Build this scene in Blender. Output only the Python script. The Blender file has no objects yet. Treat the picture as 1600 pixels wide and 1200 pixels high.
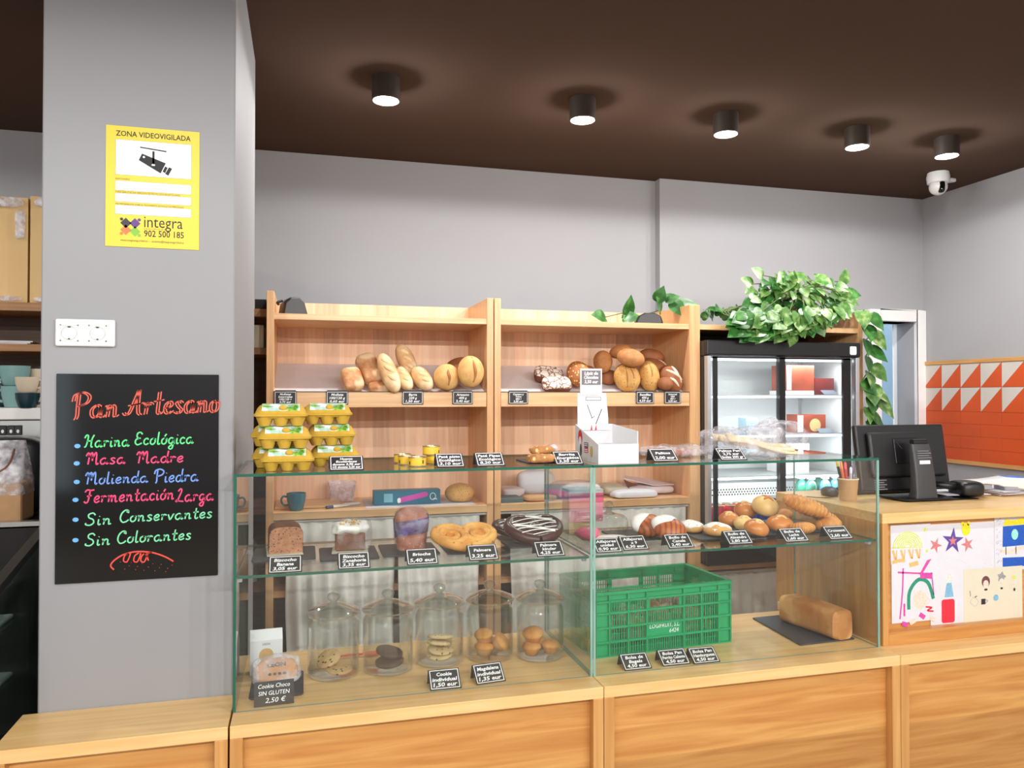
import bpy, bmesh, math, random
from mathutils import Vector, Matrix, Euler, noise

S = bpy.context.scene
COL = S.collection
R = math.radians
PI = math.pi

# ------------------------------------------------------------------ camera, world, exposure, lights of the room
CAM_Z, F_PX, YAW, PITCH = 1.5, 1198.6, R(15.09), R(0.80)
cam_data = bpy.data.cameras.new('camera')
cam_data.sensor_width = 36.0
cam_data.lens = 36.0 * F_PX / 1600.0
cam_data.clip_start, cam_data.clip_end = 0.05, 60
cam = bpy.data.objects.new('camera', cam_data)
cam.location = (0, 0, CAM_Z)
cam.rotation_euler = (R(90) + PITCH, 0, -YAW)
COL.objects.link(cam)
S.camera = cam

W = bpy.data.worlds.new('world')
S.world = W
W.use_nodes = True
bg = W.node_tree.nodes['Background']
bg.inputs[0].default_value = (0.80, 0.90, 1.0, 1)
bg.inputs[1].default_value = 2.4

S.view_settings.view_transform = 'Standard'
S.view_settings.look = 'None'
S.view_settings.exposure = 0.0
S.view_settings.gamma = 1.0
S.view_settings.use_curve_mapping = False
S.cycles.use_denoising = True
S.cycles.max_bounces = 10
S.cycles.diffuse_bounces = 5
S.cycles.transparent_max_bounces = 40
S.cycles.caustics_reflective = False
S.cycles.caustics_refractive = False
S.cycles.sample_clamp_indirect = 6.0

CEIL = 2.87
LAMP_W = 62.0
LAMP_ROWS = [  # y of the row, x of its lamps, dimming; rows past the first are unseen, added for front light
    (3.33, (-2.2, 0.333, 1.237, 1.98, 2.736, 3.3), 0.5),
    (0.9, (-1.9, -0.5, 0.9, 2.2, 3.4), 0.45),
    (-1.5, (-2.0, -0.6, 0.8, 2.1, 3.3), 2.7),
    (-3.9, (-2.0, -0.6, 0.8, 2.1, 3.3), 1.2),
]


def at(px, py, X=None, Y=None, Z=None):
    """the point of the room seen at a pixel of the 1600x1200 frame on the plane X=, Y= or Z="""
    r, u = (px - 800) / F_PX, (600 - py) / F_PX
    cp, sp, cy, sy = math.cos(PITCH), math.sin(PITCH), math.cos(YAW), math.sin(YAW)
    d2, u2 = cp - u * sp, sp + u * cp
    v = Vector((r * cy + d2 * sy, -r * sy + d2 * cy, u2))
    t = X / v.x if X is not None else (Y / v.y if Y is not None else (Z - CAM_Z) / v.z)
    return Vector((0, 0, CAM_Z)) + v * t


# ------------------------------------------------------------------ materials
MATS = {}


def srgb(r, g, b):
    f = lambda c: ((c / 255 + 0.055) / 1.055) ** 2.4 if c / 255 > 0.04045 else c / 255 / 12.92
    return (f(r), f(g), f(b), 1)


def base(name):
    m = bpy.data.materials.new(name)
    m.use_nodes = True
    n = m.node_tree.nodes
    return m, n, m.node_tree.links, n['Principled BSDF']


def plain(name, rgb, rough=0.5, metal=0.0, spec=0.5, vary=0.06, scale=18, bump=0.0, trans=0.0, coat=0.0, emit=0.0):
    """one colour with a little procedural unevenness"""
    if name in MATS:
        return MATS[name]
    m, n, l, p = base(name)
    c = srgb(*rgb)
    tc = n.new('ShaderNodeTexCoord')
    nz = n.new('ShaderNodeTexNoise')
    nz.inputs['Scale'].default_value = scale
    nz.inputs['Detail'].default_value = 4
    l.new(tc.outputs['Object'], nz.inputs['Vector'])
    rp = n.new('ShaderNodeValToRGB')
    rp.color_ramp.elements[0].position, rp.color_ramp.elements[1].position = 0.3, 0.7
    rp.color_ramp.elements[0].color = tuple(x * (1 - vary) for x in c[:3]) + (1,)
    rp.color_ramp.elements[1].color = tuple(min(1, x * (1 + vary)) for x in c[:3]) + (1,)
    l.new(nz.outputs['Fac'], rp.inputs['Fac'])
    l.new(rp.outputs['Color'], p.inputs['Base Color'])
    p.inputs['Roughness'].default_value = rough
    p.inputs['Metallic'].default_value = metal
    p.inputs['Specular IOR Level'].default_value = spec
    p.inputs['Coat Weight'].default_value = coat
    p.inputs['Transmission Weight'].default_value = trans
    if emit:
        p.inputs['Emission Color'].default_value = c
        p.inputs['Emission Strength'].default_value = emit
    if bump:
        b = n.new('ShaderNodeBump')
        b.inputs['Strength'].default_value = bump
        b.inputs['Distance'].default_value = 0.004
        l.new(nz.outputs['Fac'], b.inputs['Height'])
        l.new(b.outputs['Normal'], p.inputs['Normal'])
    MATS[name] = m
    return m


def wood(name, c1, c2, axis='X', rough=0.35, boards=0.0, scale=1.0):
    """grain runs along axis; boards = width of glued staves across the grain (0: none)"""
    m, n, l, p = base(name)
    tc = n.new('ShaderNodeTexCoord')
    mp = n.new('ShaderNodeMapping')
    s = {'X': (1.2, 22, 22), 'Y': (22, 1.2, 22), 'Z': (22, 22, 1.2)}[axis]
    mp.inputs['Scale'].default_value = [k * scale for k in s]
    l.new(tc.outputs['Object'], mp.inputs['Vector'])
    nz = n.new('ShaderNodeTexNoise')
    nz.inputs['Scale'].default_value = 1.6
    nz.inputs['Detail'].default_value = 7
    nz.inputs['Distortion'].default_value = 1.1
    l.new(mp.outputs['Vector'], nz.inputs['Vector'])
    rp = n.new('ShaderNodeValToRGB')
    rp.color_ramp.elements[0].position, rp.color_ramp.elements[1].position = 0.32, 0.72
    rp.color_ramp.elements[0].color, rp.color_ramp.elements[1].color = srgb(*c1), srgb(*c2)
    l.new(nz.outputs['Fac'], rp.inputs['Fac'])
    out = rp.outputs['Color']
    if boards:
        sx = n.new('ShaderNodeSeparateXYZ')
        l.new(tc.outputs['Object'], sx.inputs[0])
        a = n.new('ShaderNodeMath'); a.operation = 'DIVIDE'
        l.new(sx.outputs['Z' if axis == 'X' else 'X'], a.inputs[0]); a.inputs[1].default_value = boards
        fl = n.new('ShaderNodeMath'); fl.operation = 'FLOOR'
        l.new(a.outputs[0], fl.inputs[0])
        wn = n.new('ShaderNodeTexWhiteNoise'); wn.noise_dimensions = '1D'
        l.new(fl.outputs[0], wn.inputs['W'])
        mr = n.new('ShaderNodeMapRange')
        mr.inputs['To Min'].default_value, mr.inputs['To Max'].default_value = 0.86, 1.1
        l.new(wn.outputs['Value'], mr.inputs['Value'])
        hs = n.new('ShaderNodeHueSaturation')
        l.new(mr.outputs[0], hs.inputs['Value'])
        l.new(out, hs.inputs['Color'])
        out = hs.outputs['Color']
    l.new(out, p.inputs['Base Color'])
    p.inputs['Roughness'].default_value = rough
    b = n.new('ShaderNodeBump')
    b.inputs['Strength'].default_value = 0.08
    b.inputs['Distance'].default_value = 0.002
    l.new(nz.outputs['Fac'], b.inputs['Height'])
    l.new(b.outputs['Normal'], p.inputs['Normal'])
    MATS[name] = m
    return m


def glass(name, tint=(0.97, 0.99, 0.98), f0=0.04, rough=0.0, power=5.0, fmax=0.9):
    """thin clear pane or wall of glass: Schlick mirror over a slightly tinted clear body"""
    m, n, l, p = base(name)
    n.remove(p)
    out = n['Material Output']
    lw = n.new('ShaderNodeLayerWeight'); lw.inputs['Blend'].default_value = 0.5
    pw = n.new('ShaderNodeMath'); pw.operation = 'POWER'; pw.inputs[1].default_value = power
    l.new(lw.outputs['Facing'], pw.inputs[0])
    mr = n.new('ShaderNodeMapRange')
    mr.inputs['To Min'].default_value, mr.inputs['To Max'].default_value = f0, fmax
    l.new(pw.outputs[0], mr.inputs['Value'])
    tr = n.new('ShaderNodeBsdfTransparent'); tr.inputs[0].default_value = (*tint, 1)
    gl = n.new('ShaderNodeBsdfGlossy'); gl.inputs['Roughness'].default_value = rough
    gl.inputs['Color'].default_value = (1, 1, 1, 1)
    mx = n.new('ShaderNodeMixShader')
    l.new(mr.outputs[0], mx.inputs[0]); l.new(tr.outputs[0], mx.inputs[1]); l.new(gl.outputs[0], mx.inputs[2])
    l.new(mx.outputs[0], out.inputs[0])
    MATS[name] = m
    return m


def crust(name, c1, c2, scale=14, bump=0.5, seeds=None, seed_scale=130, flour=None, rough=0.65, amount=0.25, rings=None):
    """baked surface: blotchy browning, optional seeds or crumbs stuck on, optional flour patches, optional rolled layers"""
    m, n, l, p = base(name)
    tc = n.new('ShaderNodeTexCoord')
    nz = n.new('ShaderNodeTexNoise')
    nz.inputs['Scale'].default_value, nz.inputs['Detail'].default_value = scale, 8
    nz.inputs['Roughness'].default_value = 0.65
    l.new(tc.outputs['Object'], nz.inputs['Vector'])
    rp = n.new('ShaderNodeValToRGB')
    rp.color_ramp.elements[0].position, rp.color_ramp.elements[1].position = 0.32, 0.68
    rp.color_ramp.elements[0].color, rp.color_ramp.elements[1].color = srgb(*c1), srgb(*c2)
    l.new(nz.outputs['Fac'], rp.inputs['Fac'])
    col, hgt = rp.outputs['Color'], nz.outputs['Fac']

    def over(fac, rgb):
        nonlocal col
        mx = n.new('ShaderNodeMix'); mx.data_type = 'RGBA'
        l.new(fac, mx.inputs[0]); l.new(col, mx.inputs[6]); mx.inputs[7].default_value = srgb(*rgb)
        col = mx.outputs[2]
    if flour:
        n2 = n.new('ShaderNodeTexNoise')
        n2.inputs['Scale'].default_value, n2.inputs['Detail'].default_value = scale * 0.8, 6
        l.new(tc.outputs['Object'], n2.inputs['Vector'])
        r2 = n.new('ShaderNodeMapRange')
        r2.inputs['From Min'].default_value, r2.inputs['From Max'].default_value = 0.50, 0.62
        l.new(n2.outputs['Fac'], r2.inputs['Value'])
        over(r2.outputs[0], flour)
    if seeds:
        vo = n.new('ShaderNodeTexVoronoi')
        vo.inputs['Scale'].default_value = seed_scale
        l.new(tc.outputs['Object'], vo.inputs['Vector'])
        th = n.new('ShaderNodeMath'); th.operation = 'LESS_THAN'; th.inputs[1].default_value = amount
        l.new(vo.outputs['Distance'], th.inputs[0])
        over(th.outputs[0], seeds)
    if rings:
        wv = n.new('ShaderNodeTexWave')
        wv.inputs['Scale'].default_value, wv.inputs['Distortion'].default_value = rings[0], 2.0
        l.new(tc.outputs['Object'], wv.inputs['Vector'])
        r3 = n.new('ShaderNodeMapRange')
        r3.inputs['From Min'].default_value, r3.inputs['From Max'].default_value = 0.45, 0.9
        l.new(wv.outputs['Fac'], r3.inputs['Value'])
        over(r3.outputs[0], rings[1])
    l.new(col, p.inputs['Base Color'])
    p.inputs['Roughness'].default_value = rough
    b = n.new('ShaderNodeBump')
    b.inputs['Strength'].default_value, b.inputs['Distance'].default_value = bump, 0.006
    l.new(hgt, b.inputs['Height'])
    l.new(b.outputs['Normal'], p.inputs['Normal'])
    MATS[name] = m
    return m


def film(name, tint=(0.93, 0.93, 0.95), opacity=0.25, rgb=(235, 232, 236), rough=0.12):
    """crinkled clear plastic film"""
    m, n, l, p = base(name)
    out = n['Material Output']
    p.inputs['Base Color'].default_value = srgb(*rgb)
    p.inputs['Roughness'].default_value = rough
    tc = n.new('ShaderNodeTexCoord')
    nz = n.new('ShaderNodeTexNoise'); nz.inputs['Scale'].default_value = 28; nz.inputs['Detail'].default_value = 5
    l.new(tc.outputs['Object'], nz.inputs['Vector'])
    b = n.new('ShaderNodeBump'); b.inputs['Strength'].default_value = 0.9; b.inputs['Distance'].default_value = 0.01
    l.new(nz.outputs['Fac'], b.inputs['Height']); l.new(b.outputs['Normal'], p.inputs['Normal'])
    mr = n.new('ShaderNodeMapRange')
    mr.inputs['From Min'].default_value, mr.inputs['From Max'].default_value = 0.40, 0.75
    mr.inputs['To Min'].default_value, mr.inputs['To Max'].default_value = opacity * 0.35, min(1, opacity * 2.4)
    l.new(nz.outputs['Fac'], mr.inputs['Value'])
    tr = n.new('ShaderNodeBsdfTransparent'); tr.inputs[0].default_value = (*tint, 1)
    mx = n.new('ShaderNodeMixShader')
    l.new(mr.outputs[0], mx.inputs[0]); l.new(tr.outputs[0], mx.inputs[1]); l.new(p.outputs[0], mx.inputs[2])
    l.new(mx.outputs[0], out.inputs[0])
    MATS[name] = m
    return m


M = {}
M['wall'] = plain('wall_paint', (166, 166, 169), 0.85, vary=0.015, scale=3)
M['pillar'] = plain('pillar_paint', (146, 146, 149), 0.7, vary=0.015, scale=3)
M['ceil'] = plain('ceiling_paint', (88, 72, 64), 1.0, spec=0.0, vary=0.03, scale=2)
M['floor'] = plain('floor_tile', (150, 140, 128), 0.4, vary=0.08, scale=5)
M['pine_x'] = wood('pine_along', (184, 124, 64), (208, 156, 90), 'X', boards=0.19)
M['pine_z'] = wood('pine_upright', (190, 134, 74), (212, 162, 98), 'Z')
M['pine_y'] = wood('pine_deep', (196, 140, 78), (216, 166, 102), 'Y')
M['pine_top'] = wood('pine_worktop', (222, 178, 114), (236, 200, 142), 'X', rough=0.28)
M['beech_x'] = wood('beech_along', (224, 172, 120), (240, 200, 150), 'X')
M['beech_z'] = wood('beech_upright', (220, 164, 112), (236, 190, 140), 'Z')
M['beech_back'] = wood('beech_staves', (234, 184, 146), (247, 212, 178), 'Z', rough=0.5, boards=0.085)
M['dark_wood'] = wood('walnut_brown', (70, 46, 28), (104, 70, 42), 'X', rough=0.5)
M['bar_wood'] = wood('bar_wood', (140, 96, 56), (170, 122, 76), 'X', rough=0.5)
M['black'] = plain('black_plastic', (22, 22, 23), 0.38, vary=0.1)
M['black_gloss'] = plain('black_board_gloss', (8, 8, 8), 0.08, vary=0.05, spec=0.5)
M['black_metal'] = plain('black_metal', (20, 20, 21), 0.3, vary=0.05)
M['dark'] = plain('dark_inside', (26, 22, 20), 0.8)
M['charcoal'] = plain('charcoal_plastic', (58, 58, 60), 0.45)
M['slate'] = plain('slate_stone', (54, 54, 58), 0.55, vary=0.2, scale=30, bump=0.25)
M['slate_blue'] = plain('dark_tray', (52, 58, 68), 0.4, vary=0.1, scale=20)
M['card'] = plain('chalk_card', (44, 40, 42), 0.55)
M['white'] = plain('white_paint', (240, 240, 240), 0.5, vary=0.01)
M['ink'] = plain('white_ink', (250, 250, 250), 0.6, vary=0.0)
M['ink_black'] = plain('black_ink', (18, 18, 18), 0.6)
M['white_card'] = plain('white_carton', (226, 226, 227), 0.5, vary=0.01)
M['white_plastic'] = plain('white_plastic', (220, 220, 219), 0.3, vary=0.01)
M['paper'] = plain('paper', (214, 213, 220), 0.8, vary=0.02, bump=0.05)
M['cream_paper'] = plain('cream_paper', (216, 208, 186), 0.8, vary=0.02)
M['paper_pink'] = plain('pinkish_paper_bag', (226, 208, 208), 0.8, vary=0.04, bump=0.2)
M['kraft'] = plain('kraft_paper', (190, 148, 104), 0.75, vary=0.06, scale=25)
M['carton_tan'] = plain('tan_cardboard', (214, 178, 122), 0.7, vary=0.03, scale=4)
M['cloth'] = plain('cream_cloth', (247, 245, 239), 0.9, vary=0.03, scale=60, bump=0.05)
M['liner'] = plain('white_liner', (226, 220, 222), 0.7, vary=0.02)
M['yellow_sign'] = plain('yellow_sign', (216, 192, 36), 0.45, vary=0.01)
M['pulp'] = plain('yellow_pulp', (196, 158, 54), 0.85, vary=0.05, scale=60, bump=0.15)
M['teal'] = plain('teal_glaze', (54, 104, 118), 0.25)
M['teal_pale'] = plain('pale_teal_glaze', (122, 160, 158), 0.3)
M['teal_dark'] = plain('dark_teal_glaze', (26, 52, 60), 0.25)
M['cream_glaze'] = plain('cream_glaze', (214, 198, 174), 0.35)
M['teal_card'] = plain('teal_carton', (26, 108, 134), 0.4)
M['magenta'] = plain('magenta_print', (206, 70, 170), 0.4)
M['pink'] = plain('pink_carton', (238, 150, 170), 0.5, vary=0.04)
M['pink_hot'] = plain('hot_pink_carton', (236, 92, 130), 0.5)
M['green_crate'] = plain('green_plastic', (18, 158, 100), 0.38, vary=0.05, scale=8)
M['steel'] = plain('steel', (186, 184, 180), 0.25, metal=0.9, vary=0.04)
M['alu'] = plain('aluminium', (196, 198, 202), 0.3, metal=0.6, vary=0.02)
M['tin'] = plain('tin', (214, 200, 160), 0.25, metal=0.85)
M['tin_label'] = plain('yellow_label', (240, 196, 60), 0.4, vary=0.12, scale=60)
M['orange_tile'] = plain('orange_tile', (208, 84, 34), 0.35, vary=0.05, scale=4)
M['grey_tile'] = plain('pale_grey_tile', (208, 202, 194), 0.4, vary=0.02)
M['grout'] = plain('grout', (176, 110, 76), 0.8)
M['blue_grey'] = plain('corridor_paint', (176, 198, 212), 0.8, vary=0.01)
M['glass'] = glass('clear_glass', (0.975, 0.99, 0.982), 0.035)
M['glass_shelf'] = glass('shelf_glass', (0.93, 0.965, 0.95), 0.04)
M['glass_jar'] = glass('jar_glass', (0.955, 0.965, 0.96), 0.05, power=2.2, fmax=0.8)
M['glass_lid'] = glass('lid_glass', (0.86, 0.89, 0.87), 0.10, power=1.8, fmax=0.8)
M['glass_fridge'] = glass('fridge_glass', (0.94, 0.95, 0.94), 0.05)
M['glass_dark'] = glass('vitrine_glass', (0.78, 0.86, 0.81), 0.07)
M['glass_edge'] = plain('green_glass_edge', (34, 92, 74), 0.15, vary=0.2, scale=6)
M['glass_edge_pale'] = plain('pale_glass_edge', (130, 168, 156), 0.15, vary=0.15, scale=6)
M['film'] = film('clear_film')
M['film_thick'] = film('wrapping_film', opacity=0.42)
M['film_thin'] = film('thin_film', opacity=0.13)
M['film_box'] = film('frosted_plastic', opacity=0.5, rgb=(236, 214, 214))
M['leaf'] = None


def leaf_mat(name, c1, c2, c3):
    m, n, l, p = base(name)
    tc = n.new('ShaderNodeTexCoord')
    nz = n.new('ShaderNodeTexNoise'); nz.inputs['Scale'].default_value = 26; nz.inputs['Detail'].default_value = 3
    l.new(tc.outputs['Object'], nz.inputs['Vector'])
    rp = n.new('ShaderNodeValToRGB')
    e = rp.color_ramp.elements
    e[0].position, e[0].color = 0.30, srgb(*c1)
    e[1].position, e[1].color = 0.72, srgb(*c3)
    k = e.new(0.52); k.color = srgb(*c2)
    l.new(nz.outputs['Fac'], rp.inputs['Fac']); l.new(rp.outputs['Color'], p.inputs['Base Color'])
    p.inputs['Roughness'].default_value = 0.35
    MATS[name] = m
    return m


M['leaf'] = leaf_mat('variegated_leaf', (54, 96, 40), (92, 134, 64), (168, 184, 124))
M['leaf_deep'] = leaf_mat('green_leaf', (28, 74, 26), (48, 104, 42), (86, 138, 66))
M['stem'] = plain('vine_stem', (88, 104, 48), 0.6)


# ------------------------------------------------------------------ mesh building
class MB:
    def __init__(self):
        self.v, self.f, self.m = [], [], []
        self.T = Matrix.Identity(4)

    def add(self, vs, fs, mi=0):
        o = len(self.v)
        self.v += [self.T @ Vector(p) for p in vs]
        self.f += [[o + i for i in f] for f in fs]
        self.m += [mi] * len(fs)
        return self

    def box(self, x0, x1, y0, y1, z0, z1, mi=0):
        vs = [(x, y, z) for z in (z0, z1) for y in (y0, y1) for x in (x0, x1)]
        return self.add(vs, [(0, 2, 3, 1), (4, 5, 7, 6), (0, 1, 5, 4), (2, 6, 7, 3), (0, 4, 6, 2), (1, 3, 7, 5)], mi)

    def pane(self, x0, x1, y0, y1, z0, z1, thin, mi=0, me=1):
        """a sheet of glass: the two large faces get mi, the cut edges me; thin = the axis across the sheet"""
        vs = [(x, y, z) for z in (z0, z1) for y in (y0, y1) for x in (x0, x1)]
        F = [(0, 2, 3, 1), (4, 5, 7, 6), (0, 1, 5, 4), (2, 6, 7, 3), (0, 4, 6, 2), (1, 3, 7, 5)]
        ax = [2, 2, 1, 1, 0, 0]
        for f, a in zip(F, ax):
            self.add([vs[i] for i in f], [(0, 1, 2, 3)], mi if a == thin else me)
        return self

    def grid(self, rows, mi=0, closed=False, cap=False):
        n, k = len(rows), len(rows[0])
        vs = [p for r in rows for p in r]
        fs = []
        for i in range(n - 1):
            for j in range(k if closed else k - 1):
                a, b = i * k + j, i * k + (j + 1) % k
                fs.append((a, b, b + k, a + k))
        if cap:
            fs.append(list(range(k))[::-1])
            fs.append([(n - 1) * k + j for j in range(k)])
        return self.add(vs, fs, mi)

    def lathe(self, prof, n=24, mi=0, c=(0, 0, 0), cap=False):
        rows = [[(c[0] + r * math.cos(2 * PI * j / n), c[1] + r * math.sin(2 * PI * j / n), c[2] + z) for j in range(n)] for r, z in prof]
        return self.grid(rows, mi, True, cap)

    def cyl(self, r, z0, z1, n=20, mi=0, c=(0, 0), r1=None):
        return self.lathe([(r, z0), (r if r1 is None else r1, z1)], n, mi, (c[0], c[1], 0), True)

    def tube(self, pts, r, n=8, mi=0, cap=True, flat=1.0):
        pts = [Vector(p) for p in pts]
        rows, prev = [], None
        for i, p in enumerate(pts):
            t = (pts[min(i + 1, len(pts) - 1)] - pts[max(i - 1, 0)])
            t = t.normalized() if t.length > 1e-9 else Vector((0, 0, 1))
            if prev is None:
                up = Vector((0, 0, 1)) if abs(t.z) < 0.9 else Vector((1, 0, 0))
                a = t.cross(up).normalized()
            else:
                a = prev - t * prev.dot(t)
                a = a.normalized() if a.length > 1e-6 else t.orthogonal().normalized()
            prev = a
            b = t.cross(a)
            rr = r[i] if isinstance(r, (list, tuple)) else r
            rows.append([p + (a * math.cos(2 * PI * j / n) + b * math.sin(2 * PI * j / n) * flat) * rr for j in range(n)])
        return self.grid(rows, mi, True, cap)

    def prism(self, poly, z0, z1, mi=0, mside=None):
        """polygon in x,y extruded along z"""
        n = len(poly)
        vs = [(x, y, z0) for x, y in poly] + [(x, y, z1) for x, y in poly]
        self.add(vs, [list(range(n))[::-1], [n + i for i in range(n)]], mi)
        return self.add(vs, [(i, (i + 1) % n, n + (i + 1) % n, n + i) for i in range(n)], mi if mside is None else mside)

    def blob(self, c, r, rot=(0, 0, 0), nu=22, nv=14, e=(1, 1), amp=0.0, freq=8.0, seed=0, flat=None, fn=None, mi=0):
        """superellipsoid with uneven surface; flat cuts the underside at that fraction of the height"""
        mt = Euler(rot).to_matrix()
        sg = lambda a, p: math.copysign(abs(a) ** p, a)
        rows = []
        for i in range(nv + 1):
            ph = -PI / 2 + PI * i / nv
            row = []
            for j in range(nu):
                th = 2 * PI * j / nu
                p = Vector((sg(math.cos(ph), e[1]) * sg(math.cos(th), e[0]), sg(math.cos(ph), e[1]) * sg(math.sin(th), e[0]), sg(math.sin(ph), e[1])))
                q = Vector((p.x * r[0], p.y * r[1], p.z * r[2]))
                if amp:
                    q *= 1 + amp * noise.noise(q * freq + Vector((seed * 3.7, seed * 1.3, seed)))
                if fn:
                    q = fn(q, p)
                if flat is not None and q.z < -r[2] * flat:
                    q.z = -r[2] * flat
                row.append(Vector(c) + mt @ q)
            rows.append(row)
        return self.grid(rows, mi, True)

    def build(self, name, mats, parent=None, smooth=False, bevel=0.0, seg=1, loc=None, rot=None):
        me = bpy.data.meshes.new(name)
        me.from_pydata([tuple(p) for p in self.v], [], self.f)
        for m in (mats if isinstance(mats, (list, tuple)) else [mats]):
            me.materials.append(m if not isinstance(m, str) else M[m])
        me.polygons.foreach_set('material_index', self.m)
        bm = bmesh.new(); bm.from_mesh(me)
        bmesh.ops.remove_doubles(bm, verts=bm.verts, dist=1e-6)
        bmesh.ops.recalc_face_normals(bm, faces=bm.faces)
        bm.to_mesh(me); bm.free()
        if smooth:
            me.polygons.foreach_set('use_smooth', [True] * len(me.polygons))
            if smooth == 'auto':
                me.set_sharp_from_angle(angle=R(38))
        me.update()
        o = bpy.data.objects.new(name, me)
        COL.objects.link(o)
        if parent:
            o.parent = parent
        if loc is not None:
            o.location = loc
        if rot is not None:
            o.rotation_euler = rot
        if bevel:
            md = o.modifiers.new('edge', 'BEVEL')
            md.width, md.segments, md.limit_method = bevel, seg, 'ANGLE'
            md.angle_limit = R(40)
        return o


def tag(o, label, cat, group=None):
    o['label'], o['category'] = label, cat
    if group:
        o['group'] = group
    return o


def thing(name, label, cat, loc=(0, 0, 0), rotz=0.0, group=None, rot=None):
    o = bpy.data.objects.new(name, None)
    o.empty_display_size = 0.05
    COL.objects.link(o)
    o.location = loc
    o.rotation_euler = rot if rot else (0, 0, rotz)
    return tag(o, label, cat, group)


def struct(o):
    o['kind'] = 'structure'
    return o


def dup(root, loc=None, rot=None, label=None, group=None):
    """a copy of a thing with copies of its parts and sub-parts"""
    r = root.copy(); COL.objects.link(r)
    if loc is not None:
        r.location = loc
    if rot is not None:
        r.rotation_euler = rot
    if label:
        r['label'] = label
    if group:
        r['group'] = group
    for ch in list(root.children):
        c = ch.copy(); COL.objects.link(c); c.parent = r
        for g in list(ch.children):
            d = g.copy(); COL.objects.link(d); d.parent = c
    return r


def text_geo(s, size, align='CENTER', shear=0.0, bold=0.0, width=None):
    """vertices and faces of a line of lettering in the x,y plane, baseline at y = 0"""
    cu = bpy.data.curves.new('lettering', 'FONT')
    cu.body, cu.size, cu.align_x, cu.shear, cu.offset = s, size, align, shear, bold
    cu.resolution_u = 2
    ob = bpy.data.objects.new('lettering', cu)
    me = ob.to_mesh()
    vs = [v.co.copy() for v in me.vertices]
    fs = [tuple(p.vertices) for p in me.polygons]
    ob.to_mesh_clear()
    bpy.data.objects.remove(ob); bpy.data.curves.remove(cu)
    if width and vs:
        x0, x1 = min(v.x for v in vs), max(v.x for v in vs)
        k = width / max(1e-6, x1 - x0)
        for v in vs:
            v.x = (v.x - (x0 if align == 'LEFT' else (x0 + x1) / 2)) * k
    return vs, fs


def write(b, s, size, x, y, z=0.0, mi=0, **k):
    vs, fs = text_geo(s, size, **k)
    return b.add([(v.x + x, v.y + y, z) for v in vs], fs, mi)


def spline(pts, n=6, closed=False):
    """Catmull-Rom through points"""
    P = [Vector(p) for p in pts]
    if len(P) < 3:
        return P
    out = []
    m = len(P)
    for i in range(m if closed else m - 1):
        if closed:
            a, b, c, d = P[i - 1], P[i], P[(i + 1) % m], P[(i + 2) % m]
        else:
            a, b, c, d = P[max(i - 1, 0)], P[i], P[i + 1], P[min(i + 2, m - 1)]
        for k in range(n):
            t = k / n
            out.append(0.5 * ((2 * b) + (c - a) * t + (2 * a - 5 * b + 4 * c - d) * t * t + (3 * b - a - 3 * c + d) * t ** 3))
    if not closed:
        out.append(P[-1])
    return out


def ribbon(b, pts, w, z=0.0, mi=0, closed=False):
    """a flat drawn line of width w in the x,y plane"""
    P = [Vector((p[0], p[1])) for p in pts]
    rows = []
    n = len(P)
    for i in range(n):
        t = P[(i + 1) % n if closed else min(i + 1, n - 1)] - P[i - 1 if closed else max(i - 1, 0)]
        t = t.normalized() if t.length > 1e-9 else Vector((1, 0))
        q = Vector((-t.y, t.x)) * w / 2
        rows.append([(P[i].x - q.x, P[i].y - q.y, z), (P[i].x + q.x, P[i].y + q.y, z)])
    if closed:
        rows.append(rows[0])
    return b.grid(rows, mi)


def disc(b, cx, cy, rx, ry=None, z=0.0, mi=0, n=16):
    ry = rx if ry is None else ry
    return b.add([(cx + rx * math.cos(2 * PI * i / n), cy + ry * math.sin(2 * PI * i / n), z) for i in range(n)], [list(range(n))], mi)


FRONT = Matrix.Rotation(PI / 2, 4, 'X')      # drawings made in x,y stand upright facing the shop (-y)

# ------------------------------------------------------------------ the room
XW, YW, YR, XJ = 4.178, 4.495, 4.43, 2.163      # right wall, back wall, its nearer right part, the step between
XL, YFRONT = -3.2, -5.0
struct(MB().box(XL, XW + 0.1, YFRONT, 6.2, -0.1, 0).build('floor', 'floor'))
struct(MB().box(XL - 0.1, XW + 0.1, YFRONT, YW + 0.1, CEIL, CEIL + 0.1).build('ceiling', 'ceil'))
struct(MB().box(XL, XJ, YW, YW + 0.1, 0, CEIL).build('wall_back', 'wall'))
DX0, DX1, DZ = 3.80, 4.098, 2.005
struct(MB().box(XJ, DX0, YR, YR + 0.16, 0, CEIL).box(DX1, XW + 0.1, YR, YR + 0.16, 0, CEIL).box(DX0, DX1, YR, YR + 0.16, DZ, CEIL).build('wall_back_right', 'wall'))
struct(MB().box(XW, XW + 0.1, YFRONT, YR, 0, CEIL).build('wall_right', 'wall'))
struct(MB().box(XL - 0.1, XL, YFRONT, YW, 0, CEIL).build('wall_left', 'wall'))
b = MB()
for x0, x1, z0, z1 in ((-2.5, XW, 0, CEIL), (XL, -2.5, 2.5, CEIL), (XL, -2.5, 0, 0.35)):
    b.box(x0, x1, YFRONT - 0.1, YFRONT, z0, z1)
struct(b.build('wall_front', 'wall'))
w = struct(MB().pane(XL, -2.5, YFRONT - 0.06, YFRONT - 0.05, 0.35, 2.5, 1).build('window_1', ['glass', 'glass_edge']))
fb = MB()
for a0, a1, z0, z1 in ((XL, XL + 0.05, 0.35, 2.5), (-2.55, -2.5, 0.35, 2.5), (XL + 0.05, -2.55, 0.35, 0.4), (XL + 0.05, -2.55, 2.45, 2.5)):
    fb.box(a0, a1, YFRONT - 0.08, YFRONT - 0.02, z0, z1)
fb.build('window_frame', 'black_metal', w)
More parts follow.
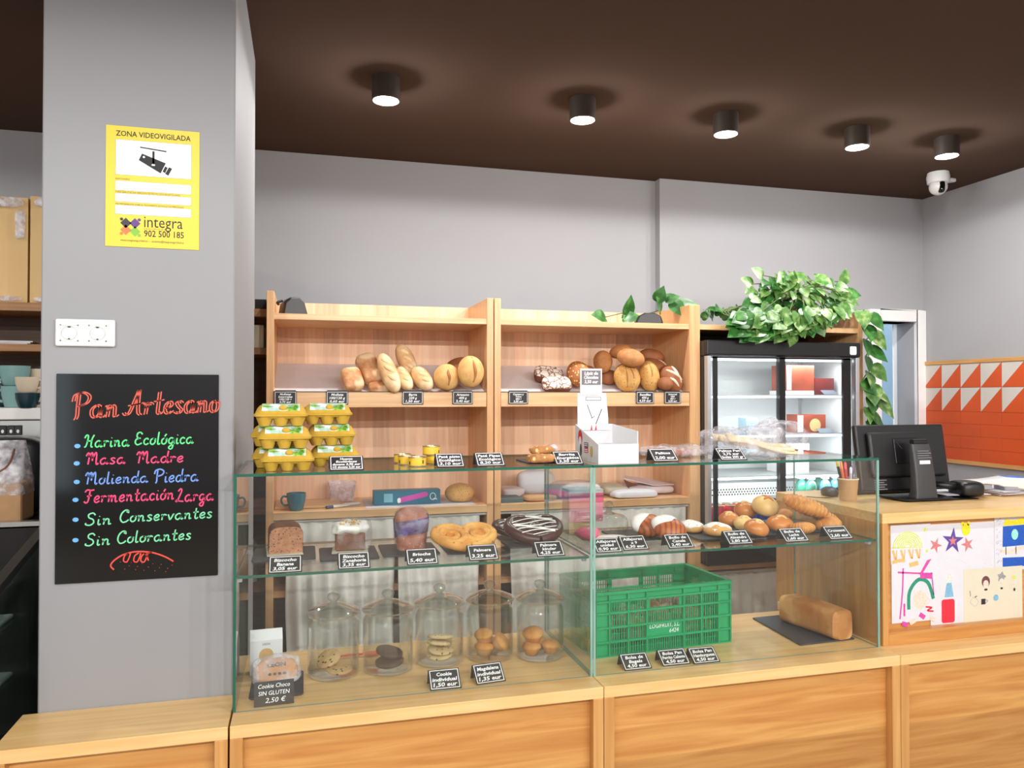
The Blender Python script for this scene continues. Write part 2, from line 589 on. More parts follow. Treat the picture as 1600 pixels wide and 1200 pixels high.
# pillar
PX0, PX1, PY0, PY1 = -0.709, -0.202, 2.391, 3.296
struct(MB().box(PX0, PX1, PY0, PY1, 0, CEIL).build('pillar', 'pillar', bevel=0.004))
# doorway to the back room
d = struct(MB().box(DX0 - 0.085, DX0, YR - 0.03, YR + 0.2, 0, DZ + 0.08).box(DX1, XW - 0.001, YR - 0.03, YR + 0.2, 0, DZ + 0.08)
           .box(DX0, DX1, YR - 0.03, YR + 0.2, DZ, DZ + 0.08).build('door_1', 'white', bevel=0.004))
struct(MB().box(3.2, 4.9, 5.75, 5.85, 0, 2.6).build('wall_corridor', 'blue_grey'))
struct(MB().box(4.45, 4.5, YR + 0.2, 5.75, 0, 2.6).build('wall_corridor_right', 'blue_grey'))
struct(MB().box(3.70, 3.735, YR + 0.25, 5.2, 0.02, 2.0).build('door_2', 'white'))

# tiled panel on the right wall
TY0 = YR - 0.012
t = thing('tile_panel', 'orange and pale grey triangle tile panel framed by wooden rails on the right wall', 'wall panel')
TZ, TS, NT = 1.704, 0.157, 15
bt = MB()
bt.box(XW - 0.006, XW - 0.001, TY0 - NT * 0.155, TY0, 1.07, TZ, 2)
for c in range(NT):
    ya, yb = TY0 - c * 0.155, TY0 - (c + 1) * 0.155
    g = 0.0012
    for r_ in range(2):
        za, zb = TZ - r_ * TS, TZ - (r_ + 1) * TS
        x = XW - 0.012
        lo, hi = zb + g, za - g
        l_, r2 = ya - g, yb + g
        for poly, mi in (([(l_, hi), (r2, hi), (l_, lo)], 1), ([(l_, lo), (r2, lo), (r2, hi)], 0)):
            vs = [(x, p[0], p[1]) for p in poly] + [(x + 0.008, p[0], p[1]) for p in poly]
            bt.add(vs, [(0, 1, 2), (5, 4, 3), (0, 1, 4, 3), (1, 2, 5, 4), (2, 0, 3, 5)], mi)
for r_ in range(4):
    za = TZ - 2 * TS - r_ * 0.08
    off = 0.155 if r_ % 2 else 0.0
    for c in range(-1, NT // 2 + 1):
        ya, yb = min(TY0, TY0 - c * 0.31 - off), max(TY0 - NT * 0.155, TY0 - (c + 1) * 0.31 - off)
        if ya - yb > 0.01:
            bt.box(XW - 0.012, XW - 0.004, yb + 0.0006, ya - 0.0006, za - 0.08 + 0.0006, za - 0.0006, 0)
bt.build('tiling', ['orange_tile', 'grey_tile', 'grout'], t)
MB().box(XW - 0.02, XW - 0.001, TY0 - NT * 0.155, TY0, TZ, TZ + 0.026).build('upper_rail', 'pine_y', t, bevel=0.002)
MB().box(XW - 0.02, XW - 0.001, TY0 - NT * 0.155, TY0, 1.044, 1.07).build('lower_rail', 'pine_y', t, bevel=0.002)

# ------------------------------------------------------------------ lamps
M['lamp_glow'] = plain('lamp_diffuser', (255, 250, 240), 0.4, emit=40.0, vary=0.0)
M['lamp_can'] = plain('lamp_housing', (72, 62, 56), 0.45, vary=0.05)
LAMP_NAMES = {0.333: 'leftmost', 1.237: 'second from the left', 1.98: 'middle', 2.736: 'fourth from the left', 3.3: 'rightmost'}
for ri, (ly, xs, dim) in enumerate(LAMP_ROWS):
    for lx in xs:
        if lx in LAMP_NAMES and ri == 0:
            lab = 'round brown surface lamp, %s of the five lit lamps on the ceiling' % LAMP_NAMES[lx]
            grp = 'ceiling lamps in a row before the shelves'
        else:
            lab, grp = 'unseen round brown surface lamp lit on the ceiling outside the visible row', 'unseen ceiling lamps over the shop floor'
        t = thing('ceiling_lamp', lab, 'lamp', (lx, ly, CEIL - 0.1), 0, grp)
        MB().lathe([(0.0, 0.1), (0.061, 0.1), (0.061, 0.006), (0.056, 0.0), (0.054, 0.012), (0.0, 0.012)], 32).build('housing', 'lamp_can', t, smooth='auto')
        MB().lathe([(0.0, 0.0005), (0.03, 0.0), (0.05, 0.003), (0.054, 0.01), (0, 0.0105)], 32).build('diffuser', 'lamp_glow', t, smooth=True)
        for kind, share in ((('SPOT', 0.68), ('POINT', 0.32)) if ri == 0 else (('SPOT', 1.0),)):
            sp = bpy.data.lights.new('lamp_light', kind)
            if kind == 'SPOT':
                sp.spot_size, sp.spot_blend = (R(180), 0.02) if ri == 3 else (R(176), 0.15)
            sp.energy, sp.shadow_soft_size = LAMP_W * dim * share, 0.03
            sp.color = (1.0, 0.98, 0.955)
            so = bpy.data.objects.new('lamp_light', sp)
            so.location = (0, 0, -0.014 if kind == 'SPOT' else -0.022)
            so.parent = t
            COL.objects.link(so)

# ------------------------------------------------------------------ counters
YC, YG, YREAR, ZB = 2.16, 2.25, 2.735, 0.624
GX0, GXD, GX1 = -0.19, 0.868, 1.93


def counter_unit(x0, x1, y0, y1, z, label, st=0.034, rec=0.03, name='counter_cabinet'):
    t = thing(name, label, 'counter', (x0, y0, 0))
    w, d_ = x1 - x0, y1 - y0
    MB().box(0.001, w - 0.001, 0, d_, z - st, z).build('top_board', 'pine_top', t, bevel=0.0015)
    b = MB()
    b.box(0.001, st, 0, 0.045, 0.06, z - st).box(w - st, w - 0.001, 0, 0.045, 0.06, z - st).box(st, w - st, 0, 0.045, 0.06, 0.06 + st)
    b.build('face_frame', 'pine_z', t, bevel=0.0015)
    MB().box(st, w - st, rec, rec + 0.012, 0.06 + st, z - st).build('front_panel', 'pine_x', t)
    MB().box(0.001, 0.02, 0.045, d_, 0, z - st).box(w - 0.02, w - 0.001, 0.045, d_, 0, z - st).box(0.02, w - 0.02, 0.06, 0.08, 0, 0.06).build('carcass', 'pine_z', t)
    return t


counter_unit(-0.745, GX0 - 0.003, YC, PY0 - 0.002, ZB, 'low pine plinth cabinet wrapped round the front of the grey pillar', name='plinth_cabinet')
counter_unit(GX0, GXD, YC, YREAR, ZB, 'pine counter cabinet carrying the glass case with the cookie jars')
counter_unit(GXD, GX1 + 0.005, YC, YREAR, ZB, 'pine counter cabinet carrying the glass case with the green crate')
counter_unit(GX1 + 0.005, 3.25, YC, 2.86, ZB, 'pine counter cabinet under the till and the children\'s drawings')
# raised till counter
RX0, RX1, RY0, RY1, RZ = 1.945, 3.25, 2.252, 2.88, 1.085
t = thing('till_counter', 'raised pine till counter with a recessed front full of children\'s drawings', 'counter', (RX0, RY0, ZB))
h, w, dd = RZ - ZB, RX1 - RX0, RY1 - RY0
MB().box(0, w, 0, dd, h - 0.036, h).build('top_board', 'pine_top', t, bevel=0.0015)
MB().box(0, 0.024, 0, dd, 0, h - 0.036).build('side_panel', 'pine_z', t, bevel=0.0015)
MB().box(w - 0.024, w, 0, dd, 0, h - 0.036).build('side_panel', 'pine_z', t, bevel=0.0015)
MB().box(0.024, w - 0.024, 0, 0.04, 0, 0.045).build('bottom_rail', 'pine_x', t, bevel=0.0015)
MB().box(0.024, w - 0.024, 0.035, 0.05, 0.045, h - 0.036).build('front_panel', 'pine_x', t)


# ------------------------------------------------------------------ glass display cases
def display_case(x0, x1, label, right):
    t = thing('glass_display_case', label, 'display case', (x0, YG, ZB))
    w, d_, h, g = x1 - x0, 0.475, 1.28 - ZB, 0.008
    sh = 0.997 - ZB
    MB().pane(0, w, 0, d_, h - g, h, 2).build('top_pane', ['glass_shelf', 'glass_edge'], t)
    MB().pane(g, w - g, 0, 0.006, 0.0005, h - g, 1).build('front_pane', ['glass', 'glass_edge_pale'], t)
    MB().pane(0, g, 0, d_, 0.0005, h - g, 0).build('side_pane', ['glass', 'glass_edge_pale' if right else 'glass_edge'], t)
    MB().pane(w - g, w, 0, d_, 0.0005, h - g, 0).build('side_pane', ['glass', 'glass_edge_pale'], t)
    MB().pane(g + 0.001, w - g - 0.001, 0.008, d_ - 0.01, sh - g, sh, 2).build('glass_shelf', ['glass_shelf', 'glass_edge'], t)
    for cx in (g + 0.001, w - g - 0.013):
        for cy in (0.03, d_ - 0.05):
            MB().box(cx, cx + 0.012, cy, cy + 0.016, sh - g - 0.014, sh - g).build('shelf_clip', 'alu', t)
    return t


display_case(GX0, GXD - 0.001, 'glass case with egg cartons on its top and biscuit jars at its bottom', False)
display_case(GXD + 0.001, GX1, 'glass case with croissants on its shelf and a green crate at its bottom', True)

# ------------------------------------------------------------------ wall shelving
YS, YSB, ZU = 3.60, 4.062, 1.967
TR0, TR1 = (3.622, 1.500), (4.036, 1.657)       # front and rear of the tilted bread tray (y, z)


def shelving(x0, x1, label, side=0.032):
    t = thing('shelving_unit', label, 'shelf', (0, 0, 0))
    for a, c in ((x0 - side, x0), (x1, x1 + side)):
        MB().box(a, c, YS, YSB, 0, ZU).build('side_panel', 'beech_z', t, bevel=0.0012)
    MB().box(x0, x1, YSB - 0.02, YSB - 0.002, 0.97, ZU).build('back_panel', 'beech_back', t)
    MB().box(x0, x1, YSB - 0.02, YSB - 0.002, 0.0, 0.943).build('lower_shade_panel', 'dark_wood', t)  # added dark sheet, stands in for the shade behind the curtains
    MB().box(x0, x1, YS + 0.004, YSB - 0.02, 1.84, 1.867).build('top_shelf', 'beech_x', t, bevel=0.001)
    MB().box(x0, x1, YS, YSB - 0.02, 0.936, 0.970).build('bottom_shelf', 'beech_x', t, bevel=0.001)
    MB().box(x0, x1, YS + 0.06, YSB - 0.02, 0.575, 0.605).build('low_shelf', 'beech_x', t, bevel=0.001)
    b = MB()
    (ya, za), (yb, zb) = TR0, TR1
    b.add([(x0, ya, za), (x1, ya, za), (x1, yb, zb), (x0, yb, zb), (x0, ya, za - 0.012), (x1, ya, za - 0.012), (x1, yb, zb - 0.012), (x0, yb, zb - 0.012)],
          [(0, 1, 2, 3), (7, 6, 5, 4), (0, 4, 5, 1), (1, 5, 6, 2), (2, 6, 7, 3), (3, 7, 4, 0)])
    b.build('bread_tray', 'liner', t)
    MB().box(x0, x1 - 0.004, YS - 0.004, YS + 0.016, 1.442, 1.512).build('tray_lip', 'beech_x', t, bevel=0.001)
    MB().box(x0, x1 - 0.004, YS - 0.005, YS + 0.002, 1.512, 1.5155).build('lip_strip', 'black', t)
    MB().tube([(x0, YS + 0.025, 0.925), (x1, YS + 0.025, 0.925)], 0.006).build('curtain_rail', 'white_plastic', t)
    return t


U1, U2 = (-0.136, 0.846), (0.915, 1.925)
shelving(*U1, 'left beech shelving unit with a bread tray behind the egg cartons')
shelving(*U2, 'right beech shelving unit with the seeded loaves next to the fridge')
NX0, NX1 = U2[1] + 0.06, 2.957
t = thing('fridge_niche', 'beech niche unit that frames the black fridge and carries the pothos', 'shelf', (0, 0, 0))
MB().box(NX0 - 0.028, NX0, YS, YSB, 0, ZU).build('side_panel', 'beech_z', t, bevel=0.0012)
MB().box(NX1, NX1 + 0.03, YS, YSB, 0, ZU).build('side_panel', 'beech_z', t, bevel=0.0012)
MB().box(NX0, NX1, YS + 0.004, YSB, 1.84, 1.867).build('top_shelf', 'beech_x', t, bevel=0.001)
MB().box(NX0, NX1, YS, YSB, 0.585, 0.622).build('base_board', 'beech_x', t, bevel=0.001)
MB().box(NX0, NX1, YSB - 0.02, YSB, 0, 1.84).build('back_panel', 'dark_wood', t)
MB().tube([(NX0, YS + 0.025, 0.565), (NX1, YS + 0.025, 0.565)], 0.006).build('curtain_rail', 'white_plastic', t)
# brown unit behind the pillar
t = thing('bar_shelving', 'brown bar shelving running behind the pillar with tan boxes on top', 'shelf', (0, 0, 0))
BX0, BX1, BY = -2.4, -0.175, 3.8
MB().box(BX0, BX1, YSB + 0.1, YSB + 0.12, 0, 1.9).build('back_panel', 'dark_wood', t)
for z0, z1 in ((1.868, 1.905), (1.69, 1.722), (0.936, 0.97), (0.575, 0.605)):
    MB().box(BX0, BX1, BY, YSB + 0.1, z0, z1).build('shelf_board', 'bar_wood', t, bevel=0.001)
MB().box(BX0 - 0.03, BX0, BY, YSB + 0.12, 0, 1.9).build('side_panel', 'bar_wood', t)


# ------------------------------------------------------------------ curtains
def curtain(x0, x1, ztop, zbot, label, n=9, seed=0):
    b = MB()
    rows = []
    nz_ = 14
    for i in range(nz_ + 1):
        f = i / nz_
        z = ztop + (zbot - ztop) * f
        row = []
        for j in range(n * 8 + 1):
            u = j / (n * 8)
            x = x0 + (x1 - x0) * u + 0.004 * math.sin(9 * f + seed + 5 * u)
            y = YS + 0.034 + (0.006 + 0.012 * f) * math.sin(2 * PI * n * u + 0.8 * math.sin(3 * f + seed) + 2.0 * noise.noise(Vector((u * 4, f * 1.5, seed)))) + 0.006 * noise.noise(Vector((u * 9, f * 3, seed + 7)))
            row.append((x, y, z))
        rows.append(row)
    b.grid(rows)
    o = b.build('curtain', 'cloth', None, smooth=True)
    md = o.modifiers.new('thick', 'SOLIDIFY'); md.thickness = 0.0015
    return tag(o, label, 'curtain', 'cream curtains under the wall shelves')


curtain(-0.08, 0.405, 0.918, 0.05, 'cream curtain under the left half of the left shelving, behind the first jar', 7, 1)
curtain(0.428, 0.815, 0.918, 0.05, 'cream curtain under the right half of the left shelving, behind the third jar', 7, 2)
curtain(0.975, 1.915, 0.918, 0.05, 'wide cream curtain under the right shelving, behind the green crate', 13, 3)
curtain(NX0 + 0.03, NX0 + 0.60, 0.558, 0.05, 'cream curtain hanging below the fridge niche, left of the long loaf', 8, 4)
curtain(-0.62, -0.235, 0.918, 0.05, 'narrow cream curtain in the shadow just right of the pillar', 6, 5)

# ------------------------------------------------------------------ things on the pillar
PF = PY0 - 0.0005        # pillar front


def upright(px, py, Y):
    p = at(px, py, Y=Y)
    return p.x, p.z


# yellow notice
sx0, sz1 = upright(166, 195, PF); sx1, sz0 = upright(311, 391, PF)
sw, sh = sx1 - sx0, sz1 - sz0
t = thing('notice_sign', 'yellow video surveillance notice on the upper part of the grey pillar', 'sign', (sx0, PF, sz0), rot=(PI / 2, 0, 0))
MB().box(0, sw, 0, sh, 0.0, 0.002).build('board', 'yellow_sign', t)
u = sw / 145.0   # notice drawn on a 145 x 196 grid


def SP(x, y):
    return x * u, sh - y * sh / 193.0


b = MB()
Zs = 0.0024
for x0, y0, x1, y1 in ((15, 22, 132, 78), (15, 88, 132, 103), (15, 108, 132, 121), (15, 127, 132, 141)):
    (a0, c1), (a1, c0) = SP(x0, y0), SP(x1, y1)
    b.add([(a0 - .0006, c0 - .0006, Zs - .0002), (a1 + .0006, c0 - .0006, Zs - .0002), (a1 + .0006, c1 + .0006, Zs - .0002), (a0 - .0006, c1 + .0006, Zs - .0002)], [(0, 1, 2, 3)], 1)
    b.add([(a0, c0, Zs), (a1, c0, Zs), (a1, c1, Zs), (a0, c1, Zs)], [(0, 1, 2, 3)], 0)
b.build('white_field', ['white', 'ink_black'], t)
b = MB()
for s_, x, y, w_, sz in (('ZONA VIDEOVIGILADA', 73, 16, 116, 10), ('integra', 89, 160, 60, 22), ('902 500 185', 90, 175, 62, 12)):
    X, Y = SP(x, y)
    write(b, s_, sz * u * 1.25, X, Y, Zs, width=w_ * u, bold=0.0003 if s_ != 'integra' else 0)
for s_, x, y, w_, sz in (('RESPONSABLE:', 26, 86, 22, 3), ('PUEDE EJERCITAR SUS DERECHOS DE PROTECCION DE DATOS ANTE:', 65, 107, 100, 3), ('MAS INFORMACION SOBRE EL TRATAMIENTO DE SUS DATOS PERSONALES:', 68, 126, 106, 3), ('www.integraseguridad.es  -  atcliente@integraseguridad.es', 72, 184, 98, 4), ('S E G U R I D A D', 76, 164, 34, 2.6)):
    X, Y = SP(x, y)
    write(b, s_, sz * u * 1.3, X, Y, Zs, width=w_ * u)
# pictogram of a camera under a bracket
def poly(b, pts, z, mi=0):
    b.add([(*SP(x, y), z) for x, y in pts], [list(range(len(pts)))], mi)
Zp = Zs + 0.0004
poly(b, [(52, 31), (93, 35), (93, 37), (52, 33)], Zp)
poly(b, [(71, 37), (74.5, 37), (74.5, 57), (71, 57)], Zp)
poly(b, [(55, 42), (92, 55), (84, 72), (50, 53)], Zp)
poly(b, [(91, 60), (95, 62), (91, 71), (87, 69)], Zp)
poly(b, [(97, 61), (102, 63), (96, 75), (91, 72)], Zp)
b.build('lettering', 'ink_black', t)
b = MB()
poly(b, [(70.2, 58), (75.2, 58), (75.2, 60.5), (70.2, 60.5)], Zp + .0003)
X, Y = SP(58, 47.5); disc(b, X, Y, 1.8 * u, z=Zp + .0003)
b.build('camera_highlight', 'white', t)
# puzzle emblem
def puzzle(cx, cy, r, mi, b, knob):
    poly(b, [(cx, cy - r), (cx + r, cy), (cx, cy + r), (cx - r, cy)], Zs, mi)
    X, Y = SP(cx + knob[0], cy + knob[1]); disc(b, X, Y, 2.6 * u, z=Zs + .0001, mi=mi)
b = MB()
puzzle(31, 155, 8.5, 0, b, (-6.5, -6)); puzzle(45, 155, 8.5, 1, b, (6.5, -6))
puzzle(31, 166, 8.5, 2, b, (-6.5, 6)); puzzle(45, 168, 8.5, 3, b, (6.5, 6))
b.build('emblem', [plain('emblem_black', (36, 24, 40), .5), plain('emblem_violet', (84, 40, 120), .5), plain('emblem_orange', (236, 112, 52), .5), plain('emblem_green', (120, 176, 50), .5)], t)

# double socket
ax, az1 = upright(87.5, 498, PF); bx, az0 = upright(181, 542.5, PF)
t = thing('wall_socket', 'white double power socket on the pillar above the black board', 'socket', ((ax + bx) / 2, PF, (az0 + az1) / 2))
w, h = bx - ax, az1 - az0
MB().box(-w / 2, w / 2, -0.011, 0, -h / 2, h / 2).build('plate', 'white_plastic', t, bevel=0.006, seg=3)
for s in (-1, 1):
    cx = s * w * 0.235 - 0.004
    b = MB(); b.T = Matrix.Translation((cx, -0.0112, -0.001)) @ FRONT
    b.lathe([(0.0195, 0.0012), (0.0185, 0.002), (0.0175, -0.0055), (0.0, -0.006)], 28)
    b.T = Matrix.Translation((cx, -0.0112, -0.001))
    e = 0.0232
    for x0, x1, z0, z1 in ((-e, e, -e, -e + .003), (-e, e, e - .003, e), (-e, -e + .003, -e, e), (e - .003, e, -e, e)):
        b.box(x0, x1, -0.0012, 0.001, z0, z1)
    so = b.build('outlet', plain('socket_white', (206, 206, 204), 0.35), t, smooth='auto')
    b = MB(); b.T = Matrix.Translation((cx, -0.0112, -0.001)) @ FRONT
    for hx in (-0.0095, 0.0095):
        disc(b, hx, 0, 0.0026, z=-0.0048)
    disc(b, 0, 0.0165, 0.0045, 0.002, z=0.0022); disc(b, 0, -0.0165, 0.003, 0.0017, z=0.0022)
    b.build('contact_hole', 'ink_black', so)

# ------------------------------------------------------------------ handwriting: single-stroke letters
G = {
 'a': (.56, [[(.42, .40), (.25, .5), (.06, .33), (.07, .1), (.2, 0), (.36, .14), (.42, .46)], [(.42, .46), (.4, .14), (.48, .01), (.56, .1)]]),
 'n': (.52, [[(.02, .42), (.09, .46), (.1, .2), (.08, 0)], [(.09, .24), (.22, .46), (.34, .42), (.36, .2), (.38, .02), (.5, .08)]]),
 'm': (.74, [[(.02, .42), (.09, .46), (.1, .2), (.08, 0)], [(.09, .26), (.2, .46), (.3, .42), (.31, .0)], [(.31, .26), (.43, .46), (.53, .42), (.55, .12), (.6, .0), (.7, .08)]]),
 'r': (.40, [[(.02, .40), (.1, .46), (.1, .2), (.08, 0)], [(.09, .26), (.2, .46), (.32, .44), (.36, .38)]]),
 't': (.40, [[(.2, .9), (.18, .4), (.18, .08), (.27, 0), (.38, .1)], [(.02, .52), (.2, .54), (.38, .57)]]),
 'e': (.42, [[(.05, .22), (.25, .26), (.35, .38), (.25, .5), (.08, .36), (.06, .12), (.2, 0), (.4, .12)]]),
 's': (.42, [[(.36, .42), (.24, .5), (.1, .42), (.2, .27), (.34, .14), (.22, 0), (.04, .06)]]),
 'o': (.44, [[(.22, .48), (.07, .36), (.06, .12), (.2, 0), (.36, .12), (.37, .36), (.22, .48), (.3, .44), (.44, .42)]]),
 'i': (.24, [[(.08, .46), (.08, .1), (.14, 0), (.22, .08)], [(.1, .68), (.12, .72)]]),
 'c': (.40, [[(.36, .40), (.22, .5), (.06, .36), (.06, .12), (.2, 0), (.38, .1)]]),
 'l': (.26, [[(.1, 1.0), (.08, .4), (.09, .06), (.17, 0), (.25, .08)]]),
 'g': (.50, [[(.40, .42), (.22, .5), (.06, .34), (.1, .08), (.26, .06), (.38, .25), (.42, .46)], [(.42, .46), (.4, 0), (.34, -.36), (.18, -.4), (.1, -.26), (.28, -.08), (.5, .08)]]),
 'd': (.54, [[(.40, .40), (.22, .5), (.06, .33), (.07, .1), (.2, 0), (.36, .14), (.42, .5)], [(.44, 1.0), (.42, .4), (.42, .08), (.5, .0), (.55, .1)]]),
 'v': (.42, [[(.02, .46), (.1, .2), (.17, .02), (.28, .22), (.36, .46), (.42, .44)]]),
 'P': (.66, [[(.2, .92), (.19, .5), (.2, .1), (.14, -.06)], [(.0, .66), (.06, .92), (.36, 1.02), (.62, .86), (.54, .6), (.2, .46)]]),
 'A': (.86, [[(.0, .1), (.1, .0), (.26, .1), (.46, .6), (.62, 1.02)], [(.62, 1.02), (.62, .5), (.66, .1), (.78, .0)], [(.22, .38), (.5, .42), (.84, .48)]]),
 'H': (.70, [[(.0, .72), (.1, .95), (.24, .9), (.22, .5), (.14, .1), (.02, .0)], [(.66, .98), (.54, .7), (.5, .3), (.52, .04), (.64, .04)], [(.2, .46), (.36, .5), (.52, .5)]]),
 'E': (.56, [[(.5, .84), (.34, 1.0), (.14, .9), (.14, .62), (.3, .52), (.4, .54)], [(.3, .52), (.08, .42), (.06, .14), (.24, 0), (.52, .14)]]),
 'M': (.86, [[(.0, .7), (.1, .95), (.2, .86), (.2, .4), (.18, .0)], [(.2, .6), (.34, .98), (.42, .8), (.42, .3)], [(.42, .5), (.58, .98), (.66, .8), (.68, .2), (.74, .0), (.84, .1)]]),
 'F': (.60, [[(.0, .8), (.14, .98), (.4, .94), (.62, .98)], [(.34, .95), (.32, .5), (.26, .1), (.12, .0), (.0, .12)], [(.16, .5), (.34, .52), (.48, .56)]]),
 'L': (.62, [[(.14, .8), (.3, 1.0), (.4, .84), (.26, .4), (.14, .06), (.04, .02), (.1, .12), (.34, .04), (.6, .02)]]),
 'S': (.60, [[(.52, .82), (.38, 1.0), (.16, .9), (.18, .64), (.42, .46), (.48, .2), (.3, 0), (.06, .06), (.06, .2)]]),
 'C': (.62, [[(.54, .74), (.5, .96), (.3, .98), (.1, .7), (.06, .3), (.22, .0), (.46, .04), (.6, .2)], [(.5, .96), (.42, .8)]]),
 ' ': (.36, []),
}
for a_, o_ in (('ó', 'o'),):
    G[a_] = (G[o_][0], G[o_][1] + [[(.22, .62), (.34, .82)]])


def handwrite(b, s, x, y, cap, width, lw, z=0.0, mi=0, slant=0.10, rise=0.0):
    adv = sum(G[c][0] + .06 for c in s)
    k = width / (adv * cap)
    cx = x
    for c in s:
        w_, strokes = G[c]
        for st in strokes:
            pts = [(cx + (px_ + slant * py_) * cap * k, y + rise * (cx - x) + py_ * cap, 0) for px_, py_ in st]
            P = spline(pts, 6) if len(pts) > 2 else [Vector(p) for p in pts]
            ribbon(b, P, lw, z, mi)
        cx += (w_ + .06) * cap * k
    return b


# black board
bx0, bz1 = upright(89, 584, PF); bx1, bz0 = upright(340.5, 898, PF)
bw, bh = bx1 - bx0, bz1 - bz0
t = thing('menu_board', 'glossy black board with coloured handwriting on the pillar, listing bread qualities', 'menu board', (bx0, PF, bz0), rot=(PI / 2, 0, 0))
MB().box(0, bw, 0, bh, 0, 0.006).build('panel', 'black_gloss', t, bevel=0.001)
chalk = {k: plain('marker_' + k, c, 0.7, vary=0.12, scale=90, emit=0.0) for k, c in dict(coral=(222, 96, 78), green=(96, 226, 138), pink=(240, 72, 122), blue=(110, 150, 226), mint=(120, 214, 160), red=(240, 76, 62), sky=(104, 170, 232)).items()}


def BP(px, py):
    p = at(px, py, Y=PF - 0.006)
    return p.x - bx0, p.z - bz0


b = MB()
zz = 0.0064
pxm = bw / 252.0
for s_, x, y, cap, wd, col in (('Pan', 110, 654, 42, 72, 0), ('Artesano', 191, 649, 42, 152, 0)):
    X, Y = BP(x, y)
    for ox, oy in ((0, 0), (4.2, 1.0)):
        handwrite(b, s_, X + ox * pxm, Y + oy * pxm, cap * pxm, wd * pxm, 2.0 * pxm, zz, 0, rise=0.03)
rows = (('Harina', 131, 699, 21, 70, 1), ('Ecológica', 210, 695, 21, 94, 1), ('Masa', 133, 726, 20, 62, 2), ('Madre', 212, 724, 20, 76, 2),
        ('Molienda', 132, 757, 20, 98, 3), ('Piedra', 240, 754, 22, 72, 3), ('Fermentación', 131, 786, 22, 140, 2), ('Larga', 274, 784, 22, 62, 2),
        ('Sin', 132, 821, 20, 42, 4), ('Conservantes', 186, 816, 20, 148, 4), ('Sin', 132, 853, 20, 40, 4), ('Colorantes', 182, 849, 20, 118, 4))
for s_, x, y, cap, wd, col in rows:
    X, Y = BP(x, y)
    handwrite(b, s_, X, Y, cap * pxm, wd * pxm, 2.3 * pxm, zz, col, rise=0.012)
b.build('handwriting', [chalk[k] for k in ('coral', 'green', 'pink', 'blue', 'mint')], t)
b = MB()
for x, y in ((121, 697), (120, 724), (120, 753), (118, 781), (118, 812), (118, 844)):
    X, Y = BP(x, y); disc(b, X, Y, 4.6 * pxm, 3.6 * pxm, zz)
b.build('bullet_dot', chalk['sky'], t)
b = MB()
pts = [BP(*p) for p in ((178, 890), (173, 884), (178, 876), (192, 867), (212, 862), (236, 863), (256, 869), (271, 877))]
ribbon(b, spline([(x, y, 0) for x, y in pts], 6), 2.4 * pxm, zz)
for x in (195, 211, 222):
    lp = [BP(x + a, y) for a, y in ((6, 864), (0, 868), (-2, 876), (3, 878), (7, 871), (9, 864))]
    ribbon(b, spline([(p[0], p[1], 0) for p in lp], 5), 2.0 * pxm, zz)
ribbon(b, [BP(228, 864), BP(232, 876)], 2.2 * pxm, zz); ribbon(b, [BP(225, 865), BP(237, 863)], 2.2 * pxm, zz)
for k in range(16):
    X, Y = BP(188 + (k * 37) % 84, 878 + (k * 13) % 16); disc(b, X, Y, 0.6 * pxm, z=zz, n=6)
b.build('loaf_drawing', chalk['red'], t)

# ------------------------------------------------------------------ price cards
def price_card(px, py, Z, lines, label, w=0.092, l=0.062, rotz=0.0, tilt=38, group=None, rows=None, Y=None):
    """folded tent card; px, py = middle of the front lower edge"""
    p = at(px, py, Z=Z) if Y is None else at(px, py, Y=Y)
    if Z in (ZS, ZB):
        p.y = max(p.y, YG + 0.010 + w / 2 * abs(math.sin(rotz)))
    t = thing('price_card', label, 'price tag', (p.x, p.y, Z + 0.0006), rotz, group)
    a = R(tilt)
    dy, dz = l * math.cos(a), l * math.sin(a)
    b = MB()
    th = 0.0016
    b.add([(-w / 2, 0, 0.001), (w / 2, 0, 0.001), (w / 2, dy, dz), (-w / 2, dy, dz), (-w / 2, th, 0), (w / 2, th, 0), (w / 2, dy + th, dz - th), (-w / 2, dy + th, dz - th)],
          [(0, 1, 2, 3), (7, 6, 5, 4), (0, 4, 5, 1), (1, 5, 6, 2), (2, 6, 7, 3), (3, 7, 4, 0)])
    b.add([(-w / 2, dy, dz), (w / 2, dy, dz), (w / 2, dy + .012, 0), (-w / 2, dy + .012, 0), (-w / 2, dy + th, dz), (w / 2, dy + th, dz), (w / 2, dy + .012 + th, 0), (-w / 2, dy + .012 + th, 0)],
          [(0, 1, 2, 3), (7, 6, 5, 4), (0, 4, 5, 1), (1, 5, 6, 2), (2, 6, 7, 3), (3, 7, 4, 0)])
    b.build('card', 'card', t)
    T = Matrix(((1, 0, 0, 0), (0, math.cos(a), -math.sin(a), 0), (0, math.sin(a), math.cos(a), 0.001), (0, 0, 0, 1)))
    card_print(t, T, w, l, lines)
    return t


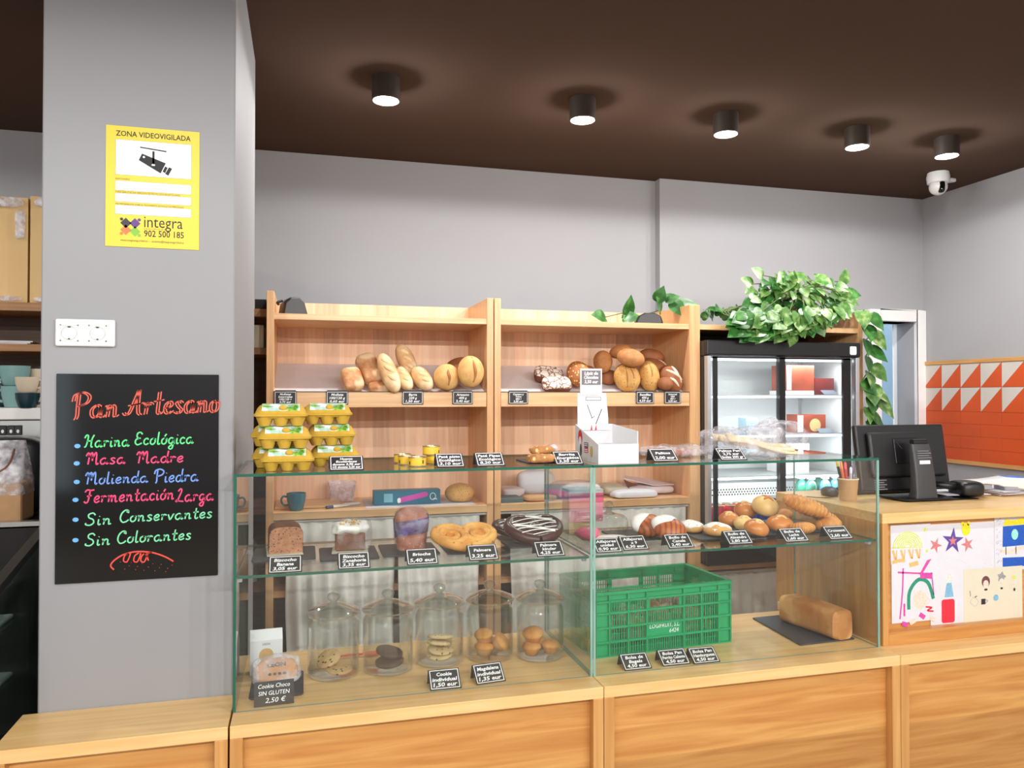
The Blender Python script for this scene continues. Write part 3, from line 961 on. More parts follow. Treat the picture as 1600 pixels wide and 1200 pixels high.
def card_print(t, T, w, l, lines):
    b = MB(); b.T = T
    m_, k = 0.0035, 0.0022
    for x0, x1, y0, y1 in ((-w / 2 + m_, w / 2 - m_, m_, m_ + k), (-w / 2 + m_, w / 2 - m_, l - m_ - k, l - m_), (-w / 2 + m_, -w / 2 + m_ + k, m_, l - m_), (w / 2 - m_ - k, w / 2 - m_, m_, l - m_)):
        b.add([(x0, y0, 0.0006), (x1, y0, 0.0006), (x1, y1, 0.0006), (x0, y1, 0.0006)], [(0, 1, 2, 3)])
    b.build('border', 'ink', t)
    b = MB(); b.T = T
    n = len(lines)
    top = l - 0.009
    hs = (l - 0.016) / n
    for i, s_ in enumerate(lines):
        big = i == n - 1
        sz = min(hs * 1.05, 0.0185 if big else 0.0155)
        wd = min(w - 0.018, len(s_) * sz * (0.52 if big else 0.5))
        write(b, s_, sz, 0.0, top - (i + 0.82) * hs, 0.0007, width=wd, shear=0.16, bold=0.0004)
    b.build('lettering', 'ink', t)


ZS, ZT = 0.997, 1.28
price_card(445, 899, ZS, ('Bizcocho', 'Banana', '3,05 eur'), 'black price card before the brown banana cake slab, end of the glass shelf')
price_card(554, 890, ZS, ('Bizcocho', 'Zanahoria', '3,35 eur'), 'black price card before the white-frosted carrot cake')
price_card(661, 883, ZS, ('Brioche', '5,40 eur'), 'black price card before the tall wrapped brioche', w=0.093)
price_card(757, 876, ZS, ('Palmera', '3,25 eur'), 'black price card before the golden heart-shaped palmier')
price_card(862, 870, ZS, ('Palmera', 'kinder', '4,25 eur'), 'black price card before the chocolate striped palmiers')
price_card(953, 864, ZS, ('Alfajores', 'unidad', '0,90 eur'), 'black price card just right of the glass divider before the pink boxes', w=0.088)
price_card(995, 860, ZS, ('Alfajores', 'x 9', '6,30 eur'), 'black price card before the glass dome, reading Alfajores x 9', w=0.09)
price_card(1066, 857, ZS, ('Bollo de', 'Canela', '2,40 eur'), 'black price card before the two iced cinnamon buns')
price_card(1159, 851, ZS, ('Bollo de', 'Almendra', '2,80 eur'), 'black price card before the sugar-dusted almond buns')
price_card(1247, 847, ZS, ('Bollo de', 'Leche', '1,60 eur'), 'black price card before the shiny round milk buns')
price_card(1316, 843, ZS, ('Croissant', '2,60 eur'), 'black price card before the croissants, far end of the glass shelf')
price_card(542, 731, ZT, ('Huevos', 'Ecológicos', 'docena 3,90 eur', '1/2 docena 2,25 eur'), 'black price card leaning before the egg cartons on the glass top', Y=2.27, w=0.098)
price_card(705, 727, ZT, ('Paté pisto', 'Ecológico', '3,10 eur'), 'black price card beside the yellow tins on the glass top', Y=2.285, w=0.085)
price_card(768, 725, ZT, ('Paté Pipas', 'Ecológico', '8,20 eur'), 'black price card alone on the glass top, right of the yellow tins\' card', Y=2.29, w=0.09)
price_card(891, 722, ZT, ('Barrita', 'Energética', '3,30 eur'), 'black price card before the grain bars, left of the white display carton', Y=2.275, w=0.092)
price_card(1042, 715, ZT, ('Palitos', '2,00 eur'), 'black price card right of the white display carton on the glass top', Y=2.30, w=0.09)
price_card(1148, 714, ZT, ('Palitos Pan', '2,75 eur', 'bolsa 200 gr'), 'black price card before the clear bag of breadsticks on the glass top', Y=2.285, w=0.098)
price_card(697, 1078, ZB, ('Cookie', 'individual', '1,50 eur'), 'black price card on the counter before the jar of stacked cookies', w=0.094, l=0.066, tilt=42)
price_card(768, 1068, ZB, ('Magdalena', 'individual', '1,35 eur'), 'black price card on the counter before the two muffin jars', w=0.094, l=0.066, tilt=42, rotz=R(6))
price_card(998, 1047, ZB, ('Bolsa de', 'Bagels', '4,50 eur'), 'black price card left of three before the green crate', w=0.094, l=0.062, tilt=36)
price_card(1058, 1040, ZB, ('Bolsa Pan', 'Perrito Caliente', '4,50 eur'), 'black price card in the middle of three before the green crate', w=0.098, l=0.062, tilt=36)
price_card(1106, 1037, ZB, ('Bolsa Pan', 'Hamburguesa', '4,50 eur'), 'black price card right of three before the green crate', w=0.094, l=0.062, tilt=36)


def shelf_tag(px, py, lines, label, w=0.098, h=0.062, dark=True):
    p = at(px, py, Y=YS - 0.012)
    t = thing('shelf_tag', label, 'price tag', (p.x, YS - 0.0085, 1.5165 - h / 2), 0, 'price tags on the bread tray lips')
    MB().box(-w / 2, w / 2, -0.004, -0.001, -h / 2, h / 2).build('card', 'card', t)
    MB().box(-w / 2 + 0.004, w / 2 - 0.004, -0.0035, 0.012, h / 2, h / 2 + 0.004).build('clip', 'black', t)
    card_print(t, Matrix.Translation((0, -0.0042, -h / 2)) @ FRONT, w, h, lines)
    return t


shelf_tag(446, 626, ('Molletes', 'Integrales', '100/120 g', '0,70 eur'), 'shelf tag at the left end of the bread tray, above the left egg cartons')
shelf_tag(527, 626, ('Mollete', '100/120 g', '0,60 eur'), 'shelf tag on the tray lip above the right egg cartons')
shelf_tag(645, 626, ('Barra', '220 g', '1,50 eur'), 'shelf tag below the slashed baton loaves')
shelf_tag(723, 626, ('Artesano', '400 g', '3,40 eur'), 'shelf tag below the round golden loaves')
shelf_tag(810, 626, ('Centeno y', 'Trigo', '450 g', '3,50 eur'), 'shelf tag at the left end of the right tray, below the sugar-crackled loaves')
shelf_tag(1008, 626, ('Semillas', '450 g', '4,50 eur'), 'shelf tag below the big seeded yellow loaves')
shelf_tag(1051, 626, ('Integral', '100%', '450 g', '3,50 eur'), 'shelf tag at the right end of the right tray, below the brown slashed loaf', w=0.092)

# ------------------------------------------------------------------ bread on the tilted trays
crust('c_mollete', (184, 112, 62), (228, 182, 132), 16, 0.5, flour=(238, 206, 164))
crust('c_barra', (206, 152, 96), (236, 200, 150), 10, 0.3, flour=(240, 214, 174))
crust('c_barra_cut', (224, 178, 122), (244, 216, 172), 18, 0.3)
crust('c_artesano', (208, 152, 86), (234, 190, 124), 16, 0.35)
crust('c_crack', (150, 92, 44), (190, 128, 70), 20, 0.5)
crust('c_seed', (196, 140, 72), (224, 178, 106), 12, 0.6, seeds=(96, 66, 36), seed_scale=85, amount=0.17)
crust('c_round', (170, 104, 54), (206, 146, 90), 14, 0.5, seeds=(226, 188, 130), seed_scale=95, amount=0.14)
crust('c_grain', (150, 84, 40), (190, 120, 62), 14, 0.7, seeds=(238, 200, 136), seed_scale=70, amount=0.30)
crust('c_brown', (126, 72, 42), (172, 108, 66), 8, 0.25)
crust('c_flour', (226, 196, 166), (246, 228, 206), 20, 0.2)
crust('c_choc_dark', (94, 52, 36), (126, 74, 52), 18, 0.4)


def crackle(name, c, cr, scale=40):
    m, n, l, p = base(name)
    tc = n.new('ShaderNodeTexCoord')
    vo = n.new('ShaderNodeTexVoronoi'); vo.feature = 'DISTANCE_TO_EDGE'; vo.inputs['Scale'].default_value = scale
    nz = n.new('ShaderNodeTexNoise'); nz.inputs['Scale'].default_value = 30
    mx = n.new('ShaderNodeMix'); mx.data_type = 'RGBA'; mx.inputs[0].default_value = 0.03
    l.new(tc.outputs['Object'], nz.inputs['Vector'])
    l.new(tc.outputs['Object'], mx.inputs[6]); l.new(nz.outputs['Color'], mx.inputs[7])
    l.new(mx.outputs[2], vo.inputs['Vector'])
    rp = n.new('ShaderNodeValToRGB')
    rp.color_ramp.elements[0].position, rp.color_ramp.elements[0].color = 0.02, srgb(*cr)
    rp.color_ramp.elements[1].position, rp.color_ramp.elements[1].color = 0.12, srgb(*c)
    l.new(vo.outputs['Distance'], rp.inputs['Fac']); l.new(rp.outputs['Color'], p.inputs['Base Color'])
    b = n.new('ShaderNodeBump'); b.inputs['Strength'].default_value = 0.6; b.inputs['Distance'].default_value = 0.006
    l.new(vo.outputs['Distance'], b.inputs['Height']); l.new(b.outputs['Normal'], p.inputs['Normal'])
    p.inputs['Roughness'].default_value = 0.8
    MATS[name] = m
    return m


crackle('c_crackle', (248, 236, 222), (120, 66, 42), 34)
for k in list(MATS):
    M.setdefault(k, MATS[k])
TILT = math.atan((TR1[1] - TR0[1]) / (TR1[0] - TR0[0]))


def on_tray(px, py, h):
    """centre of a loaf seen at the pixel whose middle stands h off the tilted tray"""
    best = None
    for i in range(110):
        Y = 3.63 + i * 0.004
        p = at(px, py, Y=Y)
        e = abs((p.z - (TR0[1] + (Y - TR0[0]) * math.tan(TILT))) * math.cos(TILT) - h)
        if best is None or e < best[0]:
            best = (e, p)
    return best[1]


def loaf(px, py, r, mat, label, kind='bread_loaf', h=None, rot=(0, 0, 0), e=(0.9, 0.9), amp=0.10, seed=0, cuts=(), cutmat='c_crack', cutw=0.007, group='loaves on the bread trays', loc=None, fn=None, flat=0.75, lean=True, cat='bread'):
    """a baked loaf with its slashes; local x runs along it"""
    rr = Matrix.Rotation(TILT + rot[0], 3, 'X') @ Matrix.Rotation(rot[1], 3, 'Y') @ Matrix.Rotation(rot[2], 3, 'Z') if lean else Euler(rot).to_matrix()
    if loc is None:
        nn = rr.transposed() @ Vector((0, -math.sin(TILT), math.cos(TILT)))
        ext = math.sqrt(sum((nn[i] * r[i]) ** 2 for i in range(3))) * 0.9
        loc = on_tray(px, py, h if h is not None else ext)
    t = thing(kind, label, cat, loc, 0, group, rot=tuple(rr.to_euler()))
    MB().blob((0, 0, 0), r, nu=30, nv=18, e=e, amp=amp, freq=0.55 / max(r), seed=seed, flat=flat, fn=fn).build('crust', mat, t, smooth=True)
    for cpts in cuts:
        pts = []
        for x, y in cpts:
            k = max(0.0, 1 - abs(x) ** 2.1 - abs(y) ** 2.1)
            pts.append((x * r[0], y * r[1], r[2] * (k ** 0.48) * 1.0 - 0.001))
        n_ = len(spline(pts, 5))
        MB().tube(spline(pts, 5), [cutw * (0.35 + 0.65 * math.sin(PI * min(1, max(0, i / (n_ - 1))))) for i in range(n_)], 8, flat=0.55).build('slash', cutmat, t, smooth=True)
    return t


H = PI / 2
G_U1, G_U2 = 'loaves on the left bread tray', 'loaves on the right bread tray'
# left tray: rectangular rustic rolls, then slashed batons leaning upright
mol = dict(mat='c_mollete', e=(0.5, 0.6), kind='rustic_roll', group=G_U1, amp=0.14)
loaf(599, 609, (0.07, 0.03, 0.022), label='rustic roll lying underneath the two rectangular rolls, only its edge showing', seed=3, rot=(R(6), 0, 0.05), **mol)
loaf(551, 598, (0.046, 0.062, 0.032), label='browned rectangular rustic roll at the left end of the left tray\'s bread', seed=1, rot=(R(34), 0, R(12)), **mol)
loaf(578, 592, (0.05, 0.082, 0.034), label='rectangular rustic roll leaning second from left on the left tray', seed=2, rot=(R(38), 0, R(20)), **mol)
bar = dict(mat='c_barra', e=(0.9, 0.9), kind='baton_loaf', group=G_U1, amp=0.06, cutmat='c_barra_cut', cutw=0.013,
           cuts=([(-.35, .62), (.0, .5), (.35, .22)], [(-.35, .22), (0, .05), (.4, -.2)], [(-.35, -.25), (0, -.42), (.32, -.62)]))
loaf(621, 600, (0.036, 0.08, 0.03), label='slashed baton loaf lying behind between the two upright batons', seed=5, rot=(R(24), 0, R(16)), **bar)
loaf(651, 601, (0.042, 0.074, 0.034), label='pale slashed baton loaf, rightmost of the batons and lowest', seed=6, rot=(R(30), 0, R(24)), **bar)
loaf(605, 588, (0.042, 0.104, 0.036), label='slashed baton loaf tilted upright, beside the rectangular rolls', seed=4, rot=(R(44), 0, R(18)), **bar)
loaf(637, 585, (0.042, 0.096, 0.036), label='slashed baton loaf tilted upright with a browned tip, second upright baton', seed=7, rot=(R(46), 0, R(20)), **bar)
art = dict(mat='c_artesano', kind='round_loaf', group=G_U1, amp=0.05, e=(1, 1), cutw=0.008)
loaf(722, 575, (0.085, 0.06, 0.05), label='darker round loaf lying behind the two golden round loaves', seed=8, rot=(R(10), 0, 0.2), h=0.09, **{**art, 'mat': 'c_brown'})
loaf(701, 594, (0.064, 0.066, 0.05), label='golden round loaf with one crack, left of the pair', seed=9, rot=(R(48), 0, 0), cuts=([(0, -.8), (.06, -.3), (-.03, .1), (.04, .7)],), **art)
loaf(742, 591, (0.064, 0.078, 0.05), label='golden oblong loaf standing at the right end of the left tray', seed=10, rot=(R(52), 0, R(-4)), cuts=([(.1, -.8), (.2, -.3), (.1, .2), (-.05, .8)],), **art)
# right tray
ck = dict(mat='c_choc_dark', e=(0.5, 0.6), kind='crackled_loaf', group=G_U2, amp=0.04)


def crackled(px, py, r, label, seed, rot, h=None):
    t = loaf(px, py, r, label=label, seed=seed, rot=rot, h=h, **ck)
    MB().blob((0, 0, r[2] * 0.22), (r[0] * 1.0, r[1] * 0.98, r[2] * 0.86), nu=30, nv=16, e=(0.5, 0.6), amp=0.05, freq=6, seed=seed + 3).build('sugar_crust', 'c_crackle', t, smooth=True)


crackled(857, 588, (0.076, 0.05, 0.034), 'sugar-crackled dark loaf lying at the back of the crackled pair', 12, (R(14), 0, -0.2))
crackled(869, 603, (0.074, 0.042, 0.028), 'white sugar-crackled dark loaf at the front of the crackled pair', 13, (R(25), 0, 0.0))
rd = dict(mat='c_round', kind='round_loaf', group=G_U2, amp=0.05, e=(1, 1))
loaf(893, 592, (0.062, 0.075, 0.05), label='grain-crusted round loaf half hidden by the white display carton', seed=14, rot=(R(30), 0, 0), **{**rd, 'mat': 'c_grain'})
loaf(918, 585, (0.055, 0.055, 0.045), label='brown round loaf directly behind the white display carton', seed=15, **rd)
loaf(951, 590, (0.05, 0.045, 0.04), label='small dark round loaf low behind the big seeded loaves', seed=16, **{**rd, 'mat': 'c_brown'})
loaf(941, 572, (0.048, 0.06, 0.058), label='brown round loaf standing left in the back of the seeded pile', seed=17, rot=(R(30), 0, 0), h=0.1, **rd)
loaf(966, 552, (0.062, 0.05, 0.036), label='topmost brown loaf of the seeded pile', seed=18, rot=(R(-6), R(-14), 0.1), h=0.165, **rd)
loaf(975, 568, (0.078, 0.055, 0.045), label='brown seeded loaf under the topmost one in the pile', seed=19, rot=(R(10), R(10), 0), h=0.12, **rd)
sd = dict(mat='c_seed', kind='seeded_loaf', group=G_U2, amp=0.05, e=(1, 1), cutw=0.005, cutmat='c_crack')
loaf(979, 592, (0.070, 0.080, 0.052), label='big seeded yellow loaf at the front of the right tray, scored in lobes', seed=20, rot=(R(46), 0, 0.1), cuts=([(-.35, -.8), (-.3, -.2), (-.15, .6)], [(.15, -.7), (.2, 0), (.05, .7)]), **sd)
loaf(1011, 590, (0.055, 0.085, 0.05), label='seeded yellow loaf standing right beside the big lobed one', seed=21, rot=(R(46), 0, -0.05), cuts=([(-.2, -.7), (-.1, 0), (-.2, .6)],), **sd)
br = dict(mat='c_brown', kind='brown_loaf', group=G_U2, amp=0.03, e=(1, 1), cutmat='c_flour', cutw=0.009)
loaf(1017, 563, (0.072, 0.05, 0.04), label='smooth brown loaf lying at the back near the right end of the tray', seed=22, rot=(0, R(6), -0.2), h=0.1, **br)
loaf(1027, 578, (0.078, 0.055, 0.045), label='brown loaf with a pale rim lying behind the slashed brown loaf', seed=23, rot=(R(8), R(12), -0.3), h=0.085, cuts=([(.1, .5), (.5, .35), (.78, 0)],), **br)
loaf(1033, 604, (0.04, 0.04, 0.035), label='small dark loaf squeezed between the seeded and slashed brown loaves', seed=24, **br)
loaf(1048, 594, (0.056, 0.078, 0.045), label='brown loaf with crossing floury slashes at the right end of the tray', seed=25, rot=(R(44), 0, R(14)), cuts=([(-.45, .55), (-.1, .25), (.35, -.1), (.7, -.4)], [(.3, .7), (.35, .2), (.5, -.6)], [(-.5, -.1), (-.2, -.4), (.1, -.8)]), **br)

# ------------------------------------------------------------------ egg cartons
def label_mat():
    m, n, l, p = base('egg_label')
    tc = n.new('ShaderNodeTexCoord')
    nz = n.new('ShaderNodeTexNoise'); nz.inputs['Scale'].default_value = 32; nz.inputs['Detail'].default_value = 5
    l.new(tc.outputs['Object'], nz.inputs['Vector'])
    rp = n.new('ShaderNodeValToRGB'); e = rp.color_ramp.elements
    e[0].position, e[0].color = 0.36, srgb(52, 120, 60)
    e[1].position, e[1].color = 0.62, srgb(240, 244, 240)
    k = e.new(0.44); k.color = srgb(150, 200, 66)
    k = e.new(0.53); k.color = srgb(176, 204, 206)
    l.new(nz.outputs['Fac'], rp.inputs['Fac']); l.new(rp.outputs['Color'], p.inputs['Base Color'])
    p.inputs['Roughness'].default_value = 0.3
    M['egg_label'] = m


label_mat()


def rrect(w, d_, r, n=6):
    out = []
    for cx, cy, a0 in ((w / 2 - r, d_ / 2 - r, 0), (-w / 2 + r, d_ / 2 - r, 90), (-w / 2 + r, -d_ / 2 + r, 180), (w / 2 - r, -d_ / 2 + r, 270)):
        for i in range(n + 1):
            a = R(a0 + 90 * i / n)
            out.append((cx + r * math.cos(a), cy + r * math.sin(a)))
    return out


def make_carton(label):
    t = thing('egg_carton', label, 'egg carton', (0, 0, 0), 0, 'yellow egg cartons stacked on the glass top')
    b = MB()   # lid
    rows = []
    for w, d_, r, z in ((0.150, 0.104, 0.02, 0.031), (0.151, 0.105, 0.02, 0.034), (0.142, 0.097, 0.022, 0.037), (0.138, 0.093, 0.026, 0.043), (0.131, 0.085, 0.03, 0.051), (0.12, 0.074, 0.028, 0.058), (0.106, 0.06, 0.024, 0.062), (0.09, 0.046, 0.02, 0.0635)):
        rows.append([(x, y, z) for x, y in rrect(w, d_, r)])
    b.grid(rows, 0, True, True)
    b.build('lid', 'pulp', t, smooth='auto')
    b = MB()   # base: rim and six tapering cups
    rows = []
    for w, d_, z in ((0.128, 0.086, 0.022), (0.140, 0.096, 0.028), (0.150, 0.104, 0.0285), (0.150, 0.104, 0.031)):
        rows.append([(x, y, z) for x, y in rrect(w, d_, 0.02)])
    b.grid(rows, 0, True, True)
    for cx in (-0.045, 0, 0.045):
        for cy in (-0.0235, 0.0235):
            b.lathe([(0.012, 0.0), (0.0145, 0.001), (0.0225, 0.021), (0.0245, 0.027)], 10, 0, (cx, cy, 0), True)
    b.build('tray', 'pulp', t, smooth='auto')
    b = MB()
    rows = []
    for u_ in range(9):
        x = -0.052 + 0.104 * u_ / 8
        rows.append([(x, -0.0462, 0.0445), (x, -0.0425, 0.0518), (x, -0.0368, 0.0588), (x, -0.029, 0.0632), (x, -0.012, 0.0642), (x, 0.02, 0.0642)])
    b.grid(rows)
    lb = b.build('paper_label', 'egg_label', t, smooth=True)
    MB().blob((0.006, -0.0445, 0.053), (0.0115, 0.004, 0.008), nu=12, nv=8).build('latch', 'pulp', t, smooth=True)
    b = MB(); b.T = Matrix.Translation((0.0, -0.0405, 0.0575)) @ Matrix.Rotation(R(52), 4, 'X')
    for s_, x, y, w_ in (('HUEVOS', 0.033, 0.0, 0.026), ('ECOLOGICOS', 0.033, -0.006, 0.03), ('camperos', -0.034, -0.002, 0.026)):
        write(b, s_, 0.006, x, y, 0.0, width=w_)
    b.build('lettering', 'ink_black', lb)
    return t


CH = 0.0645
rowsE = [  # px of the middle, level, y, label
    (450, 0, 2.335, 'yellow egg carton at the bottom of the front left stack, its label washed white'),
    (522, 0, 2.445, 'yellow egg carton at the bottom of the right stack, behind the price card'),
    (445, 1, 2.335, 'yellow egg carton in the middle of the front left stack'),
    (517, 1, 2.445, 'yellow egg carton in the middle of the right stack'),
    (439, 2, 2.335, 'yellow egg carton on top of the front left stack'),
    (511, 2, 2.445, 'yellow egg carton on top of the right stack'),
    (434, 0, 2.452, 'yellow egg carton at the bottom of the rear left stack, poking out at the left'),
    (432, 1, 2.452, 'yellow egg carton on top of the rear left stack, poking out at the left'),
]
first = None
for px, lv, y, lab in rowsE:
    p = at(px, 700, Y=y)
    if first is None:
        first = make_carton(lab); o = first
    else:
        o = dup(first, label=lab)
    o.location = (p.x, y, ZT + 0.0005 + lv * CH)
    o.rotation_euler = (0, 0, R((px * 7 % 5) - 2))

# ------------------------------------------------------------------ yellow tins
def make_tin(label):
    t = thing('food_tin', label, 'tin', (0, 0, 0), 0, 'yellow tins on the glass top')
    r, h = 0.0275, 0.029
    MB().lathe([(0, 0.0), (r, 0.0), (r + .0008, .002), (r - .0006, .003), (r - .0006, h - .003), (r + .0008, h - .002), (r + .0006, h), (r - .002, h), (r - .003, h - .0025), (r * .6, h - .002), (0, h - .002)], 32).build('can', 'tin', t, smooth='auto')
    MB().lathe([(r - .0002, .0035), (r - .0002, h - .0035)], 32).build('label_band', 'tin_label', t, smooth=True)
    b = MB()
    for a0, a1, z0, z1 in ((200, 212, .006, .016), (296, 306, .009, .02)):
        rows = [[((r + .0002) * math.cos(R(a0 + (a1 - a0) * i / 3)), (r + .0002) * math.sin(R(a0 + (a1 - a0) * i / 3)), z) for i in range(4)] for z in (z0, z1)]
        b.grid(rows)
    b.build('print_mark', 'charcoal', t)
    return t


tn = make_tin('yellow tin at the front of the little tin pile')
p = at(652, 720, Y=2.36); tn.location = (p.x, 2.36, ZT + .0003)
for px, y, lv, lab in ((636, 2.42, 0, 'yellow tin half hidden second from left at the bottom of the pile'), (629, 2.485, 0, 'yellow tin at the back left of the little tin pile'), (679, 2.425, 0, 'yellow tin at the right of the pile, under the upper tin and behind the card'), (674, 2.42, 1, 'yellow tin standing on top of the little tin pile')):
    p = at(px, 700, Y=y)
    dup(tn, (p.x, y, ZT + .0003 + lv * .0293), (0, 0, px % 3), lab)

# ------------------------------------------------------------------ slates
def slate(px0, px1, py, Z, dep, label, mat='slate', h=0.005, rotz=0.0, y=None, w=None):
    a, c = at(px0, py, Z=Z), at(px1, py, Z=Z)
    yy = y if y is not None else a.y
    if y is not None:
        a, c = at(px0, 700, Y=y), at(px1, 700, Y=y)
    w = w or (c.x - a.x)
    b = MB()
    b.prism([(x, yq + dep / 2) for x, yq in rrect(w, dep, 0.012)], 0, h)
    o = b.build('slate_plate', mat, None, bevel=0.0008)
    o.location = (a.x + w / 2, yy, Z + 0.0003)
    o.rotation_euler = (0, 0, rotz)
    return tag(o, label, 'slate board', 'slate boards in the glass cases')


SL = 0.0055
slate(392, 494, 880, ZS, 0.20, 'slate board under the brown banana cake, end of the shelf')
slate(500, 596, 879, ZS, 0.20, 'slate board under the carrot cake')
slate(599, 693, 872, ZS, 0.19, 'slate board under the wrapped brioche')
slate(700, 785, 868, ZS, 0.19, 'slate board under the golden palmier')
slate(799, 887, 858, ZS, 0.22, 'slate board under the chocolate palmiers')
slate(972, 1076, 847, ZS, 0.20, 'slate board under the cinnamon buns')
slate(1092, 1158, 845, ZS, 0.20, 'slate board under the almond buns')
slate(1176, 1338, 839, ZS, 0.26, 'wide slate board under the milk buns and croissants')
slate(388, 474, 1095, ZB, 0.20, 'slate board under the wrapped cookie at the counter corner')
slate(826, 905, 722, ZT, 0.16, 'slate board under the grain bars on the glass top', y=2.32)

# ------------------------------------------------------------------ cakes on the glass shelf
crust('c_crumb_brown', (158, 102, 70), (198, 140, 104), 55, 0.9, seeds=(92, 54, 36), seed_scale=110, amount=0.22)
crust('c_cake_crust', (84, 44, 28), (120, 68, 44), 22, 0.7)
crust('c_crumb_carrot', (96, 50, 26), (146, 84, 48), 55, 0.9, seeds=(190, 120, 70), seed_scale=120, amount=0.16)
crust('c_frosting', (240, 234, 222), (252, 248, 242), 24, 0.7)
crust('c_nuts', (184, 136, 52), (226, 182, 90), 70, 0.9)
crust('c_brioche', (150, 72, 40), (196, 112, 66), 30, 0.6, seeds=(218, 146, 92), seed_scale=90, amount=0.2)
crust('c_puff', (198, 122, 46), (238, 184, 98), 12, 0.4, seeds=(176, 96, 38), seed_scale=40, amount=0.16)
crust('c_choc', (66, 38, 36), (84, 50, 46), 20, 0.1, rough=0.3)
crust('c_bun', (196, 108, 44), (222, 148, 74), 7, 0.12, rough=0.3)
crust('c_bun_top', (232, 180, 106), (246, 214, 150), 16, 0.2, rough=0.4)
crust('c_cinnamon', (176, 90, 46), (206, 118, 64), 12, 0.25, rings=(18, (150, 70, 34)), rough=0.4)
crust('c_glaze', (246, 240, 234), (253, 250, 247), 30, 0.2, rough=0.35)
crust('c_sugar', (236, 226, 220), (252, 248, 246), 50, 0.9, seeds=(190, 150, 120), seed_scale=60, amount=0.16)
crust('c_tan', (206, 142, 74), (236, 184, 112), 14, 0.3)
crust('c_croissant', (188, 114, 50), (228, 164, 88), 14, 0.35, rough=0.45)
crust('c_muffin', (206, 122, 52), (238, 172, 92), 16, 0.4)
crust('c_muffin_side', (226, 168, 104), (242, 196, 134), 30, 0.3)
crust('c_cookie', (196, 150, 92), (222, 182, 124), 26, 0.6, seeds=(56, 34, 26), seed_scale=52, amount=0.2)
crust('c_cookie_pale', (220, 190, 136), (238, 214, 168), 30, 0.4, seeds=(50, 34, 28), seed_scale=62, amount=0.17)
crust('c_cookie_dark', (64, 44, 40), (82, 58, 52), 20, 0.3)
crust('c_loaf_tin', (168, 106, 52), (206, 146, 84), 10, 0.3, flour=(216, 168, 108))
crust('c_bar', (168, 104, 56), (206, 150, 92), 40, 1.0, seeds=(238, 200, 130), seed_scale=70, amount=0.32)
crust('c_stick', (232, 206, 160), (246, 228, 190), 20, 0.3)
for k in list(MATS):
    M.setdefault(k, MATS[k])
Zc = ZS + SL + 0.0004


def slab(t, w, h, dep, e, mats, n=28, top=0.55, amp=0.03, seed=0):
    """a cake slab: cut face to the front, domed crust over the top and sides"""
    rows = []
    for k in range(9):
        y = dep * k / 8
        row = []
        for j in range(n + 1):
            a = PI * j / n
            x = -w / 2 * math.copysign(abs(math.cos(a)) ** e, math.cos(a))
            z = h * (top + (1 - top) * (abs(math.sin(a)) ** 0.8)) if 0 < j < n else 0.0
            z = h * top * min(1, j / 2.0, (n - j) / 2.0) + (h * (1 - top) * (math.sin(a) ** 0.8 if math.sin(a) > 0 else 0))
            q = 1 + amp * noise.noise(Vector((x * 30, y * 24, z * 30 + seed)))
            row.append((x * q, y, z * q))
        rows.append(row)
    b = MB(); b.grid(rows, 0)
    b.add([(p[0], p[1], p[2]) for p in rows[-1]], [list(range(n + 1))], 0)
    b.build('crust', mats[0], t, smooth='auto')
    b = MB(); b.add([(p[0] * 0.985, 0.0012 * noise.noise(Vector(p) * 90) - 0.0004, p[2] * 0.985 + 0.0004) for p in rows[0]], [list(range(n + 1))])
    b.build('cut_face', mats[1], t)


p = at(447, 865, Z=Zc)
t = thing('banana_cake', 'brown banana cake slab with its cut face forward, on the slate at the shelf end', 'cake', (p.x, p.y, Zc + 0.001), R(4))
slab(t, 0.103, 0.083, 0.11, 0.45, ('c_cake_crust', 'c_crumb_brown'), seed=2)
o = MB().box(-0.058, 0.05, -0.035, 0.10, 0, 0.0008).build('cake_paper', 'cream_paper', t)
p = at(547, 862, Z=Zc)
t = thing('carrot_cake', 'dark carrot cake slab with white frosting and chopped nuts, wrapped in clear film', 'cake', (p.x, p.y, Zc + 0.001), R(-4))
MB().box(-0.047, 0.047, 0, 0.10, 0.001, 0.06).build('crumb', 'c_crumb_carrot', t, bevel=0.006, seg=2)
MB().blob((0, 0.05, 0.066), (0.056, 0.06, 0.022), nu=30, nv=14, e=(0.5, 0.8), amp=0.35, freq=38, seed=4).build('frosting', 'c_frosting', t, smooth=True)
b = MB()
rnd = random.Random(5)
for k in range(46):
    x, y = rnd.uniform(-.036, .032), rnd.uniform(.0, .08)
    b.blob((x, y, 0.086 - 4.5 * x * x + rnd.uniform(-.001, .003)), (.005, .004, .003), (rnd.random() * 3, rnd.random() * 3, 0), 6, 4)
b.build('chopped_nut', 'c_nuts', t, smooth=True)['kind'] = 'stuff'
MB().box(-0.056, 0.056, -0.03, 0.10, 0, 0.0008).build('cake_paper', 'cream_paper', t)
b = MB(); b.blob((0.012, 0.05, 0.045), (0.058, 0.064, 0.05), nu=24, nv=14, e=(0.4, 0.5), amp=0.05, freq=26, seed=8, flat=0.85)
b.build('film', 'film_thin', t, smooth=True)
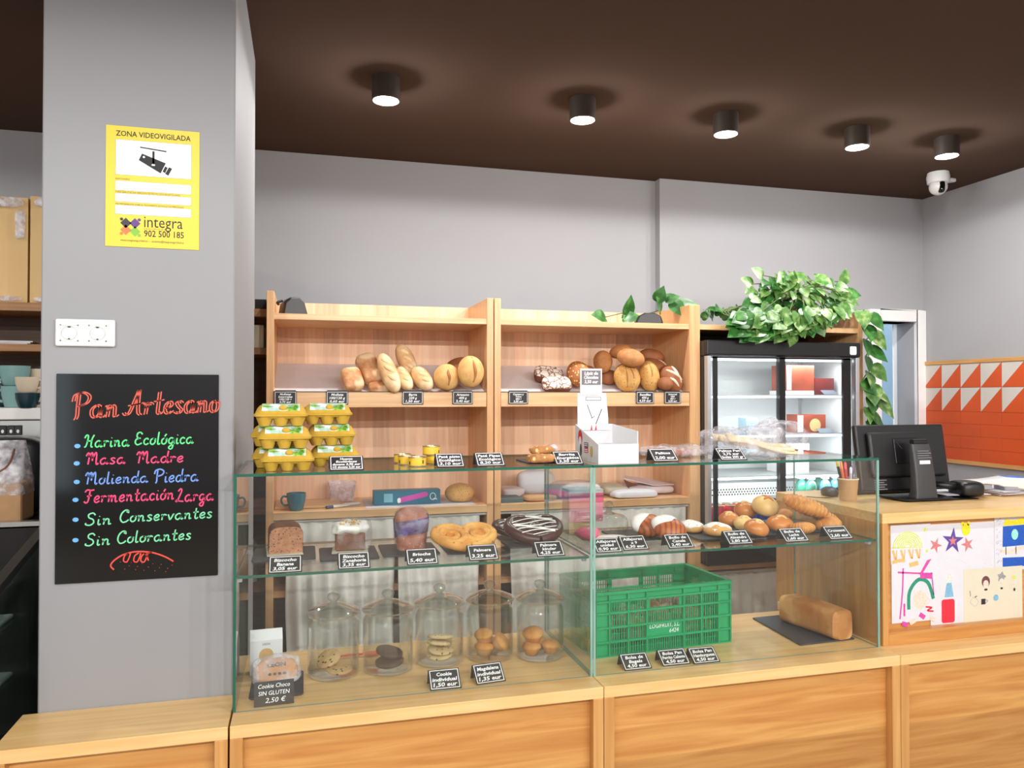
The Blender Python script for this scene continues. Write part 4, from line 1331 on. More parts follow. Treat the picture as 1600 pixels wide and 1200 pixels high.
# brioche
p = at(643, 862, Z=Zc)
t = thing('brioche_loaf', 'tall domed brioche in clear film with a purple band, third from the shelf end', 'bread', (p.x, p.y, Zc + 0.0005), R(-6))
rows = []
b = MB()
for z, w, d_ in ((0, .082, .09), (.004, .09, .1), (.05, .1, .11), (.075, .106, .116), (.095, .108, .114), (.112, .1, .104), (.124, .078, .08), (.131, .046, .05), (.133, .02, .02)):
    rows.append([(x * (1 + .03 * noise.noise(Vector((x * 40, y * 40, z * 40)))), y * (1 + .03 * noise.noise(Vector((x * 40, y * 40, z * 40 + 5)))) + .055, z) for x, y in rrect(w, d_, w * .28)])
b.grid(rows, 0, True, True); b.build('crust', 'c_brioche', t, smooth='auto')
M['purple_band'] = film('purple_band', (0.50, 0.46, 0.66), 0.5, (126, 112, 176))
b = MB(); rr_ = []
for z, w, d_ in ((.052, .105, .115), (.062, .108, .119), (.08, .112, .121), (.094, .113, .12), (.1, .112, .118)):
    rr_.append([(x, y + .055, z + .006 * x / .05) for x, y in rrect(w, d_, w * .28)])
b.grid(rr_, 0, True); b.build('paper_band', 'purple_band', t, smooth=True)
b = MB(); rr_ = []
for z, w, d_ in ((0.0005, .09, .1), (.02, .1, .108), (.06, .108, .118), (.09, .114, .123), (.115, .108, .112), (.13, .08, .084), (.139, .03, .034)):
    rr_.append([(x * (1 + .02 * noise.noise(Vector((x * 60, y * 60, z * 50)))), y + .055, z) for x, y in rrect(w, d_, w * .26)])
b.grid(rr_, 0, True); b.build('film', 'film_thin', t, smooth=True)


def palmier(px, py, Z, w, mat, label, rotz=0.0, tilt=0.0, th=0.015, stripes=None, lift=0.0, Y=None):
    """heart made of two rolled spirals of pastry"""
    p = at(px, py, Z=Z + th) if Y is None else at(px, py, Y=Y)
    t = thing('palmier', label, 'pastry', (p.x, p.y, Z + lift), 0, 'palmiers on the glass shelf', rot=(tilt, 0, rotz))
    b = MB()
    s = w / 2.0
    for sg in (-1, 1):
        pts = []
        for i in range(64):
            f = i / 63
            a = R(-100 + 590 * f)
            rr = s * (0.50 * (1 - f) ** 0.75 + 0.05)
            pts.append((sg * (s * 0.46 - math.cos(a) * -rr * 0.92 * -1), s * 0.05 + math.sin(a) * rr * 0.98, th))
        b.tube(pts, [th * (1.0 - 0.3 * i / 63) for i in range(64)], 8)
    # outer wrap that makes the pointed heart
    out = []
    for x, y in ((0, .26), (.22, .52), (.52, .6), (.82, .46), (.95, .12), (.8, -.24), (.45, -.56), (0, -.74)):
        out.append((x * s, y * s, th))
    L = [(-x, y, z) for x, y, z in out[::-1]]
    ring = spline(L[:-1] + [(0, -.74 * s, th)][:0] + out, 5)
    ringr = spline(out, 5); ringl = spline([(-x, y, z) for x, y, z in out], 5)
    b.tube(ringr, th * 1.02, 10); b.tube(ringl, th * 1.02, 10)
    body = [(x * .96, y * .96) for x, y, z in [tuple(v) for v in ringr]] + [(-x * .96, y * .96) for x, y, z in [tuple(v) for v in ringr[::-1]]]
    b.prism(body, th * 0.25, th * (1.45 if stripes else 1.0))
    b.build('pastry', mat, t, smooth='auto')
    if stripes:
        b = MB()
        for k in range(9):
            y0 = s * (-.62 + .15 * k)
            pts = []
            for i in range(15):
                x = s * (-.9 + 1.8 * i / 14)
                y = y0 + .10 * s * math.sin(x * 34 + k * 1.3)
                lim = (.58 if y > 0 else .74) * s * math.sqrt(max(0, 1 - (x / (.97 * s)) ** 2))
                if -lim * .98 < y < lim * .98:
                    pts.append((x, y, th * (2.06 - .5 * (abs(x) / s) ** 6)))
            if len(pts) > 2:
                b.tube(spline(pts, 3), 0.0018, 6)
        b.build('icing_line', stripes, t, smooth=True)
    return t


palmier(727, 853, Zc, 0.20, 'c_puff', 'golden heart-shaped palmier glazed with caramel, on its slate', R(4), R(18), lift=0.022)
palmier(800, 838, Zc, 0.13, 'c_choc', 'smaller chocolate palmier half hidden behind the striped big one', R(20), R(20), th=0.014, stripes='c_glaze', lift=0.02, Y=2.60)
palmier(834, 843, Zc, 0.178, 'c_choc', 'big chocolate palmier with thin white stripes', R(0), R(24), th=0.019, stripes='c_glaze', lift=0.03, Y=2.48)

# pink boxes, dome, wafer beside the divider
t = thing('pastry_box', 'tall pink pastry carton with a hot pink band behind the glass dome', 'box', (0.985, 2.66, ZS + 0.042))
MB().box(-.065, .065, -.04, .04, 0, .07).build('carton', 'pink', t, bevel=.001)
MB().box(-.067, .067, -.042, .042, .07, .104).build('band', 'pink_hot', t, bevel=.001)
MB().box(-.066, .066, -.041, .041, .104, .118).build('lid', 'white_card', t, bevel=.001)
tag(MB().box(-.05, .05, -.045, .045, 0, .042).build('tray_box', 'carton_tan', None, bevel=.001), 'small tan cardboard box underneath the pink pastry carton', 'box').location = (0.965, 2.655, ZS + 0.0003)
b = MB(); b.blob((0, 0, .022), (.045, .04, .024), nu=26, nv=14, amp=.3, freq=30, seed=3, flat=.9)
o = tag(b.build('pink_napkin', 'pink_hot', None, smooth=True), 'crumpled pink paper between the glass divider and the glass dome', 'paper'); o.location = (0.945, 2.50, ZS + .0005)
p = at(958, 838, Y=2.5)
t = thing('glass_dome', 'clear glass dome with a knob over a slate, just right of the divider', 'glass dome', (p.x + .005, 2.55, ZS + 0.0065))
rs = []
for i in range(9):
    a = H * i / 8
    rs.append((0.068 * math.cos(a) ** 0.55 if i < 8 else 0.008, 0.045 + 0.03 * math.sin(a)))
MB().lathe([(0.068, 0.0), (0.0685, 0.03)] + rs, 40).build('bell', 'glass_jar', t, smooth=True)
MB().lathe([(0.03, .0735), (0.014, .08), (0.009, .088), (0.014, .095), (0.019, .104), (0.016, .113), (0.006, .119), (0, .12)], 24).build('knob', 'glass_lid', t, smooth=True)
tag(MB().lathe([(0, 0), (.055, 0), (.062, .004), (.064, .014), (.056, .02), (0, .021)], 32).build('wafer_cake', 'c_glaze', None, smooth='auto'), 'flat round white alfajor cake lying before the glass dome', 'pastry').location = (at(958, 850, Y=2.43).x, 2.42, ZS + .0005)

# cinnamon buns, almond buns, milk buns
def bun(px, py, r, mat, label, name, top=None, topmat=None, rot=(0, 0, 0), seed=0, base=Zc, grp='buns on the glass shelf', lift=0.0, Y=None, amp=0.05, flat=0.6):
    z = base + r[2] * flat + lift
    p = at(px, py, Z=z) if Y is None else at(px, py, Y=Y)
    t = thing(name, label, 'bun', (p.x, p.y, z + .0004), 0, grp, rot=rot)
    MB().blob((0, 0, 0), r, nu=28, nv=16, amp=amp, freq=12, seed=seed, flat=flat).build('dough', mat, t, smooth=True)
    if top == 'cap':
        MB().blob((0, 0, r[2] * .18), (r[0] * .95, r[1] * .95, r[2] * .95), nu=28, nv=12, amp=.16, freq=34, seed=seed + 9, flat=.12).build('topping', topmat, t, smooth=True)
    if top == 'side':
        MB().blob((-r[0] * .22, r[1] * .34, r[2] * .16), (r[0] * .9, r[1] * .82, r[2] * .92), nu=28, nv=14, amp=.12, freq=26, seed=seed + 9).build('topping', topmat, t, smooth=True)
    if top == 'cross':
        b = MB()
        for a0 in (0.3, 0.3 + H):
            pts = [(r[0] * k * math.cos(a0) * .5, r[1] * k * math.sin(a0) * .5, r[2] * math.sqrt(max(0, 1 - .25 * k * k)) + .0005) for k in (-1, -.5, 0, .5, 1)]
            b.tube(spline(pts, 4), [.003 + .004 * math.sin(PI * i / 16) for i in range(17)], 8, flat=.6)
        b.build('snipped_top', topmat, t, smooth=True)
    return t


bun(1014, 826, (.052, .05, .036), 'c_cinnamon', 'glazed cinnamon bun with white icing, behind and left of the other', 'cinnamon_bun', 'side', 'c_glaze', (R(20), R(-14), 0.2), 1, lift=.004)
bun(1043, 834, (.056, .052, .036), 'c_cinnamon', 'glazed cinnamon bun with white icing, in front and to the right', 'cinnamon_bun', 'side', 'c_glaze', (R(24), R(8), -0.2), 2, lift=.004)
bun(1080, 824, (.046, .05, .024), 'c_tan', 'flat almond bun dusted white, behind and left of the other', 'almond_bun', 'cap', 'c_sugar', (0, 0, 0), 3)
bun(1121, 829, (.05, .05, .025), 'c_tan', 'flat almond bun dusted white, nearer the round milk buns', 'almond_bun', 'cap', 'c_sugar', (0, 0, 0.4), 4)
gm = 'milk buns heaped on the glass shelf'
bun(1164, 800, (.042, .042, .034), 'c_bun', 'shiny milk bun at the back, left of the topmost bun', 'milk_bun', 'cross', 'c_bun_top', (0, 0, 0), 5, grp=gm, Y=2.64, lift=.028)
bun(1139, 813, (.038, .042, .028), 'c_bun', 'shiny milk bun at the left end of the heap', 'milk_bun', 'cross', 'c_bun_top', (R(8), R(-8), 0), 6, grp=gm, lift=.004)
bun(1163, 819, (.038, .04, .028), 'c_bun_top', 'yellower milk bun behind the front one of the heap', 'milk_bun', 'cross', 'c_bun_top', (R(10), 0, 0), 7, grp=gm, lift=.004)
bun(1219, 821, (.05, .048, .032), 'c_bun', 'wide milk bun at the right of the heap, beside the small croissant', 'milk_bun', 'cross', 'c_bun_top', (R(6), R(6), 0), 8, grp=gm, lift=.002)
bun(1182, 828, (.046, .042, .03), 'c_bun', 'dark glossy milk bun at the front of the heap', 'milk_bun', 'cross', 'c_bun_top', (R(12), R(10), .3), 9, grp=gm, lift=.002)
bun(1188, 800, (.05, .05, .04), 'c_bun_top', 'topmost round milk bun of the heap with a cross cut', 'milk_bun', 'cross', 'c_bun', (R(20), 0, .2), 10, grp=gm, Y=2.585, lift=.034, amp=.03)


def croissant(px, py, L, r, label, rotz=0.0, Y=2.5, bend=0.5, tilt=(0, 0), Z=Zc, lift=0.0):
    p = at(px, py, Y=Y)
    t = thing('croissant', label, 'croissant', (p.x, Y, max(p.z, Z + r * .72 + lift)), 0, 'croissants on the glass shelf', rot=(tilt[0], tilt[1], rotz))
    pts, rad = [], []
    n = 90
    for i in range(n + 1):
        f = i / n
        a = (f - .5) * 2
        pts.append((L / 2 * a, -bend * L * .35 * (1 - a * a) + bend * L * .2, 0))
        prof = (max(0, 1 - abs(a) ** 2.0)) ** 0.62
        seg = (f * 11) % 1.0 if f < .5 else ((1 - f) * 11) % 1.0
        rad.append(max(.004, r * (.24 + .76 * prof) * (.84 + .2 * seg)))
    MB().tube(pts, rad, 18, flat=.82).build('pastry', 'c_croissant', t, smooth=True)
    return t


croissant(1224, 805, .085, .03, 'croissant end showing behind the topmost milk bun', R(30), 2.60, .2)
croissant(1254, 824, .08, .026, 'small croissant lying in front beside the wide milk bun', R(-20), 2.37, .7)
croissant(1294, 820, .105, .033, 'pale croissant lying below the big one, behind the last price card', R(14), 2.40, .5)
croissant(1296, 806, .115, .030, 'croissant at the far right, sloping down behind the others', R(-30), 2.47, .25, (0, R(20)), lift=.012)
croissant(1258, 803, .165, .041, 'big striped croissant lying on top of the pile, its tip towards the front right', R(-24), 2.43, .15, (0, R(20)), lift=.03)

# ------------------------------------------------------------------ cookie jars
def make_jar(label):
    t = thing('cookie_jar', label, 'jar', (0, 0, 0), 0, 'glass cookie jars on the counter')
    r = 0.0795
    out = [(0.0, 0.0), (r * .82, 0.0), (r * .95, .004), (r, .016), (r, .155), (r * .985, .165), (r * .9, .174), (r * .86, .179), (r * .9, .184), (r * .92, .188)]
    inn = [(r * .88, .188), (r * .83, .179), (r * .87, .172), (r * .955, .162), (r * .965, .15), (r * .965, .02), (r * .9, .010), (0.0, .009)]
    MB().lathe(out + inn, 48).build('body', 'glass_jar', t, smooth=True)
    lid = [(r * .78, .183), (r * .80, .189), (r * 1.03, .1895), (r * 1.05, .194), (r * 1.0, .199), (r * .8, .206), (r * .55, .214), (r * .3, .220), (.013, .222), (.010, .226), (.017, .232), (.021, .241), (.017, .250), (.008, .254), (0, .255)]
    MB().lathe(lid, 48).build('lid', 'glass_lid', t, smooth=True)
    return t


JX = [(519, 1067), (607, 1059), (690, 1046), (771, 1038), (852, 1037)]
JL = ['leftmost glass jar, holding two chocolate chip cookies', 'second glass jar from the left, holding dark chocolate cookies', 'middle glass jar, holding a stack of pale speckled cookies', 'fourth glass jar from the left, holding pale golden muffins', 'rightmost glass jar, holding orange-brown muffins, next to the divider']
JC = []
j0 = None
for (px, py), lab in zip(JX, JL):
    p = at(px, py, Z=ZB)
    c = Vector((p.x + .006, p.y + .078, ZB + .0004))
    JC.append(c)
    if j0 is None:
        j0 = make_jar(lab); j0.location = c
    else:
        dup(j0, c, label=lab)


def cookie(loc, r, h, mat, label, rot=(0, 0, 0), seed=0, name='cookie', grp='cookies in the jars'):
    b = MB(); b.blob((0, 0, 0), (r, r, h), nu=28, nv=10, e=(1, .7), amp=.06, freq=22, seed=seed)
    o = b.build(name, mat, None, smooth=True)
    o.location, o.rotation_euler = loc, rot
    return tag(o, label, 'cookie', grp)


c = JC[0]; zf = ZB + .011
cookie(c + Vector((.018, -.016, .0175)), .040, .007, 'c_cookie', 'chocolate chip cookie lying flat in front in the leftmost jar', (R(6), R(2), 0), 1)
cookie(c + Vector((-.014, .014, .034)), .040, .007, 'c_cookie', 'chocolate chip cookie leaning behind in the leftmost jar', (R(20), R(-22), 0), 2)
c = JC[1]
cookie(c + Vector((.004, -.008, .026)), .046, .011, 'c_cookie_dark', 'dark chocolate cookie at the bottom of the second jar', (R(4), R(-6), 0), 3)
cookie(c + Vector((.004, -.004, .051)), .043, .011, 'c_cookie_dark', 'dark chocolate cookie lying on top in the second jar', (R(10), R(8), .5), 4)
c = JC[2]
for k, (dx, dy, a, lab) in enumerate(((0, 0, 0, 'bottom cookie of the pale stack in the middle jar'), (.004, 0, -4, 'second cookie from the bottom of the pale stack in the middle jar'), (.0, -.004, 5, 'third cookie from the bottom of the pale stack in the middle jar'), (.004, .003, -3, 'speckled top cookie of the pale stack in the middle jar'))):
    cookie(c + Vector((dx, dy, 0.0205 + k * .0185)), .043, .0082, 'c_cookie_pale', lab, (R(4 + 3 * k), R(a), k), 10 + k)


def muffin(loc, label, rot=(0, 0, 0), seed=0, s=1.0, dark=False):
    t = thing('muffin', label, 'muffin', loc, 0, 'muffins in the two right jars', rot=rot)
    rows = []
    n = 40
    for r_, z in ((.0, -.022), (.021, -.022), (.028, .004)):
        rows.append([(s * r_ * (1 + .03 * math.cos(20 * 2 * PI * j / n)) * math.cos(2 * PI * j / n), s * r_ * (1 + .03 * math.cos(20 * 2 * PI * j / n)) * math.sin(2 * PI * j / n), s * z) for j in range(n)])
    MB().grid(rows, 0, True).build('side', 'c_muffin' if dark else 'c_muffin_side', t, smooth=True)
    MB().blob((0, 0, s * .004), (s * .032, s * .032, s * .017), nu=24, nv=12, amp=.07, freq=40, seed=seed, flat=.3).build('top', 'c_muffin', t, smooth=True)
    return t


c = JC[3]
muffin(c + Vector((-.022, -.012, .033)), 'muffin standing at the bottom left of the fourth jar', (0, R(5), 0), 1)
muffin(c + Vector((.006, .04, .033)), 'muffin at the back of the fourth jar, mostly hidden', (0, 0, 0), 2)
muffin(c + Vector((-.022, -.006, .073)), 'muffin lying on top at the left of the fourth jar', (R(6), R(-8), 0), 3)
muffin(c + Vector((.036, -.014, .048)), 'muffin tipped on its side at the right of the fourth jar', (R(8), R(52), R(-20)), 4)
c = JC[4]
muffin(c + Vector((-.033, -.012, .033)), 'orange-brown muffin at the bottom left of the rightmost jar', (0, 0, 0), 5, dark=True)
muffin(c + Vector((.033, -.016, .034)), 'orange-brown muffin at the bottom right of the rightmost jar', (0, R(4), 0), 6, dark=True)
muffin(c + Vector((.002, .038, .033)), 'orange-brown muffin at the back of the rightmost jar', (0, 0, 0), 7, dark=True)
muffin(c + Vector((-.026, -.004, .075)), 'orange-brown muffin on top in the rightmost jar', (R(12), R(-6), 0), 8, 1.12, dark=True)

# red spatula behind the first jars
p = at(556, 1036, Y=2.62)
b = MB()
b.tube([(-.075, 0, .005), (-.02, 0, .009), (.035, 0, .008)], [.004, .006, .005], 10, flat=.6)
b.prism([(.03, -.010), (.055, -.016), (.075, -.012), (.08, 0), (.075, .012), (.055, .016), (.03, .010)], .004, .011)
o = tag(b.build('spatula', plain('red_plastic', (236, 84, 48), 0.4), None, smooth='auto'), 'orange-red plastic spatula lying behind the two leftmost jars', 'spatula')
o.location = (p.x, 2.62, ZB + .0005)

# cookie carton, wrapped cookie and its handwritten card at the left corner
p = at(416, 1045, Y=2.53)
t = thing('cookie_carton', 'white gable-top cookie carton with a cookie picture in the corner of the glass case', 'carton', (p.x, 2.53, ZB + .0005), R(4))
w, d_, h = .098, .05, .135
b = MB(); b.box(-w / 2, w / 2, 0, d_, 0, h - .028)
b.add([(-w / 2, 0, h - .028), (w / 2, 0, h - .028), (w / 2, d_, h - .028), (-w / 2, d_, h - .028), (-w / 2, d_ / 2 - .002, h), (w / 2, d_ / 2 - .002, h), (w / 2, d_ / 2 + .002, h), (-w / 2, d_ / 2 + .002, h)],
      [(0, 1, 5, 4), (2, 3, 7, 6), (4, 5, 6, 7), (1, 2, 6, 5), (3, 0, 4, 7)])
b.build('box', 'white_card', t, bevel=.001)
b = MB(); b.T = Matrix.Translation((0, -.0004, 0)) @ FRONT
disc(b, 0, .06, .022, n=28)
b.build('cookie_picture', 'c_cookie', t)
b = MB(); b.T = Matrix.Translation((0, -.0006, 0)) @ FRONT
write(b, 'LEON', .010, 0, .092, width=.022); write(b, 'COOKIES', .007, 0, .028, width=.042)
b.build('lettering', 'charcoal', t)
p = at(432, 1078, Z=ZB + .006)
t = thing('wrapped_cookie', 'oblong cookie in clear film standing on the slate before the white carton', 'cookie', (p.x, p.y + .03, ZB + .0062), R(4), rot=(R(-28), 0, R(4)))
MB().blob((0, 0, .043), (.062, .013, .04), nu=30, nv=14, e=(.8, .75), amp=.04, freq=20, seed=3).build('biscuit', crust('c_wrap_cookie', (190, 126, 70), (216, 158, 98), 18, .4), t, smooth=True)
b = MB(); b.T = Matrix.Translation((0, -.0145, .05)) @ FRONT
write(b, 'LEON', .017, 0, 0.004, width=.052, bold=.0005)
for k in range(4):
    disc(b, -.02 + .014 * k, -.017, .005, .004)
b.build('lettering', 'ink_black', t)
MB().blob((0, 0, .045), (.071, .018, .046), nu=34, nv=16, e=(.5, .55), amp=.10, freq=34, seed=6).build('film', 'film', t, smooth=True)
p = at(428, 1106, Z=ZB)
t = thing('handwritten_card', 'small black card with white handwriting leaning before the wrapped cookie', 'price tag', (p.x, max(p.y, 2.272), ZB + .0015), rot=(R(90 - 12), 0, R(3)))
MB().box(-.054, .054, 0, .066, 0, .0015).build('card', 'card', t)
b = MB()
write(b, 'Cookie Choco', .016, 0, .048, .0019, width=.086, shear=.2)
write(b, 'SIN GLUTEN', .016, 0, .029, .0019, width=.084, shear=.1)
write(b, '2,50 €', .018, .004, .009, .0019, width=.056, shear=.2)
b.build('handwriting', 'ink', t)

# ------------------------------------------------------------------ green crate
CR = Matrix.Rotation(R(4.2), 4, 'Z')
t = thing('plastic_crate', 'green openwork plastic crate holding bags of bread inside the right glass case', 'crate', (0.935, 2.402, ZB + .0005), R(4.2))
CW, CD, CHt = 0.525, 0.29, 0.216


def crate_wall(W_, cols, plate):
    """wall in x (0..W_), z (0..CHt), thickness along y; ribs stand proud at -y"""
    b = MB()
    th = .006
    xs = [0.0]
    for c_ in cols:
        xs.append(xs[-1] + c_)
    k = W_ / xs[-1]
    xs = [x * k for x in xs]
    zs = [0, .048, .096, .144, .183, CHt]
    for x in xs:
        x0, x1 = max(0, x - .003), min(W_, x + .003)
        b.box(x0, x1, -.008, th, 0, CHt)
    for z in zs:
        z0, z1 = max(0, z - .0035), min(CHt, z + .0035)
        b.box(0, W_, -.008, th, z0, z1)
    b.box(0, W_, -.010, th + .002, CHt - .01, CHt)
    n = len(xs) - 1
    for i in range(n):
        for j in range(5):
            x0, x1, z0, z1 = xs[i] + .003, xs[i + 1] - .003, zs[j] + .0035, zs[j + 1] - .0035
            solid = i in (0, n - 1)
            mid = plate and i == n // 2
            if solid or (mid and j == 1) or j == 4:
                b.box(x0, x1, 0, .003, z0, z1)
                continue
            if mid and j == 3:      # hand hole
                b.box(x0, x0 + .012, 0, .003, z0, z1); b.box(x1 - .012, x1, 0, .003, z0, z1)
                continue
            m_ = max(3, int((x1 - x0) / .0085))
            for q in range(m_ + 1):
                xx = x0 + (x1 - x0) * q / m_
                b.box(max(x0, xx - .0017), min(x1, xx + .0017), .001, .0045, z0, z1)
            b.box(x0, x1, .002, .004, (z0 + z1) / 2 - .001, (z0 + z1) / 2 + .001)
    return b


b = crate_wall(CW, (.8, 1.15, 1.15, 2.35, 1.15, 1.15, .8), True)
b.build('front_wall', 'green_crate', t, bevel=.0006)
b2 = crate_wall(CW, (.8, 1.15, 1.15, 2.35, 1.15, 1.15, .8), True)
b2.v = [Vector((CW - p.x, CD - p.y, p.z)) for p in b2.v]
b2.build('back_wall', 'green_crate', t, bevel=.0006)
for s in (0, 1):
    b3 = crate_wall(CD, (.8, 1.1, 1.9, 1.1, .8), False)
    b3.v = [Vector((p.y, CD - p.x, p.z)) if s == 0 else Vector((CW - p.y, p.x, p.z)) for p in b3.v]
    b3.build('side_wall', 'green_crate', t, bevel=.0006)
MB().box(.006, CW - .006, .006, CD - .006, 0, .004).build('bottom', 'green_crate', t)
b = MB(); b.T = Matrix.Translation((CW / 2, -.0006, .06)) @ FRONT
write(b, 'LOGIFRUIT, S.L.', .021, 0, .017, width=.118, shear=.15)
write(b, '6424', .02, .036, -.003, width=.036, shear=.15)
b.build('lettering', 'ink', t)
# bags of bread in the crate
M['bag_film'] = film('bag_film', (.9, .88, .84), .55, (214, 200, 178), .3)
crust('c_roll', (206, 164, 110), (232, 200, 152), 14, .3)
M['c_roll'] = MATS['c_roll']
for k, (x, y, z, rx, lab) in enumerate(((.075, .14, .10, .06, 'bag of rolls at the left end of the green crate'), (.20, .125, .09, .075, 'bag of rolls behind the crate\'s left grille'), (.325, .17, .12, .072, 'bag of rolls rising highest in the middle of the green crate'), (.445, .145, .105, .07, 'bag of rolls at the right end of the green crate'))):
    q = CR @ Vector((x, y, 0)) + Vector((.935, 2.402, ZB + .006))
    t = thing('bread_bag', lab, 'bag', q, R(4.2), 'bread bags in the green crate')
    for m_ in range(4):
        MB().blob((-.018 + .036 * (m_ % 2), -.024 + .048 * (m_ // 2), z * .46), (.024, .028, z * .40), nu=16, nv=10, amp=.06, freq=20, seed=m_ + k).build('bread_roll', 'c_roll', t, smooth=True)
    b = MB(); b.blob((0, 0, z * .62), (rx * .74, .072, z * .66), nu=34, nv=20, e=(.7, .6), amp=.26, freq=18, seed=k * 5 + 2, flat=.9)
    b.build('film', 'bag_film', t, smooth=True)
# flattened tan flap sticking up in the crate
q = CR @ Vector((.47, .22, 0)) + Vector((.935, 2.402, ZB + .006))

# long tin loaf on its tray
pA, pB = at(1328, 1000, Z=ZB + .008), at(1236, 968, Z=ZB + .008)
ax = (pB - pA); L = ax.length; ang = math.atan2(ax.y, ax.x)
t = thing('tin_loaf', 'long rectangular tin loaf on a dark tray at the right end of the glass case', 'bread', (pA.x - .012, pA.y + .01, ZB + .0082), ang)
b = MB(); rows = []
for i in range(26):
    f = i / 25
    x = L * f
    e_ = min(1, min(f, 1 - f) * 16 + .72)
    row = []
    for jx, jz in rrect(.098, .098, .022, 5):
        y_, z_ = jx * e_, (jz + .049)
        z_ = z_ * (1 + .07 * math.sin(PI * f)) if z_ > .05 else z_
        q_ = noise.noise(Vector((x * 14, jx * 14, jz * 14)))
        row.append((x, y_ * (1 + .035 * q_), max(0, z_ * (1 + .035 * q_) * (e_ * .3 + .7))))
    rows.append(row)
b.grid(rows, 0, True, True)
b.build('crust', 'c_loaf_tin', t, smooth='auto')
c_ = [at(1181, 967, Z=ZB), at(1256, 1009, Z=ZB), at(1350, 998, Z=ZB)]
c_[2].x = min(c_[2].x, GX1 - .016)
c4 = c_[0] + (c_[2] - c_[1])
b = MB(); b.prism([(p.x, p.y) for p in (c_[1], c_[2], c4, c_[0])], ZB + .0004, ZB + .0062)
tag(b.build('baking_tray', 'slate_blue', None, bevel=.001), 'flat dark blue-grey tray under the long tin loaf', 'tray')

# ------------------------------------------------------------------ goods on the glass top
for k, (px, y, dz, rz, lab) in enumerate(((845, 2.31, 0, .1, 'grain bar lying at the bottom front on the slate of the glass top'), (848, 2.36, .022, .2, 'grain bar with a pale wrapped end lying on the other bars'), (884, 2.375, .004, -.1, 'grain bar lying behind the bars\' price card'))):
    p = at(px, 710, Y=y)
    t = thing('grain_bar', lab, 'snack', (p.x, y, ZT + SL + .0145 + dz), rz, 'grain bars on the glass top')
    MB().blob((0, 0, 0), (.044, .02, .0145), nu=26, nv=12, e=(.6, .7), amp=.25, freq=60, seed=k, flat=.9).build('bar', 'c_bar', t, smooth=True)
    if k == 1:
        MB().blob((.036, 0, .002), (.017, .021, .017), nu=20, nv=10, amp=.3, freq=70, seed=4).build('wrapper', 'film_thick', t, smooth=True)

# white display carton
BXx, BYy = at(935, 722, Y=2.275).x, 2.275
t = thing('display_carton', 'white display carton with red pictures and a tall back holding a chocolate price card', 'box', (BXx, BYy, ZT + .0005))
w, d_ = .138, .215
b = MB()
hb, h0, h1 = .225, .062, .118
th = .003
b.box(0, w, 0, d_, 0, th)
b.box(0, w, 0, th, th, h0)
for x0, x1, ha, hc in ((0, th, h0, h1), (w - th, w, h0 + .04, h1)):
    vs = [(x, y, z) for x in (x0, x1) for y, z in ((th, th), (d_, th), (d_, hc), (th, ha))]
    b.add(vs, [(0, 1, 2, 3), (7, 6, 5, 4), (0, 4, 5, 1), (1, 5, 6, 2), (2, 6, 7, 3), (3, 7, 4, 0)])
b.box(th, w - th, d_ - th, d_, th, h1)
b.box(th, w - th, th, d_ - th, h0 - .012, h0 - .010)
b.build('box', 'white_card', t)
b = MB()
b.prism([(0, h1 - .02), (.112, h1 - .02), (.112, hb * .62), (.104, hb), (0, hb)], 0, .003)
bb = b.build('back_board', 'white_card', t, loc=(.004, d_ - .01, 0), rot=(R(90), 0, 0))
b = MB()
for x0, y0, x1, y1, w_ in ((.035, .185, .052, .14, .0024), (.066, .118, .088, .17, .003), (.05, .138, .062, .146, .002), (.03, .20, .085, .20, .0016), (.03, .212, .085, .212, .0016), (.03, .20, .03, .212, .0016), (.085, .20, .085, .212, .0016)):
    ribbon(b, [(x0, y0), (x1, y1)], w_, .0035)
b.build('line_drawing', 'charcoal', bb)
b = MB()
for x in (.05, .066):
    b.add([(x - .004, .098, .0035), (x + .004, .098, .0035), (x + .001, .118, .0035)], [(0, 1, 2)])
b.build('red_tip', plain('red_print', (208, 40, 48), .5), bb)
cd = MB().box(.012, .092, -.001, .001, hb - .006, hb + .084)
cd = cd.build('sign_card', 'white_card', t, loc=(0, d_ - .016, 0), bevel=.0005)
b = MB()
b.add([(.017, -.0014, hb + .028), (.087, -.0014, hb + .028), (.087, -.0014, hb + .078), (.017, -.0014, hb + .078)], [(0, 1, 2, 3)])
b.build('dark_field', plain('grey_field', (120, 112, 116), .6), cd)
b = MB(); b.T = Matrix.Translation((.052, -.0018, hb)) @ FRONT
write(b, 'Lápiz de', .0155, 0, .063, width=.05, shear=.15, bold=.0004); write(b, 'Chocolate', .0155, 0, .049, width=.052, shear=.15, bold=.0004); write(b, '3,50 eur', .0155, 0, .034, width=.05, shear=.15, bold=.0004)
b.build('lettering', 'ink', cd)
b = MB(); b.T = Matrix.Translation((-.0005, 0, 0)) @ Matrix.Rotation(-PI / 2, 4, 'Z') @ FRONT     # left cheek, x runs to the front
def CK(y, z): return -y, z
for cy, cz, rx, rz, mi in ((.165, .075, .02, .026, 0), (.165, .062, .013, .017, 1), (.158, .035, .009, .02, 2), (.06, .035, .012, .018, 3)):
    X, Y = CK(cy, cz); disc(b, X, Y, rx, rz, .0002 * (mi + 1), mi, 18)
for z0, z1, mi in ((.045, .062, 2), (.028, .044, 0)):
    b.add([(-.125, z0, .0004), (-.09, z0, .0004), (-.09, z1, .0004), (-.125, z1, .0004)], [(0, 1, 2, 3)], mi)
for q_ in (.031, .037, .050, .056):
    b.add([(-.121, q_, .0006), (-.094, q_, .0006), (-.094, q_ + .003, .0006), (-.121, q_ + .003, .0006)], [(0, 1, 2, 3)], 1)
b.build('side_print', ['red_print' if 'red_print' in M else MATS['red_print'], 'white', 'charcoal', plain('gold_print', (206, 180, 90), .5)], t)

